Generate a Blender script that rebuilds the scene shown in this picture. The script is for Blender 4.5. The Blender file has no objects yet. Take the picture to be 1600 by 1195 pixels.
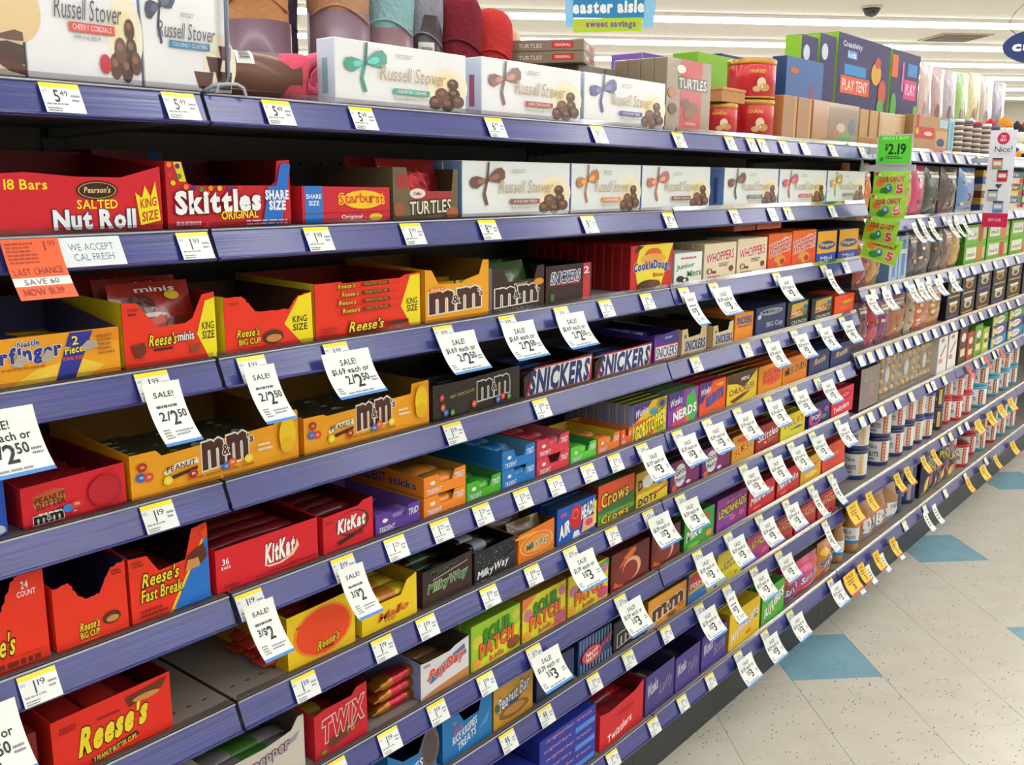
import bpy, bmesh, math, random
from mathutils import Vector, Matrix
from mathutils.geometry import tessellate_polygon
random.seed(7)
R_ = random.Random(11)
sc = bpy.context.scene
C = sc.collection

# ---------------------------------------------------------------- camera
YAW, PITCH, ROLL, FPX = 0.6898, -0.2059, 0.00592, 1517.86
CAM = Vector((-0.76007, -1.13771, 1.57093))
cy, sy, cp, sp = math.cos(YAW), math.sin(YAW), math.cos(PITCH), math.sin(PITCH)
FW = Vector((cy*cp, sy*cp, sp)); RT = Vector((sy, -cy, 0)); UP = RT.cross(FW)
cr, sr = math.cos(ROLL), math.sin(ROLL)
RT, UP = cr*RT + sr*UP, -sr*RT + cr*UP
cd = bpy.data.cameras.new('camera'); cam = bpy.data.objects.new('camera', cd); C.objects.link(cam)
cd.sensor_width = 36.0; cd.lens = FPX/1600*36.0; cd.clip_start = .02
cam.matrix_world = Matrix(((RT.x, UP.x, -FW.x, CAM.x), (RT.y, UP.y, -FW.y, CAM.y), (RT.z, UP.z, -FW.z, CAM.z), (0, 0, 0, 1)))
sc.camera = cam

# ---------------------------------------------------------------- world, exposure
w = bpy.data.worlds.new('world'); sc.world = w; w.use_nodes = True
w.node_tree.nodes['Background'].inputs[0].default_value = (.80, .86, 1, 1)
w.node_tree.nodes['Background'].inputs[1].default_value = .25
sc.view_settings.view_transform = 'Standard'; sc.view_settings.look = 'None'
sc.view_settings.exposure = 0.0; sc.view_settings.gamma = 1; sc.view_settings.use_curve_mapping = False
LIGHT = 9.6            # strength of the fluorescent strips
CEIL = 3.2

# ---------------------------------------------------------------- pixel -> shelf position helpers
def proj(P):
    d = Vector(P) - CAM; z = d.dot(FW)
    return 800 + FPX*d.dot(RT)/z, 597.5 - FPX*d.dot(UP)/z, z
def XU(u, z, y=.03):
    lo, hi = -1.0, 40.0
    for _ in range(48):
        m = (lo+hi)/2; q = proj((m, y, z))
        if q[2] <= .05 or q[0] < u: lo = m
        else: hi = m
    return lo
def ZV(X, v, y=.03):
    lo, hi = -1.0, 5.0
    for _ in range(48):
        m = (lo+hi)/2
        if proj((X, y, m))[1] > v: lo = m
        else: hi = m
    return lo

# ---------------------------------------------------------------- materials
MATS = {}
def lin(h):
    h = h.lstrip('#'); o = []
    for i in (0, 2, 4):
        c = int(h[i:i+2], 16)/255
        o.append(c/12.92 if c <= .04045 else ((c+.055)/1.055)**2.4)
    return (*o, 1)
def M(col, rough=.45, metal=0.0, coat=0.0, bump=0.0, bscale=60, vary=.06, alpha=1.0, name=None, trans=0):
    key = (col, rough, metal, coat, bump, bscale, vary, alpha, trans)
    if key in MATS: return MATS[key]
    m = bpy.data.materials.new(name or 'paint_'+col.strip('#')); m.use_nodes = True
    nt = m.node_tree; b = nt.nodes['Principled BSDF']; c = lin(col)
    if vary:
        tc = nt.nodes.new('ShaderNodeTexCoord'); nz = nt.nodes.new('ShaderNodeTexNoise'); nz.inputs['Scale'].default_value = 22
        nt.links.new(tc.outputs['Object'], nz.inputs['Vector'])
        mx = nt.nodes.new('ShaderNodeMix'); mx.data_type = 'RGBA'
        mx.inputs[6].default_value = tuple(x*(1-vary) for x in c[:3])+(1,); mx.inputs[7].default_value = tuple(min(1, x*(1+vary)) for x in c[:3])+(1,)
        nt.links.new(nz.outputs[0], mx.inputs[0]); nt.links.new(mx.outputs[2], b.inputs['Base Color'])
    else: b.inputs['Base Color'].default_value = c
    b.inputs['Roughness'].default_value = rough; b.inputs['Metallic'].default_value = metal
    b.inputs['Coat Weight'].default_value = coat; b.inputs['Coat Roughness'].default_value = .12
    b.inputs['Alpha'].default_value = alpha; b.inputs['Specular IOR Level'].default_value = .3 if coat < .05 else .5
    if trans: b.inputs['Transmission Weight'].default_value = trans
    if bump:
        tc = nt.nodes.new('ShaderNodeTexCoord'); n2 = nt.nodes.new('ShaderNodeTexNoise'); n2.inputs['Scale'].default_value = bscale
        n2.inputs['Detail'].default_value = 3
        nt.links.new(tc.outputs['Object'], n2.inputs['Vector'])
        bp = nt.nodes.new('ShaderNodeBump'); bp.inputs['Strength'].default_value = bump; bp.inputs['Distance'].default_value = .004
        nt.links.new(n2.outputs[0], bp.inputs['Height']); nt.links.new(bp.outputs[0], b.inputs['Normal'])
    MATS[key] = m; return m
def card(c): return M(c, .5, 0, .03)
def film(c): return M(c, .3, 0, .5, .5, 45, .12)
def foil(c): return M(c, .25, .75, .2, .8, 50, .2)

# ---------------------------------------------------------------- glyph cache (the built-in font turned into flat triangles)
CHARS = " ABCDEFGHIJKLMNOPQRSTUVWXYZabcdefghijklmnopqrstuvwxyz0123456789.,!&$/'%-"
GL = {}
def build_glyphs():
    tmp = []
    for off in (0, .018, .05, .085):
        for ch in CHARS:
            if ch == ' ': continue
            cu = bpy.data.curves.new('g', 'FONT'); cu.body = ch; cu.resolution_u = 2; cu.offset = off; cu.size = 1
            o = bpy.data.objects.new('g', cu); C.objects.link(o); tmp.append((off, ch, o, cu))
    bpy.context.view_layer.update(); dg = bpy.context.evaluated_depsgraph_get()
    for off, ch, o, cu in tmp:
        me = bpy.data.meshes.new_from_object(o.evaluated_get(dg))
        vs = [(v.co.x, v.co.y) for v in me.vertices]; fs = [tuple(p.vertices) for p in me.polygons]
        GL[(off, ch)] = (vs, fs); bpy.data.meshes.remove(me)
    for off, ch, o, cu in tmp:
        bpy.data.objects.remove(o); bpy.data.curves.remove(cu)
build_glyphs()
def text_layout(s, b=0):
    """pen positions for a string, and its width"""
    x = 0; pos = []; g = .08 + 1.7*b
    for ch in s:
        if ch == ' ': x += .28; continue
        vs = GL[(0, ch)][0]; a = min(v[0] for v in vs); b_ = max(v[0] for v in vs)
        pos.append((ch, x - a)); x += (b_ - a) + g
    return pos, x - g

# ---------------------------------------------------------------- flat print: shapes laid on a surface map f(s, t, layer)
def Rc(c, s0, t0, s1, t1): return ('P', c, [(s0, t0), (s1, t0), (s1, t1), (s0, t1)])
def Pg(c, *pts): return ('P', c, list(pts))
def El(c, s, t, rs, rt, n=20, rot=0):
    cr_, sr_ = math.cos(rot), math.sin(rot)
    return ('P', c, [(s + rs*(math.cos(a)*cr_) - rs*.0 - rs*math.sin(a)*sr_, t + rt*(math.cos(a)*sr_ + math.sin(a)*cr_)) for a in [6.2832*k/n for k in range(n)]])
def Tx(c, s, s0, t0, s1, t1, sh=0, rise=0, b=.018, oc=None, arc=0, ow=.085):
    b = 0 if b < .01 else (.018 if b < .045 else .05)
    return ('T', c, s, s0, t0, s1, t1, sh, rise, b, oc, arc, ow)
def Ln(c, s0, t0, s1, t1, n=2, seed=1):
    """rows of print too small to read"""
    r = random.Random(seed); out = []
    h = (t1-t0)/(2*n-1)
    for k in range(n):
        y = t0 + 2*k*h; x = s0
        e = s1 - (s1-s0)*r.random()*.3
        while x < e:
            wd = (s1-s0)*r.uniform(.06, .2); x2 = min(e, x+wd); out.append(Rc(c, x, y, x2, y+h)); x = x2 + (s1-s0)*.03
    return ('G', out)
class Print:
    def __init__(self): self.v = []; self.f = []; self.mi = []; self.mats = []
    def slot(self, m):
        if m not in self.mats: self.mats.append(m)
        return self.mats.index(m)
    def add(self, elems, f, curved=False, mk=card, layer0=1):
        flat = []
        for e in elems:
            for q in (e if isinstance(e, list) else [e]):
                if q[0] == 'G': flat += [(*p, i == len(q[1])-1) for i, p in enumerate(q[1])]
                else: flat.append((*q, True) if q[0] == 'P' else q)
        layer = layer0
        for e in flat:
            if e[0] == 'P':
                _, c, pts, last = e; mi = self.slot(mk(c) if isinstance(c, str) else c)
                if curved: self.grid_poly(pts, f, layer, mi)
                else:
                    n0 = len(self.v); self.v += [f(s, t, layer) for s, t in pts]
                    for tri in tessellate_polygon([[Vector((s, t, 0)) for s, t in pts]]):
                        a, b_, c_ = (pts[i] for i in tri)
                        cr2 = (b_[0]-a[0])*(c_[1]-a[1]) - (b_[1]-a[1])*(c_[0]-a[0])
                        tri = tri if cr2 > 0 else tri[::-1]
                        self.f.append(tuple(n0+i for i in tri)); self.mi.append(mi)
                if last: layer += 1
            else:
                _, c, s_, s0, t0, s1, t1, sh, rise, b, oc, arc, ow = e
                pos, W = text_layout(s_, b)
                low = min(min(v[1] for v in GL[(0, ch)][0]) for ch, x in pos); hi = max(max(v[1] for v in GL[(0, ch)][0]) for ch, x in pos)
                H = hi - low; Wt = W + abs(sh)*H
                for off, col in ([(ow, oc)] if oc else []) + [(b, c)]:
                    mi = self.slot(mk(col) if isinstance(col, str) else col)
                    for ch, x in pos:
                        vs, fs = GL[(off, ch)]; n0 = len(self.v)
                        for (gx, gy) in vs:
                            yy = (gy-low)/H; xx = (x + gx + (sh*H*yy if sh >= 0 else sh*H*(yy-1)))/Wt
                            self.v.append(f(s0 + (s1-s0)*xx, t0 + (t1-t0)*yy + rise*(xx-.5) + arc*(1-4*(xx-.5)**2), layer))
                        for t_ in fs: self.f.append(tuple(n0+i for i in t_)); self.mi.append(mi)
                    layer += 1
        return self
    def grid_poly(self, pts, f, layer, mi):
        # cut the polygon into strips so that it follows a curved surface
        lo = min(p[1] for p in pts); hi = max(p[1] for p in pts); a = min(p[0] for p in pts); b = max(p[0] for p in pts)
        ny = max(1, int((hi-lo)*10+.5)); nx = max(1, int((b-a)*12+.5))
        bm = bmesh.new(); bm.faces.new([bm.verts.new((s, t, 0)) for s, t in pts])
        for k in range(1, ny): bmesh.ops.bisect_plane(bm, geom=bm.verts[:]+bm.edges[:]+bm.faces[:], plane_co=(0, lo+(hi-lo)*k/ny, 0), plane_no=(0, 1, 0))
        for k in range(1, nx): bmesh.ops.bisect_plane(bm, geom=bm.verts[:]+bm.edges[:]+bm.faces[:], plane_co=(a+(b-a)*k/nx, 0, 0), plane_no=(1, 0, 0))
        bmesh.ops.recalc_face_normals(bm, faces=bm.faces[:])
        bm.verts.index_update(); n0 = len(self.v)
        self.v += [f(v.co.x, v.co.y, layer) for v in bm.verts]
        for fc in bm.faces:
            ids = [n0+v.index for v in fc.verts]
            if fc.normal.z < 0: ids.reverse()
            self.f.append(tuple(ids)); self.mi.append(mi)
        bm.free()
    def mesh(self, name):
        me = bpy.data.meshes.new(name); me.from_pydata(self.v, [], self.f)
        for m in self.mats: me.materials.append(m)
        me.polygons.foreach_set('material_index', self.mi); me.update(); return me
EPS = .00016
def flatmap(W, H, x0=0, z0=0, y0=0): return lambda s, t, l: (x0 + s*W, y0 - .0002 - l*EPS, z0 + t*H)
def leftmap(D, H, z0=0): return lambda s, t, l: (-.0002 - l*EPS, D*(1-s), z0 + t*H)      # on the left wall, read from the aisle end backwards
def topmap(W, D, H): return lambda s, t, l: (s*W, t*D, H + .0002 + l*EPS)

# ---------------------------------------------------------------- raw mesh helpers
class MB:
    def __init__(self): self.v = []; self.f = []; self.mi = []; self.mats = []; self.sm = []
    def slot(self, m):
        if m not in self.mats: self.mats.append(m)
        return self.mats.index(m)
    def box(self, x0, y0, z0, x1, y1, z1, m, faces=None):
        n = len(self.v); self.v += [(x0, y0, z0), (x1, y0, z0), (x1, y1, z0), (x0, y1, z0), (x0, y0, z1), (x1, y0, z1), (x1, y1, z1), (x0, y1, z1)]
        F = {'bottom': (0, 3, 2, 1), 'top': (4, 5, 6, 7), 'front': (0, 1, 5, 4), 'right': (1, 2, 6, 5), 'back': (2, 3, 7, 6), 'left': (3, 0, 4, 7)}
        for k, q in F.items():
            mm = m if not isinstance(m, dict) else m.get(k, m['front'])
            self.f.append(tuple(n+i for i in q)); self.mi.append(self.slot(mm)); self.sm.append(False)
        return self
    def prism(self, pts, axis, a, b, m, m2=None):
        """polygon extruded along x or y between a and b (m2: the face at b)"""
        n = len(self.v); k = len(pts)
        put = (lambda p, q: (p[0], q, p[1])) if axis == 'y' else ((lambda p, q: (q, p[0], p[1])) if axis == 'x' else (lambda p, q: (p[0], p[1], q)))
        self.v += [put(p, a) for p in pts] + [put(p, b) for p in pts]
        s1 = self.slot(m); s2 = self.slot(m2 or m)
        for tri in tessellate_polygon([[Vector((*p, 0)) for p in pts]]):
            self.f.append(tuple(n+i for i in tri)); self.mi.append(s1); self.sm.append(False)
            self.f.append(tuple(n+k+i for i in tri[::-1])); self.mi.append(s2); self.sm.append(False)
        for i in range(k):
            j = (i+1) % k; self.f.append((n+i, n+j, n+k+j, n+k+i)); self.mi.append(s1); self.sm.append(False)
        return self
    def lathe(self, prof, m, n=20, cx=0, cy=0, smooth=True, axis='z'):
        """prof: (r, z) from the bottom up; m may be a list, one material per band"""
        n0 = len(self.v)
        for r, z in prof:
            for k in range(n):
                a = 6.2831853*k/n
                p = (cx + r*math.cos(a), cy + r*math.sin(a), z)
                self.v.append(p if axis == 'z' else (z, p[1], p[0]))
        for i in range(len(prof)-1):
            mm = m[i] if isinstance(m, list) else m
            for k in range(n):
                j = (k+1) % n; q = (n0+i*n+k, n0+i*n+j, n0+(i+1)*n+j, n0+(i+1)*n+k)
                self.f.append(q if axis == 'z' else q[::-1]); self.mi.append(self.slot(mm)); self.sm.append(smooth)
        for i, fl in ((0, True), (len(prof)-1, False)):
            if prof[i][0] > 1e-5:
                mm = (m[0] if i == 0 else m[-1]) if isinstance(m, list) else m
                q = [n0+i*n+k for k in range(n)]; self.f.append(tuple(q[::-1] if fl else q)); self.mi.append(self.slot(mm)); self.sm.append(False)
        return self
    def tube(self, pts, r, m, n=8):
        P = [Vector(p) for p in pts]; n0 = len(self.v)
        up = Vector((0, 0, 1))
        for i, p in enumerate(P):
            d = (P[min(i+1, len(P)-1)] - P[max(i-1, 0)]).normalized()
            a = d.cross(up if abs(d.z) < .95 else Vector((1, 0, 0))).normalized(); b = d.cross(a)
            for k in range(n):
                t = 6.2831853*k/n; self.v.append(tuple(p + r*(math.cos(t)*a + math.sin(t)*b)))
        for i in range(len(P)-1):
            for k in range(n):
                j = (k+1) % n; self.f.append((n0+i*n+k, n0+(i+1)*n+k, n0+(i+1)*n+j, n0+i*n+j)); self.mi.append(self.slot(m)); self.sm.append(True)
        self.f.append(tuple(n0+k for k in range(n))); self.mi.append(self.slot(m)); self.sm.append(False)
        self.f.append(tuple(n0+(len(P)-1)*n+k for k in range(n))[::-1]); self.mi.append(self.slot(m)); self.sm.append(False)
        return self
    def grid(self, fn, nu, nv, m, smooth=True, flip=False):
        n0 = len(self.v)
        for j in range(nv+1):
            for i in range(nu+1): self.v.append(fn(i/nu, j/nv))
        for j in range(nv):
            for i in range(nu):
                a = n0+j*(nu+1)+i; q = (a, a+1, a+nu+2, a+nu+1)
                mm = m(i/nu, j/nv) if callable(m) else m
                self.f.append(q[::-1] if flip else q); self.mi.append(self.slot(mm)); self.sm.append(smooth)
        return self
    def mesh(self, name):
        me = bpy.data.meshes.new(name); me.from_pydata(self.v, [], self.f)
        for m in self.mats: me.materials.append(m)
        me.polygons.foreach_set('material_index', self.mi); me.polygons.foreach_set('use_smooth', self.sm); me.update(); return me
    def obj(self, name, parent=None): return obj(name, self.mesh(name), parent)
def obj(name, me, parent=None):
    o = bpy.data.objects.new(name, me); C.objects.link(o)
    if parent: o.parent = parent
    return o
def tag(o, label, cat, group=None):
    o['label'] = label; o['category'] = cat
    if group: o['group'] = group
    return o
def thing(name, label, cat, loc=(0, 0, 0), rz=0, group=None, rx=0, ry=0):
    o = bpy.data.objects.new(name, None); C.objects.link(o); o.empty_display_size = .02
    o.location = loc; o.rotation_euler = (rx, ry, rz); return tag(o, label, cat, group)
def dup(root, loc, label=None, group=None, rot=None):
    r = root.copy(); C.objects.link(r); r.location = loc
    if rot is not None: r.rotation_euler = rot
    if label: r['label'] = label
    if group: r['group'] = group
    for ch in list(root.children):
        c = ch.copy(); C.objects.link(c); c.parent = r
    return r
def struct(o): o['kind'] = 'structure'; return o
def rbox(me_name, x0, y0, z0, x1, y1, z1, mats, bev=.0012):
    """carton body: a box with softly folded edges; mats = (front, side, top)"""
    bm = bmesh.new(); bmesh.ops.create_cube(bm, size=1)
    for v in bm.verts: v.co = ((x0+x1)/2 + v.co.x*(x1-x0), (y0+y1)/2 + v.co.y*(y1-y0), (z0+z1)/2 + v.co.z*(z1-z0))
    bmesh.ops.bevel(bm, geom=bm.edges[:]+bm.verts[:], offset=bev, segments=1, affect='EDGES')
    me = bpy.data.meshes.new(me_name)
    for f in bm.faces:
        n = f.normal; f.material_index = 0 if n.y < -.6 else (2 if n.z > .6 else 1)
    bm.to_mesh(me); bm.free()
    for m in mats: me.materials.append(m)
    return me

# ---------------------------------------------------------------- rows of the candy bays (z of the price rail's lower edge)
ZB = [1.642, 1.465, 1.2875, 1.110, .937, .765, .585, .427, .19]
ZR = [1.642, 1.405, 1.180, .960, .737, .455, .19]        # the bays further along
RH, RY = .036, .019                                       # rail height and set-back of its top
BAY = 1.22; X1 = 2*BAY
PROD = []                                                 # (row key, x0, x1, short name) to name the price tags
def deck(r): return (ZB[r] if isinstance(r, int) else ZR[int(r[1:])]) + .040
ORD = ['first', 'second', 'third', 'fourth', 'fifth', 'sixth', 'seventh', 'eighth', 'ninth', 'tenth', 'eleventh', 'twelfth', 'thirteenth', 'fourteenth', 'fifteenth', 'sixteenth', 'seventeenth', 'eighteenth', 'nineteenth', 'twentieth']
SHELFN = ['top shelf', 'second shelf', 'third shelf', 'fourth shelf', 'fifth shelf', 'sixth shelf', 'seventh shelf', 'eighth shelf', 'bottom shelf']
ORD = ORD + [f'{k}th' for k in range(21, 40)]

# ================================================================ the setting
def node_mat(name, build):
    m = bpy.data.materials.new(name); m.use_nodes = True; nt = m.node_tree; build(nt, nt.nodes['Principled BSDF']); return m
def ramp(nt, fac, stops):
    r = nt.nodes.new('ShaderNodeValToRGB'); el = r.color_ramp.elements
    el[0].position, el[0].color = stops[0][0], lin(stops[0][1]); el[1].position, el[1].color = stops[-1][0], lin(stops[-1][1])
    for p, c in stops[1:-1]: e = el.new(p); e.color = lin(c)
    nt.links.new(fac, r.inputs[0]); return r.outputs[0]
def vinyl(nt, b, base, spot, dark):
    tc = nt.nodes.new('ShaderNodeTexCoord'); geo = nt.nodes.new('ShaderNodeNewGeometry')
    mp = nt.nodes.new('ShaderNodeMapping'); mp.inputs['Scale'].default_value = (1, 2.2, 1); mp.inputs['Rotation'].default_value = (0, 0, .35)
    nt.links.new(geo.outputs['Position'], mp.inputs[0])
    v = nt.nodes.new('ShaderNodeTexVoronoi'); v.inputs['Scale'].default_value = 36; nt.links.new(mp.outputs[0], v.inputs['Vector'])
    nz = nt.nodes.new('ShaderNodeTexNoise'); nz.inputs['Scale'].default_value = 9; nt.links.new(geo.outputs['Position'], nz.inputs['Vector'])
    soft = ramp(nt, nz.outputs[0], [(.3, base), (.7, spot)])
    fleck = ramp(nt, v.outputs['Distance'], [(.0, '#ffffff'), (.13, '#ffffff'), (.19, '#000000')])
    n3 = nt.nodes.new('ShaderNodeTexNoise'); n3.inputs['Scale'].default_value = 17; nt.links.new(geo.outputs['Position'], n3.inputs['Vector'])
    sel = ramp(nt, n3.outputs[0], [(.44, '#000000'), (.50, '#ffffff')])
    mul = nt.nodes.new('ShaderNodeMath'); mul.operation = 'MULTIPLY'; nt.links.new(fleck, mul.inputs[0]); nt.links.new(sel, mul.inputs[1])
    mx = nt.nodes.new('ShaderNodeMix'); mx.data_type = 'RGBA'; nt.links.new(mul.outputs[0], mx.inputs[0]); nt.links.new(soft, mx.inputs[6]); mx.inputs[7].default_value = lin(dark)
    nt.links.new(mx.outputs[2], b.inputs['Base Color']); b.inputs['Roughness'].default_value = .22
    bp = nt.nodes.new('ShaderNodeBump'); bp.inputs['Strength'].default_value = .08; bp.inputs['Distance'].default_value = .01
    nt.links.new(nz.outputs[0], bp.inputs['Height']); nt.links.new(bp.outputs[0], b.inputs['Normal'])
VIN = node_mat('vinyl_cream', lambda nt, b: vinyl(nt, b, '#cdc7b6', '#d5cfc0', '#7f8070'))
VINB = node_mat('vinyl_blue', lambda nt, b: vinyl(nt, b, '#7fa9b8', '#8ab2c0', '#5d8798'))
GROUT = M('#6d6a60', .8)
T = .3048; O = Vector((2.24054, -.23071, 0)); E1 = Vector((1, -1, 0))/2**.5; E2 = Vector((1, 1, 0))/2**.5
floor = struct(MB().box(-8, -12, -.05, 22, 14, -.0035, M('#c9c2ae', .3)).obj('floor'))
def tile_mesh(m):
    g = .0006; s = T-g
    bm = bmesh.new(); bmesh.ops.create_cube(bm, size=1)
    for v in bm.verts: v.co = (g/2+(v.co.x+.5)*(s-g/2), g/2+(v.co.y+.5)*(s-g/2), -.0034+(v.co.z+.5)*.0034)
    bmesh.ops.bevel(bm, geom=[e for e in bm.edges if e.verts[0].co.z > -.001 and e.verts[1].co.z > -.001], offset=.0008, segments=1, affect='EDGES')
    me = bpy.data.meshes.new('floor_tile'); bm.to_mesh(me); bm.free(); me.materials.append(m); return me
TM, TB = tile_mesh(VIN), tile_mesh(VINB)
nt_ = 0
for i in range(-14, 20):
    for j in range(-14, 20):
        c = O + (i+.5)*T*E1 + (j+.5)*T*E2
        q = proj(c)
        if q[2] < .5 or not (-60 < q[0] < 1760 and q[1] < 1420) or c.y > .22 or c.x > 8 or c.x < .4: continue
        if nt_ >= 295: continue
        o = obj('floor_tile', TB if (i % 3 == 2 and j % 3 == 0) else TM, floor); o.location = O + i*T*E1 + j*T*E2; o.rotation_euler = (0, 0, -math.pi/4); nt_ += 1

def ceil_nodes(nt, b):
    geo = nt.nodes.new('ShaderNodeNewGeometry'); nz = nt.nodes.new('ShaderNodeTexNoise'); nz.inputs['Scale'].default_value = 30; nz.inputs['Detail'].default_value = 4
    nt.links.new(geo.outputs['Position'], nz.inputs['Vector'])
    nt.links.new(ramp(nt, nz.outputs[0], [(.3, '#dad7d4'), (.7, '#e4e1de')]), b.inputs['Base Color']); b.inputs['Roughness'].default_value = .9
CEILM = node_mat('acoustic_ceiling', ceil_nodes)
ceiling = struct(MB().box(-8, -12, CEIL, 22, 14, CEIL+.1, CEILM).obj('ceiling'))
for nm, bx in (('wall_left', (-8.1, -12, 0, -8, 14, CEIL)), ('wall_right', (22, -12, 0, 22.1, 14, CEIL)), ('wall_front', (-8, -12.1, 0, 22, -12, CEIL)), ('wall_back', (-8, 14, 0, 22, 14.1, CEIL))):
    struct(MB().box(*bx, M('#cfc8bc', .8)).obj(nm))
# rows of fluorescent strips; direction E1 (diagonal to the aisle), 2.4 m apart along x
EM = bpy.data.materials.new('fluorescent_tube'); EM.use_nodes = True
b_ = EM.node_tree.nodes['Principled BSDF']; b_.inputs['Base Color'].default_value = (1, 1, 1, 1)
b_.inputs['Emission Color'].default_value = (.96, .98, 1, 1); b_.inputs['Emission Strength'].default_value = LIGHT
HOUS = M('#e6e4de', .5)
rows_c = [-7.2, -4.75, -2.3, .1, 2.5, 4.95, 7.4, 9.85, 12.35, 14.75, 17.05, 19.3, 21.7, 24.1]
for n, cc in enumerate(rows_c):
    # clip the row to the room
    ts = [t*.25 for t in range(-110, 111) if -7.6 < (cc/2+t*.25*E1.x) < 21.5 and -11.5 < (cc/2+t*.25*E1.y) < 13.5]
    t0, t1 = ts[0], ts[-1]
    P0 = Vector((cc/2, cc/2, CEIL)) + t0*E1
    r = thing('ceiling_light', 'long straight row of white fluorescent tubes on the ceiling', 'ceiling light', P0, -math.pi/4)
    L = t1-t0
    MB().box(0, -.11, -.035, L, .11, -.001, HOUS).obj('light_housing', r)
    MB().box(.01, -.10, -.062, L-.01, .10, -.036, EM).obj('tube_diffuser', r)
    nth = {8: 'nearest of four rows of white ceiling tubes, running behind the blue sign', 9: 'second nearest row of white ceiling tubes, passing just under the hanging blue sign',
           10: 'third nearest row of white ceiling tubes, ending under the dark blue oval sign', 11: 'farthest short row of white ceiling tubes in view, at the right edge'}
    if n in nth: r['label'] = nth[n]
    else:
        r['label'] = f'row of white ceiling tubes over the near part of the store, {ORD[n]} of eight' if n < 8 else f'{["nearer", "farther"][n-12]} row of white ceiling tubes far off behind the shelving'
        r['group'] = 'ceiling tube rows near the camera' if n < 8 else 'ceiling tube rows far away'

# ---------------------------------------------------------------- shelving
def rail_nodes(nt, b, c1='#1c2470', c2='#283088'):
    tc = nt.nodes.new('ShaderNodeTexCoord'); mp = nt.nodes.new('ShaderNodeMapping'); mp.inputs['Scale'].default_value = (3, 200, 200)
    nt.links.new(tc.outputs['Object'], mp.inputs[0]); nz = nt.nodes.new('ShaderNodeTexNoise'); nz.inputs['Scale'].default_value = 1.0; nz.inputs['Detail'].default_value = 5
    nt.links.new(mp.outputs[0], nz.inputs['Vector']); nt.links.new(ramp(nt, nz.outputs[0], [(.35, c1), (.65, c2)]), b.inputs['Base Color'])
    b.inputs['Roughness'].default_value = .30; b.inputs['Coat Weight'].default_value = .55; b.inputs['Coat Roughness'].default_value = .14; b.inputs['Specular IOR Level'].default_value = .8
    bp = nt.nodes.new('ShaderNodeBump'); bp.inputs['Strength'].default_value = .25; bp.inputs['Distance'].default_value = .002
    nt.links.new(nz.outputs[0], bp.inputs['Height']); nt.links.new(bp.outputs[0], b.inputs['Normal']); nt.links.new(bp.outputs[0], b.inputs['Coat Normal'])
RAIL = node_mat('blue_price_rail', rail_nodes)
def clear_nodes(nt, b):
    b.inputs['Base Color'].default_value = lin('#cfc9cc'); b.inputs['Roughness'].default_value = .08; b.inputs['Transmission Weight'].default_value = 1.0; b.inputs['IOR'].default_value = 1.12; b.inputs['Specular IOR Level'].default_value = .35
CLEAR = node_mat('clear_plastic', clear_nodes)
EDGE = M('#b9bccb', .2, 0, .6)
STEEL = M('#8d857c', .45, 0, .1); UNDER = M('#8a8c8b', .6); DARK = M('#75716e', .7, 0, 0, .15, 20)
DECKM = {'front': M('#4a4846', .5), 'top': STEEL, 'bottom': UNDER}
def shelf(x0, x1, zb, name, label, group=None, base=False, holes=False, ends=0):
    L = x1-x0-.006
    r = thing(name, label, 'shelf', (x0+.003, 0, zb), 0, group)
    yb = .43
    MB().box(0, .021, -.004 if base else .004, L, yb, .0395, DECKM).obj('shelf_deck', r)
    m = MB(); m.prism([(.0035, -.002), (RY+.0015, RH+.001), (RY+.004, RH), (.006, -.004)], 'x', 0, L, RAIL); m.obj('price_rail', r)
    m = MB(); m.tube([(0, .002, -.0005), (L, .002, -.0005)], .0020, RAIL, 8); m.tube([(0, RY, RH+.001), (L, RY, RH+.001)], .0014, EDGE, 8); m.obj('rail_edge', r)
    m = MB(); m.prism([(RY+.001, RH), (RY+.0035, RH+.011), (RY+.005, RH+.011), (RY+.003, RH)], 'x', 0, L, CLEAR); m.obj('clear_lip', r)
    if not base:
        for xx in (.004, L-.007): MB().prism([(.05, .003), (yb, .003), (yb, -.012)], 'x', xx, xx+.003, UNDER).obj('bracket', r)
    if holes:
        m = MB(); hm = M('#141210', .8)
        for k in range(46):
            m.v += [(.02+k*.026+a, .062+b, .0399) for a, b in ((-.004, -.0015), (.004, -.0015), (.004, .0015), (-.004, .0015))]; n = len(m.v)
            m.f.append((n-4, n-3, n-2, n-1)); m.mi.append(m.slot(hm)); m.sm.append(False)
        m.obj('slot_row', r)['kind'] = 'stuff'
    return r
bays = ['leftmost bay', 'middle candy bay', 'right candy bay']
for k in range(3):
    for i, z in enumerate(ZB):
        shelf(-BAY+k*BAY, k*BAY, z, 'shelf' if i < 8 else 'base_shelf', f'grey metal {SHELFN[i]} with blue price rail in the {bays[k]}', None, base=i == 8, holes=(i == 5 and k < 2))
NB = 5
for k in range(NB):
    for i, z in enumerate(ZR):
        nm = ['top shelf', 'second shelf', 'third shelf', 'fourth shelf', 'fifth shelf', 'sixth shelf', 'bottom shelf'][i]
        shelf(X1+k*BAY, X1+(k+1)*BAY, z, 'shelf' if i < 6 else 'base_shelf', f'{nm} with narrow blue price rail in the {ORD[k]} bay past the sour candy strip', None, base=i == 6)
KICK = M('#3a3d3f', .5)
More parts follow.
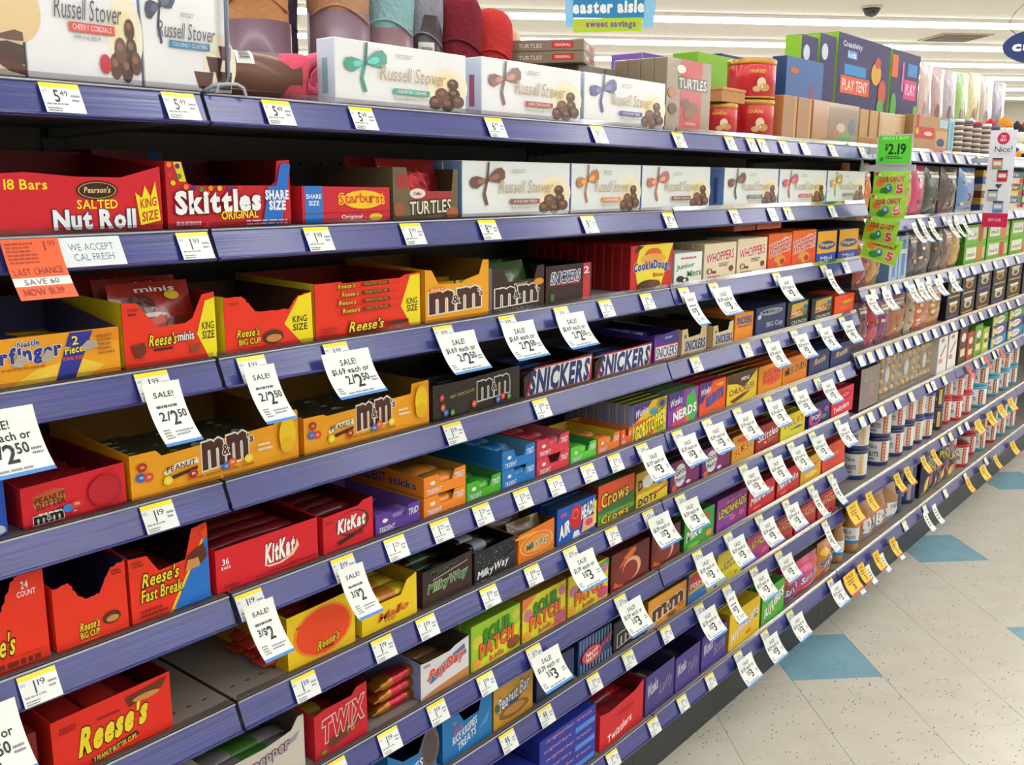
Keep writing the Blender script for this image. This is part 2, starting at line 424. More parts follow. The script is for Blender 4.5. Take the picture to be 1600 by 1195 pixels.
for k in range(-1, 2+NB):
    a = k*BAY
    lab = f'dark gondola frame with perforated back and kick plate behind the {bays[k+1]}' if k < 2 else f'dark gondola frame with kick plate behind the {ORD[k-2]} bay past the sour candy strip'
    g = thing('shelving_frame', lab, 'shelving', (a, 0, 0))
    m = MB().box(.002, .437, .0, BAY-.002, .46, 1.70, DARK); m.obj('back_panel', g)
    if k < 2:
        m = MB(); hm = M('#0c0a09', .9)
        for zz in range(0, 14):
            for xx in range(0, 24):
                x, z = .03+xx*.0508, .99+zz*.0508
                if z > 1.69: continue
                m.v += [(x+.003*math.cos(t*1.047), .4365, z+.003*math.sin(t*1.047)) for t in range(6)]; n = len(m.v)
                m.f.append(tuple(range(n-6, n))); m.mi.append(m.slot(hm)); m.sm.append(False)
        m.obj('peg_holes', g)['kind'] = 'stuff'
    for xx in (0, BAY-.02): MB().box(xx, .4315, .03, xx+.02, .4363, 1.69, M('#4a4644', .4, .5)).obj('upright', g)
    MB().box(.001, .075, 0, BAY-.001, .082, .183, KICK).obj('kick_plate', g)

# ================================================================ builders for the goods
def place(row, u0, u1, vt, y, z=None, H=None):
    zd = deck(row) if z is None else z
    x0, x1 = XU(u0, zd+.006, y), XU(u1, zd+.006, y)
    if H is None: H = ZV(x0, vt, y) - zd
    return x0, x1, zd, H
def reg(row, x0, x1, short):
    if short: PROD.append((row, x0, x1, short))
def carton(row, u0, u1, vt, label, short, cat='candy box', name='candy_carton', cols=('#cc2222', '#aa1a1a', '#b81e1e'), D=.05, pr=(), left=(), top=(), n=1, y=.03,
           z=None, H=None, yaw=0, lean=0, behind=None, mk=card, gap=.0015):
    x0, x1, zd, H = place(row, u0, u1, vt, y, z, H); W = x1-x0-.002
    reg(row, x0, x1, short)
    r = thing(name, label, cat, (x0+.001, y, zd+.0003), yaw, None, -lean)
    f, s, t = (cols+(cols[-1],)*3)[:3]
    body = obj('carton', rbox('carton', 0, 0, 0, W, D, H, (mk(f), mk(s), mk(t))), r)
    if pr: obj('printed_front', Print().add(pr, flatmap(W, H), mk=mk).mesh('printed_front'), r)
    if left: obj('printed_side', Print().add(left, leftmap(D, H), mk=mk).mesh('printed_side'), r)
    if top: obj('printed_top', Print().add(top, topmap(W, D, H), mk=mk).mesh('printed_top'), r)
    for k in range(1, n):
        if k < 2 and not behind and n > 1: pass
        q = thing(name, (behind or f'{short} behind the front one').replace('queued ', '') + f', {ORD[k]} in its row', cat, (x0+.001, y+k*(D+gap), zd+.0003), 0, f'{short}, boxes in the row behind')
        obj('carton', body.data, q)
        if top: obj('printed_top', [c for c in r.children if c.name.startswith('printed_top')][0].data, q)
        if left: obj('printed_side', [c for c in r.children if c.name.startswith('printed_side')][0].data, q)
    r['_w'] = W; return r, W, H, x0, zd

FLAT = [(0, 1), (1, 1)]
BARM = {}
def bar_mesh(L, w, h, c, c2=None, crimp=.008, mk=film):
    key = (round(L, 3), round(w, 3), round(h, 3), c, c2, mk.__name__)
    if key in BARM: return BARM[key]
    m = MB(); xs = [0, crimp*.6, crimp, crimp+.006, L*.32, L*.34, L*.66, L*.68, L-crimp-.006, L-crimp, L-crimp*.6, L]
    sc_ = [.15, .16, .22, .82, 1, 1, 1, 1, .82, .22, .16, .15]; n = 10; rnd = random.Random(3)
    for i, (x, s) in enumerate(zip(xs, sc_)):
        for k in range(n):
            a = 6.2832*k/n; ca, sa = math.cos(a), math.sin(a)
            py = w/2*math.copysign(abs(ca)**.6, ca)*(1 if s > .5 else .95); pz = h/2*math.copysign(abs(sa)**.6, sa)*s
            m.v.append((x, py + w/2, max(.0006, pz + h/2 + rnd.uniform(-.0006, .0006))))
    for i in range(len(xs)-1):
        mm = mk(c2) if (c2 and 5 <= i <= 5) else mk(c)
        for k in range(n):
            j = (k+1) % n; m.f.append((i*n+k, i*n+j, (i+1)*n+j, (i+1)*n+k)[::-1]); m.mi.append(m.slot(mm)); m.sm.append(True)
    m.f.append(tuple(range(n))); m.mi.append(0); m.sm.append(False)
    m.f.append(tuple(range((len(xs)-1)*n, len(xs)*n))[::-1]); m.mi.append(0); m.sm.append(False)
    me = m.mesh('wrapped_bar'); BARM[key] = me; return me
def pouch_surf(W, H, T, seed, side, curl=0):
    r = random.Random(seed); ph = [r.uniform(0, 6.28) for _ in range(6)]; am = [r.uniform(.3, 1) for _ in range(6)]
    def f(s, t, l=0):
        e = max(0, min(1, (t-.05)/.9)); g = max(0.0, math.sin(math.pi*min(max(s, 0), 1)))**.55*max(0.0, math.sin(math.pi*e))**.6
        wr = .13*(am[0]*math.sin(9*s+5*t+ph[0])+am[1]*math.sin(16*t-7*s+ph[1])+am[2]*math.sin(23*s+ph[2]))
        y = T/2*(g*(1+wr)) + .0004
        sq = 1-.07*g
        return (W*(.5+(s-.5)*sq), (-1 if side else 1)*y + (-(.0004+l*EPS) if side else 0) + curl*t*t, H*t)
    return f
def pouch(label, cat, loc, W, H, T, c, c2=None, pr=(), name='candy_bag', rot=(0, 0, 0), group=None, seed=1, mk=film, band=None, cback=None):
    r = thing(name, label, cat, loc, 0, group); r.rotation_euler = rot
    m = MB(); F = pouch_surf(W, H, T, seed, True); B = pouch_surf(W, H, T, seed+1, False)
    def mat(s, t):
        if band and band[0] <= t < band[1]: return mk(band[2])
        return mk(c2) if (c2 and (t < .06 or t > .93)) else mk(c)
    m.grid(lambda s, t: F(s, t), 10, 14, mat); m.grid(lambda s, t: B(s, t), 10, 14, mk(cback or c), flip=True); m.obj('pouch', r)
    if pr: obj('printed_front', Print().add(pr, lambda s, t, l: F(s, t, l+3), True, mk=mk).mesh('printed_front'), r)
    return r

def tray(row, u0, u1, vt, label, short, prof=FLAT, cols=('#cc2222', '#5a2018'), D=.20, pr=(), left=(), y=.03, z=None, H=None, hb=None, side=None, fill=None, cat='candy box', name='open_candy_tray', torn=False):
    """open display box: shaped front wall, side walls, back wall, floor"""
    x0, x1, zd, H = place(row, u0, u1, vt, y, z, H); W = x1-x0-.002; D = min(D, .395-(y-.03))
    reg(row, x0, x1, short); t_ = .0016
    r = thing(name, label, cat, (x0+.001, y, zd+.0003))
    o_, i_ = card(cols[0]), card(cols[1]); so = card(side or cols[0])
    pts = []
    for k, (s, t) in enumerate(prof):
        if k and torn and abs(s-prof[k-1][0]) < .9:
            ps, pt = prof[k-1]; q = random.Random(k*7)
            for a in range(1, 6):
                f = a/6; pts.append(((ps+(s-ps)*f+q.uniform(-.012, .012)), pt+(t-pt)*f+q.uniform(-.02, .02)))
        pts.append((s, t))
    poly = [(0, 0), (W, 0)] + [(s*W, t*H) for s, t in reversed(pts)]
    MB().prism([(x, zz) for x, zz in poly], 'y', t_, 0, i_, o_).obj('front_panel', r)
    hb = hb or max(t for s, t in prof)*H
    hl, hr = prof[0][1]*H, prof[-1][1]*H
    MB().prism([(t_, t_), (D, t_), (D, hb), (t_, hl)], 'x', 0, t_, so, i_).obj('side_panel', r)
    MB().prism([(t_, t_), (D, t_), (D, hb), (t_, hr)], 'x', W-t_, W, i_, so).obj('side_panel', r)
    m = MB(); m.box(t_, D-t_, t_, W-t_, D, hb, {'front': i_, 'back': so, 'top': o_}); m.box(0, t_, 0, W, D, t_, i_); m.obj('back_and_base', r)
    if pr: obj('printed_front', Print().add(pr, flatmap(W, H)).mesh('printed_front'), r)
    if left: obj('printed_side', Print().add(left, leftmap(D, H)).mesh('printed_side'), r)
    if fill: fill_tray(r, short or label.split(',')[0], W, D, H, t_, **fill)
    return r, W, H, x0, zd
def fill_tray(r, short, W, D, H, t_, kind='bars', c='#7a1512', c2=None, layers=2, lab=None, th=.019, wd=.036, cat='candy bar', d0=0, mk=film, jit=.5, top=None, mx=30, hh=None, axis='x', flat=False):
    loc = Vector(r.location); q = random.Random(hash(short) % 1000 if False else len(short)*13+int(loc.x*100))
    what = lab or 'wrapped bar'; grp = f'contents of the {short}'
    label = f'{what} in the {short}'
    y0 = d0 + .004
    if kind == 'bars':
        L = (W if axis == 'x' else D) - 2*t_ - .004
        across = (D-y0-.004) if axis == 'x' else (W-.006)
        ny = max(1, int(across/wd)); me = bar_mesh(L, wd*.94, th, c, c2, mk=mk); k = 0
        for lz in range(layers):
            for j in range(ny):
                if k >= mx: break
                if lz == layers-1 and q.random() < .18 and ny > 2: continue
                k += 1
                o = obj('candy_bar', me); 
                if axis == 'x': o.location = loc + Vector((t_+.002, y0+j*wd, t_+.0005+lz*th)); o.rotation_euler = (0, 0, q.uniform(-.015, .015)*jit)
                else: o.location = loc + Vector((t_+.002+(j+1)*wd, y0, t_+.0005+lz*th)); o.rotation_euler = (0, 0, math.pi/2)
                tag(o, f'{label}, {["bottom", "second", "third", "top"][lz]} layer, {ORD[j]} {"from front" if axis == "x" else "from left"}', cat, grp)
    else:   # upright pouches leaning back one behind another
        hh = hh or H*.95; n = layers; kx = max(1, int((W-.01)/wd)); step = (D-y0-.02-(hh*.92 if flat else 0))/max(1, n)
        for k in range(n):
            for a in range(kx):
                wv = (W-.012)/kx
                p = pouch(f'{label}, {ORD[k]} from front' + (f', {ORD[a]} from left' if kx > 1 else ''), 'candy bag', loc + Vector((.005+a*wv, y0+.012+k*step, t_+.004+(k % 2)*.001)), wv*.97, hh, (.007 if flat else min(.018, step*.6)), c, c2, name='candy_bag', rot=((-.22-q.random()*.12) if not flat else (-1.05-q.random()*.05), q.uniform(-.05, .05)*jit, q.uniform(-.03, .03)), group=grp, seed=q.randint(0, 99), mk=mk, pr=top or ())

# hanging and slotted price cards
TAGM = {}
def tag_mesh(big, small, kind='plain'):
    k = (big, small, kind)
    if k in TAGM: return TAGM[k]
    W, H = .047, .034
    if kind == 'blank': els = [Rc('#dfe6ea', 0, 0, 1, 1)] + [Ln('#98a0a4', .12, .3, .88, .7, 3, 4)]
    else:
        els = [Rc('#e9edea', 0, 0, 1, 1), Rc('#f3e11c', 0, .84, 1, 1)]
        if big: els += [Tx('#26272b', big, .30 if big != '1' else .365, .36, .30+.13*len(big) if big != '1' else .395, .76)]
        if small: els += [Tx('#26272b', small, .46 if len(big) == 1 else .58, .56, .66 if len(big) == 1 else .7, .76, b=0)]
        els += [Ln('#8e9094', .72, .40, .95, .62, 2, 5), Ln('#8e9094', .06, .27, .8, .32, 1, 6), Ln('#74767a', .06, .05, .42, .17, 2, 7), Ln('#9a9ca0', .03, .68, .16, .76, 2, 8)]
    dy, dz = -.019, -.036; n = math.hypot(dy, dz)
    def f(s, t, l):   # lies in the tilted price channel
        q = .0355*(1-t)/n*0 + (t*.94+.03)
        return (s*W, RY*q - .0022 - l*.0001, .036*q + .0002)
    me = Print().add(els, f, mk=lambda c: M(c, .35, 0, .3, vary=0)).mesh('shelf_price_tag'); TAGM[k] = me; return me
def sale_mesh(kind, line, price, W, L):
    k = (kind, line, price, W, L)
    if k in TAGM: return TAGM[k]
    def f(s, t, l, th0=.30, th1=.95):
        d = (1-t)*L; n = 8; y = -.0035; z = 0
        for i in range(n):
            th = th0 + (th1-th0)*((i+.5)/n*(1-t))**1.1; y -= math.sin(th)*d/n; z -= math.cos(th)*d/n
        th = th0 + (th1-th0)*(1-t)
        return (s*W, y - l*.00014*math.cos(th), z + .024 + l*.00014*math.sin(th))
    white, yel = '#eef1ec', '#f0c31a'
    if kind == 'wide':
        els = [Rc(white, 0, 0, 1, 1), Rc('#4a8fd6', 0, 0, 1, .065), Tx('#2a2b2e', 'SALE!', .33, .72, .66, .84, b=.018), Tx('#2a2b2e', line, .1, .53, .88, .67, b=.018)]
        a, b, c = price
        els += [Tx('#202124', a, .32, .31, .49, .50, b=.018), Tx('#202124', b, .5, .22, .64, .50, b=.018)] + ([Tx('#202124', c, .65, .34, .80, .50, b=.018)] if c else [])
        els += [Ln('#85888c', .82, .3, .96, .4, 2, 3), Ln('#85888c', .05, .12, .18, .26, 3, 4), Ln('#9b9ea2', .22, .09, .9, .125, 1, 5)]
    elif kind == 'narrow':
        els = [Rc(white, 0, 0, 1, 1), Rc('#4a8fd6', 0, 0, 1, .055), Tx('#2a2b2e', 'SALE!', .22, .78, .76, .86, b=.018), Ln('#55585c', .2, .62, .8, .66, 1, 8)]
        a, b, c = price
        els += [Tx('#202124', a, .2, .42, .48, .56, b=.018), Tx('#202124', b, .5, .34, .68, .56, b=.018)] + ([Tx('#202124', c, .7, .44, .92, .56, b=.018)] if c else [])
        els += [Ln('#85888c', .12, .12, .35, .28, 4, 4), Ln('#9b9ea2', .42, .16, .9, .24, 2, 5)]
    elif kind == 'slip':
        els = [Rc(white, 0, 0, 1, 1), Rc('#4a8fd6', 0, 0, 1, .05), Ln('#77797d', .2, .3, .8, .8, 4, 8)]
    elif kind == 'yellow':
        els = [Rc(yel, 0, 0, 1, 1), Rc('#d8281c', 0, 0, 1, .09), Tx('#5a3410', 'SALE', .25, .76, .75, .9, b=.018), Ln('#7a4a14', .2, .5, .85, .68, 2, 2), Tx('#5a3410', price[1], .42, .18, .6, .44, b=.018)]
    me = Print().add(els, f, True, mk=lambda c: M(c, .5, 0, .05, vary=0)).mesh('sale_card')
    # back of the card
    n0 = len(me.vertices); TAGM[k] = me; return me
SIGNS = []
def pricetag(row, u, price=('1', '19'), kind='plain'):
    z = ZB[row] if isinstance(row, int) else ZR[int(row[1:])]
    x = XU(u, z+.032, .017)
    o = obj('price_tag', tag_mesh(price[0], price[1], kind)); o.location = (x, -.0195 if row in (8, 'r6') else 0, z); 
    o.location.y = 0
    SIGNS.append((o, row, x+.023, 'plain' if kind == 'plain' else kind, price)); return x
def sale(row, u, kind='wide', line='$1.39 each or', price=('3/$', '3', ''), W=None, L=None, off=.0, dz=0, rz=0):
    z = ZB[row] if isinstance(row, int) else ZR[int(row[1:])]
    x = XU(u, z+.024+dz, -.004); W = W or {'wide': .094, 'narrow': .052, 'slip': .03, 'yellow': .04}[kind]; L = L or {'wide': .078, 'narrow': .088, 'slip': .08, 'yellow': .06}[kind]
    o = obj('sale_card', sale_mesh(kind, line, price, W, L)); o.location = (x, 0, z+dz); o.rotation_euler = (0, 0, rz)
    SIGNS.append((o, row, x+W/2, kind, price))
    return o
def name_signs():
    """describe every price card by the goods it stands under"""
    names = {}
    for o, row, xc, kind, price in SIGNS:
        c = [(max(0, a-xc, xc-b), abs((a+b)/2-xc), s) for (r, a, b, s) in PROD if r == row]
        s = min(c)[2] if c else 'far end of the shelf'
        pt = price[0] + ('.' + price[1] if price[1] and kind == 'plain' else '')
        d = {'plain': f'yellow-topped price tag reading {pt}' if price[0] else 'small yellow-topped price tag', 'blank': 'plain pale shelf tag', 'wide': f'wide hanging sale card reading {price[0]}{price[1]}', 'narrow': f'narrow hanging sale card reading {price[0]}{price[1]}',
             'slip': 'narrow white paper slip', 'yellow': 'yellow sale card', 'orange': 'small orange clearance tag'}[kind]
        if kind in ('wide', 'narrow', 'yellow', 'slip', 'orange'): nm = {'wide': 'sale_card', 'narrow': 'sale_card', 'slip': 'paper_slip', 'yellow': 'yellow_sale_card', 'orange': 'clearance_tag'}[kind]; o.name = nm
        where = 'bay shelf' if not isinstance(row, int) else SHELFN[row]
        names.setdefault((d, s, row), []).append((xc, o))
    for (d, s, row), lst in names.items():
        lst.sort(key=lambda q: q[0])
        sh = SHELFN[row] if isinstance(row, int) else 'far bays\' ' + ['top', 'second', 'third', 'fourth', 'fifth', 'sixth', 'bottom'][int(row[1:])] + ' shelf'
        for k, (x, o) in enumerate(lst):
            extra = '' if len(lst) == 1 else (f', {"left" if k == 0 else "right"} of two' if len(lst) == 2 else f', {ORD[k]} from left')
            tag(o, f'{d} under the {s}{extra}' if len(s) < 60 else d, 'price tag', 'price cards on the ' + sh)

# ================================================================ goods, top shelf
def bow(c, s, t, k=1.0, a=1.0):
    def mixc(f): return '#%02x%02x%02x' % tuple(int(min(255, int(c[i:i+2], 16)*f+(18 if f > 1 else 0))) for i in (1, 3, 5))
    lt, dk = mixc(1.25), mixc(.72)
    loop = lambda q, S, A: [(s+q*S*k*x, t+A*a*y) for x, y in ((0, 0), (.045, .055), (.10, .10), (.15, .10), (.175, .04), (.165, -.04), (.12, -.08), (.06, -.05))]
    tw = lambda pts, th: [(s+(px-s)*math.cos(th)-(py-t)*.35*math.sin(th), t+(px-s)*2.2*math.sin(th)+(py-t)*math.cos(th)) for px, py in pts]
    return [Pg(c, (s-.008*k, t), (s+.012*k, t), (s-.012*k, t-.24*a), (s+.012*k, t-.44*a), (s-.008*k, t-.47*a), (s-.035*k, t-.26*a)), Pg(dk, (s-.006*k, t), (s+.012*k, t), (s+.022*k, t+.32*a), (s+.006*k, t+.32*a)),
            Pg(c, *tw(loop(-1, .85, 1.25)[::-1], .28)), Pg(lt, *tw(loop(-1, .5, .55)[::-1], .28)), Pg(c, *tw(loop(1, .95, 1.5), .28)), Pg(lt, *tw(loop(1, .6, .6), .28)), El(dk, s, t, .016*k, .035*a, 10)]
BR = ['#5b3528', '#4a2a20', '#6b4030', '#3f241c']
def chocs(s=.84, t=.2, k=1.0, glow='#f0e0b0', cherry=None):
    e = [El('#efe6cf', s, t+.22, .17*k, .34*k), El(glow, s, t+.18, .11*k, .26*k)]
    for i, (a, b, r) in enumerate(((-.10, -.06, .055), (0, -.08, .055), (-.05, .08, .055), (.05, .10, .05), (.085, -.02, .05), (.04, .27, .045))):
        e += [El(BR[i % 4], s+a*k, t+b, r*k, r*2.1*k), El('#8a5a44', s+a*k-.008, t+b+.03, r*k*.5, r*.7*k)]
    if cherry: e += [El('#c01c28', s-.2*k, t-.05, .05*k, .085)]
    return e
def rs(bc, band, bt, txt='#b39a66', bs=.2, bt_=.66, k=1.0, cherry=None, tx=(.30, .42, .82, .66)):
    return chocs(cherry=cherry) + bow(bc, bs, bt_, k) + [Tx(txt, 'Russell Stover', *tx, sh=.25, b=0), Rc(band, .40, .22, .68, .31), Tx('#f4f0ea', bt, .43, .24, .65, .29, b=0), Ln('#b6b2a8', .42, .80, .58, .86, 2, 2), Ln('#c6c2b8', .42, .15, .68, .19, 1, 3)]
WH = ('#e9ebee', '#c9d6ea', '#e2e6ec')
wrap = lambda c: M(c, .28, 0, .7, .25, 14, .03)
carton(0, -95, 42, -70, 'chocolate box with golden photo cut off at the left edge of the top shelf', 'golden chocolate box at the left edge', 'chocolate box', 'chocolate_box', ('#e6dccb', '#bfb6b8', '#e2e6ec'), .045,
       [El('#e2c690', .95, .62, .3, .3), Pg('#4a3028', (.55, .30), (.8, .33), (1, .30), (1, .12), (.8, .10), (.6, .2)), Pg('#5b3528', (.5, .20), (.8, .05), (1, .02), (1, .10), (.8, .16)), Pg('#6b4638', (.6, .36), (.9, .44), (1, .42), (1, .34), (.8, .34))], mk=wrap)
carton(0, 43, 224, -75, 'tall white chocolate box with red ribbon and red name banner', 'red banner chocolate box', 'chocolate box', 'chocolate_box', WH, .045,
       chocs(.86, .22, 1.0, cherry=True) + [Pg('#c32030', (.10, .98), (.30, 1), (.24, .9), (.2, .78), (.22, .66), (.16, .74), (.16, .9))] +
       [Tx('#4c4650', 'Russell Stover', .24, .52, .84, .70, sh=.25, b=0), Rc('#d9392f', .36, .42, .76, .50), Tx('#f4e6e0', 'CHERRY CORDIALS', .39, .438, .73, .485, b=0), Ln('#b6b2a8', .46, .78, .62, .84, 2, 2), Ln('#b6a8a8', .40, .37, .72, .39, 1, 2)], mk=wrap)
carton(0, 226, 364, -30, 'tall white chocolate box with dark ribbon bow and blue name banner', 'blue banner chocolate box', 'chocolate box', 'chocolate_box', WH, .045,
       [El('#efe6cf', .86, .3, .2, .3)] + [Pg(BR[0], (.55, .2), (.78, .2), (.74, .03), (.6, .03)), Pg(BR[1], (.70, .36), (.9, .36), (.86, .22), (.74, .2)), Pg(BR[2], (.85, .48), (1, .48), (.99, .34), (.88, .34)), Pg(BR[3], (.8, .22), (1, .22), (.98, .04), (.84, .04))] +
       bow('#3a3f58', .2, .80, 1.1, .8) + [Tx('#5c555e', 'Russell Stover', .16, .50, .82, .66, sh=.25, b=0), Rc('#2f7fae', .28, .41, .74, .48), Tx('#dfe8f0', 'COCONUT CLUSTERS', .31, .425, .71, .465, b=0), Ln('#b6b2a8', .42, .72, .62, .76, 2, 2)], mk=wrap)
# wire divider standing at the shelf joint
g = thing('wire_divider', 'bent grey wire divider standing beside the blue banner chocolate box', 'wire divider', (0, 0, 0))
MB().tube([(.048, .022, 1.93), (.046, .021, 1.80), (.042, .020, 1.705), (.040, .018, 1.695), (.032, .016, 1.691), (.012, .014, 1.689), (.006, .016, 1.684), (.004, .02, 1.680)], .0032, M('#7d8798', .3, .7), 8).obj('wire_rod', g)
MB().tube([(.018, .012, 1.681), (.022, .012, 1.692), (.05, .012, 1.694), (.060, .012, 1.690), (.064, .012, 1.680)], .0022, M('#cdd2d6', .15, 0, .5, alpha=.6), 8).obj('clear_clip', g)
carton(0, 524, 729, 57, 'long white chocolate box with teal ribbon bow leaning on the top shelf', 'teal ribbon chocolate box', 'chocolate box', 'chocolate_box', WH, .042, rs('#3f9d8e', '#43a795', 'ASSORTED CREAMS'), left=[Rc('#7fb0bf', .3, .15, .6, .7)], mk=wrap)
carton(0, 752, 907, 88, 'long white chocolate box with brown ribbon bow and red-brown banner', 'brown ribbon top shelf chocolate box', 'chocolate box', 'chocolate_box', WH, .042, rs('#8a5a48', '#b0483e', 'DARK CHOCOLATES'), left=[Rc('#a0567a', .3, .15, .6, .7)], mk=wrap)
carton(0, 912, 1038, 112, 'glossy wrapped white chocolate box with violet ribbon bow', 'violet ribbon chocolate box', 'chocolate box', 'chocolate_box', WH, .042, rs('#55508a', '#5a4fa0', 'ASSORTED', bt_=.7), mk=wrap)
# rolled fleece throws
def rollup(label, x, y, z, R, H, c, cs, t0=.0, t1=.6, rot=(0, 0, 0), lab=False, fold=True):
    r = thing('rolled_blanket', label, 'blanket', (x, y, z)); r.rotation_euler = rot
    q = random.Random(int(x*1000)); m = MB(); fm = M(c, .95, 0, 0, .8, 120, .16); n = 28
    prof = [(.01, 0), (R*.96, .002), (R, .012), (R*1.0, H*.3), (R*.99, H*.62), (R*1.05, H*.8), (R*1.04, H*.93), (R*.9, H), (R*.6, H*1.01), (R*.55, H*.985), (R*.3, H*1.0), (R*.25, H*.975), (.004, H*.98)]
    v0 = len(m.v); m.lathe(prof, fm, n)
    for i in range(len(m.v)):
        X, Y, Z = m.v[i]; a = math.atan2(Y, X); k = 1 + .035*math.sin(3*a+Z*20+x*9)*(Z > H*.55) ; m.v[i] = (X*k, Y*k, Z + .006*math.sin(2*a+x*7)*(Z > H*.7))
    m.obj('fleece_roll', r)
    # loose spiral edge
    sp = [(R*1.03*math.cos(a)*(1-.0*a), R*1.03*math.sin(a), H*(.62+.05*math.sin(a*2))) for a in [3.0+k*.2 for k in range(12)]]
    if fold: MB().tube(sp, R*.05, fm, 6).obj('blanket_fold', r)
    else: MB().tube([(R*.08*th*math.cos(th*2.2)/1.0*.16*2, R*.08*th*math.sin(th*2.2)*.16*2, H*1.0) for th in [2+k*.35 for k in range(60)]][:56], R*.05, fm, 6).obj('blanket_spiral', r)
    if t1 > t0: MB().lathe([(R*1.012, H*t0+.003), (R*1.03, H*t0+.006), (R*1.03, H*t1)], M(cs, .4, 0, .2), n).obj('paper_sleeve', r)
    if lab:
        pr = Print().add([Rc('#e8e6e0', 0, 0, 1, 1)] + [Rc('#3a3a3a', .1+.055*k, .2, .1+.055*k+(.02 if k % 3 else .035), .8) for k in range(14)], lambda s, t, l: (R*(1.035+.004*l)*math.cos(lab[0]+s*lab[1]), R*(1.035+.004*l)*math.sin(lab[0]+s*lab[1]), H*(lab[2]+t*lab[3])), True)
        obj('barcode_label', pr.mesh('barcode_label'), r)
    return r
zt = deck(0)
rollup('tan fleece throw rolled upright in a plum paper sleeve, leftmost behind the pink throws', .325, .335, zt+.0, .056, .29, '#c08a5c', '#6f5260', 0, .52)
rollup('dark plum fleece throw rolled upright, mostly hidden behind the tan ones', .41, .385, zt, .034, .26, '#4a3a50', '#54404e', 0, .3)
rollup('light brown fleece throw rolled upright behind the teal ribbon chocolate box', .487, .31, zt, .056, .285, '#b88a6c', '#806672', 0, .64)
rollup('pale aqua fleece throw rolled upright with a mauve sleeve', .605, .31, zt, .052, .27, '#8fb6b8', '#8a6a70', 0, .62)
rollup('grey and white fleece throw rolled upright with a dark sleeve and a small barcode', .704, .31, zt, .040, .255, '#8d8e96', '#3c3038', 0, .8, lab=(3.75, .8, .42, .18))
rollup('maroon fleece throw rolled upright behind the teal ribbon chocolate box', .803, .31, zt, .052, .250, '#7c2430', '#7c2430', 0, 0)
rollup('bright red fleece throw rolled upright with a folded rim', .910, .31, zt, .049, .236, '#c83a38', '#b03030', 0, 0)
rollup('cream fleece throw rolled upright, rightmost of the rolled throws', 1.004, .345, zt, .036, .222, '#d9b79a', '#a8877a', 0, .45)
lay = (math.pi/2, 0, 0)
def layroll(label, x, y, z, R, L, c, cs, t0, t1, rz, lab=None):
    r = rollup(label, x, y, z+R*1.06, R, L, c, cs, t0, t1, (0, math.pi/2, rz), lab, fold=False); return r
layroll('brown sleeved pink throw lying on its side with a barcode label', .10, .13, zt, .034, .13, '#d8546a', '#6e4536', .03, .90, -.35, (3.0, 1.3, .16, .2))
layroll('bright pink fleece throw lying on its side beside the teal ribbon chocolate box', .335, .27, zt, .040, .17, '#e06a80', '#e06a80', 0, 0, -1.9)
layroll('pink fleece throw lying crosswise behind the wire divider', .09, .23, zt, .038, .12, '#dd5f76', '#dd5f76', 0, 0, -.2)
# nut cluster boxes behind and beside
TU = ('#9c8c76', '#8a7a66', '#a2937e')
for k in range(2):
    carton(0, 912, 975, 0, f'flat golden brown nut cluster box, {"upper" if k else "lower"} of two stacked at an angle', None, 'candy box', 'candy_carton', TU, .16,
           [Rc('#c0392f', .55, .3, .8, .75), Rc('#d8c9a0', .15, .3, .4, .7)], left=[Tx('#d8d2c8', 'TURTLES', .1, .3, .42, .65), Rc('#c8332c', .56, .25, .86, .8), Tx('#f2dcd0', 'ORIGINAL', .6, .4, .82, .65)], y=.14, z=zt+.137+k*.0245, H=.024, yaw=.46)
for k in range(3):
    carton(0, 902+k*43, 943+k*43, 0, f'upright grey and tan nut cluster box under the flat ones, {ORD[k]} from left', None, 'candy box', 'candy_carton', ('#8d8478', '#77706a', '#9a9288'), .12, [Rc('#b0a794', .1, .1, .9, .4)], y=.165, z=zt, H=.1365)
r, W, H, x0, zd = carton(0, 1039, 1108, 88, 'upright golden brown nut cluster box with red panel at the front', 'upright nut cluster box', 'candy box', 'candy_carton', TU, .034,
       [Pg('#c2333a', (.30, 1), (.78, 1), (.78, .0), (.30, 0)), Rc('#5a5040', .24, .58, .9, .76), Tx('#d9d4c8', 'TURTLES', .26, .6, .88, .74, oc='#4a4236'), El('#e4dccb', .3, .86, .1, .06), El('#6a3b28', .42, .38, .1, .08), El('#7c4a30', .6, .33, .12, .08), El('#8a5638', .5, .24, .12, .07), El('#a86a3c', .12, .52, .1, .07), El('#5c3826', .13, .3, .09, .08), Tx('#f0e0d8', 'ORIGINAL', .42, .09, .66, .13, b=0)],
       left=[Tx('#e0dcd2', 'TURTLES', .2, .5, .8, .6)], mk=wrap, n=4, behind='upright golden brown nut cluster box queued behind the front one', top=[])
carton(0, 1000, 1062, 0, 'white and purple topped carton standing at the back beside the nut cluster boxes', None, 'carton', 'gift_carton', ('#d8d4e0', '#7a5ab0', '#8a6cc0'), .10, [Rc('#6a4fa8', 0, .8, 1, 1)], y=.31, z=zt, H=ZV(1.5, 80, .31)-zt)
carton(0, 1085, 1190, 0, 'green toy carton standing at the back behind the red tins', None, 'toy box', 'toy_carton', ('#86c030', '#7ab428', '#8cc832'), .08, [Pg('#d8482c', (.1, .1), (.3, .1), (.3, .3), (.1, .3)), Rc('#2c4a90', .34, .12, .5, .26)], y=.24, z=zt, H=ZV(XU(1085, zt, .24), 80, .24)-zt)
for k in range(2): carton(0, 1120+k*45, 1162+k*45, 0, f'dark blue patterned carton on the back edge, {"left" if k == 0 else "right"} of the pair behind the green one', None, 'carton', 'gift_carton', ('#26366e', '#1f2c5c', '#2c3f80'), .05, [El('#b08a4a', .5, .5, .3, .3), El('#26366e', .5, .5, .2, .2)], y=.335, z=zt, H=ZV(1.95, 80, .335)-zt)
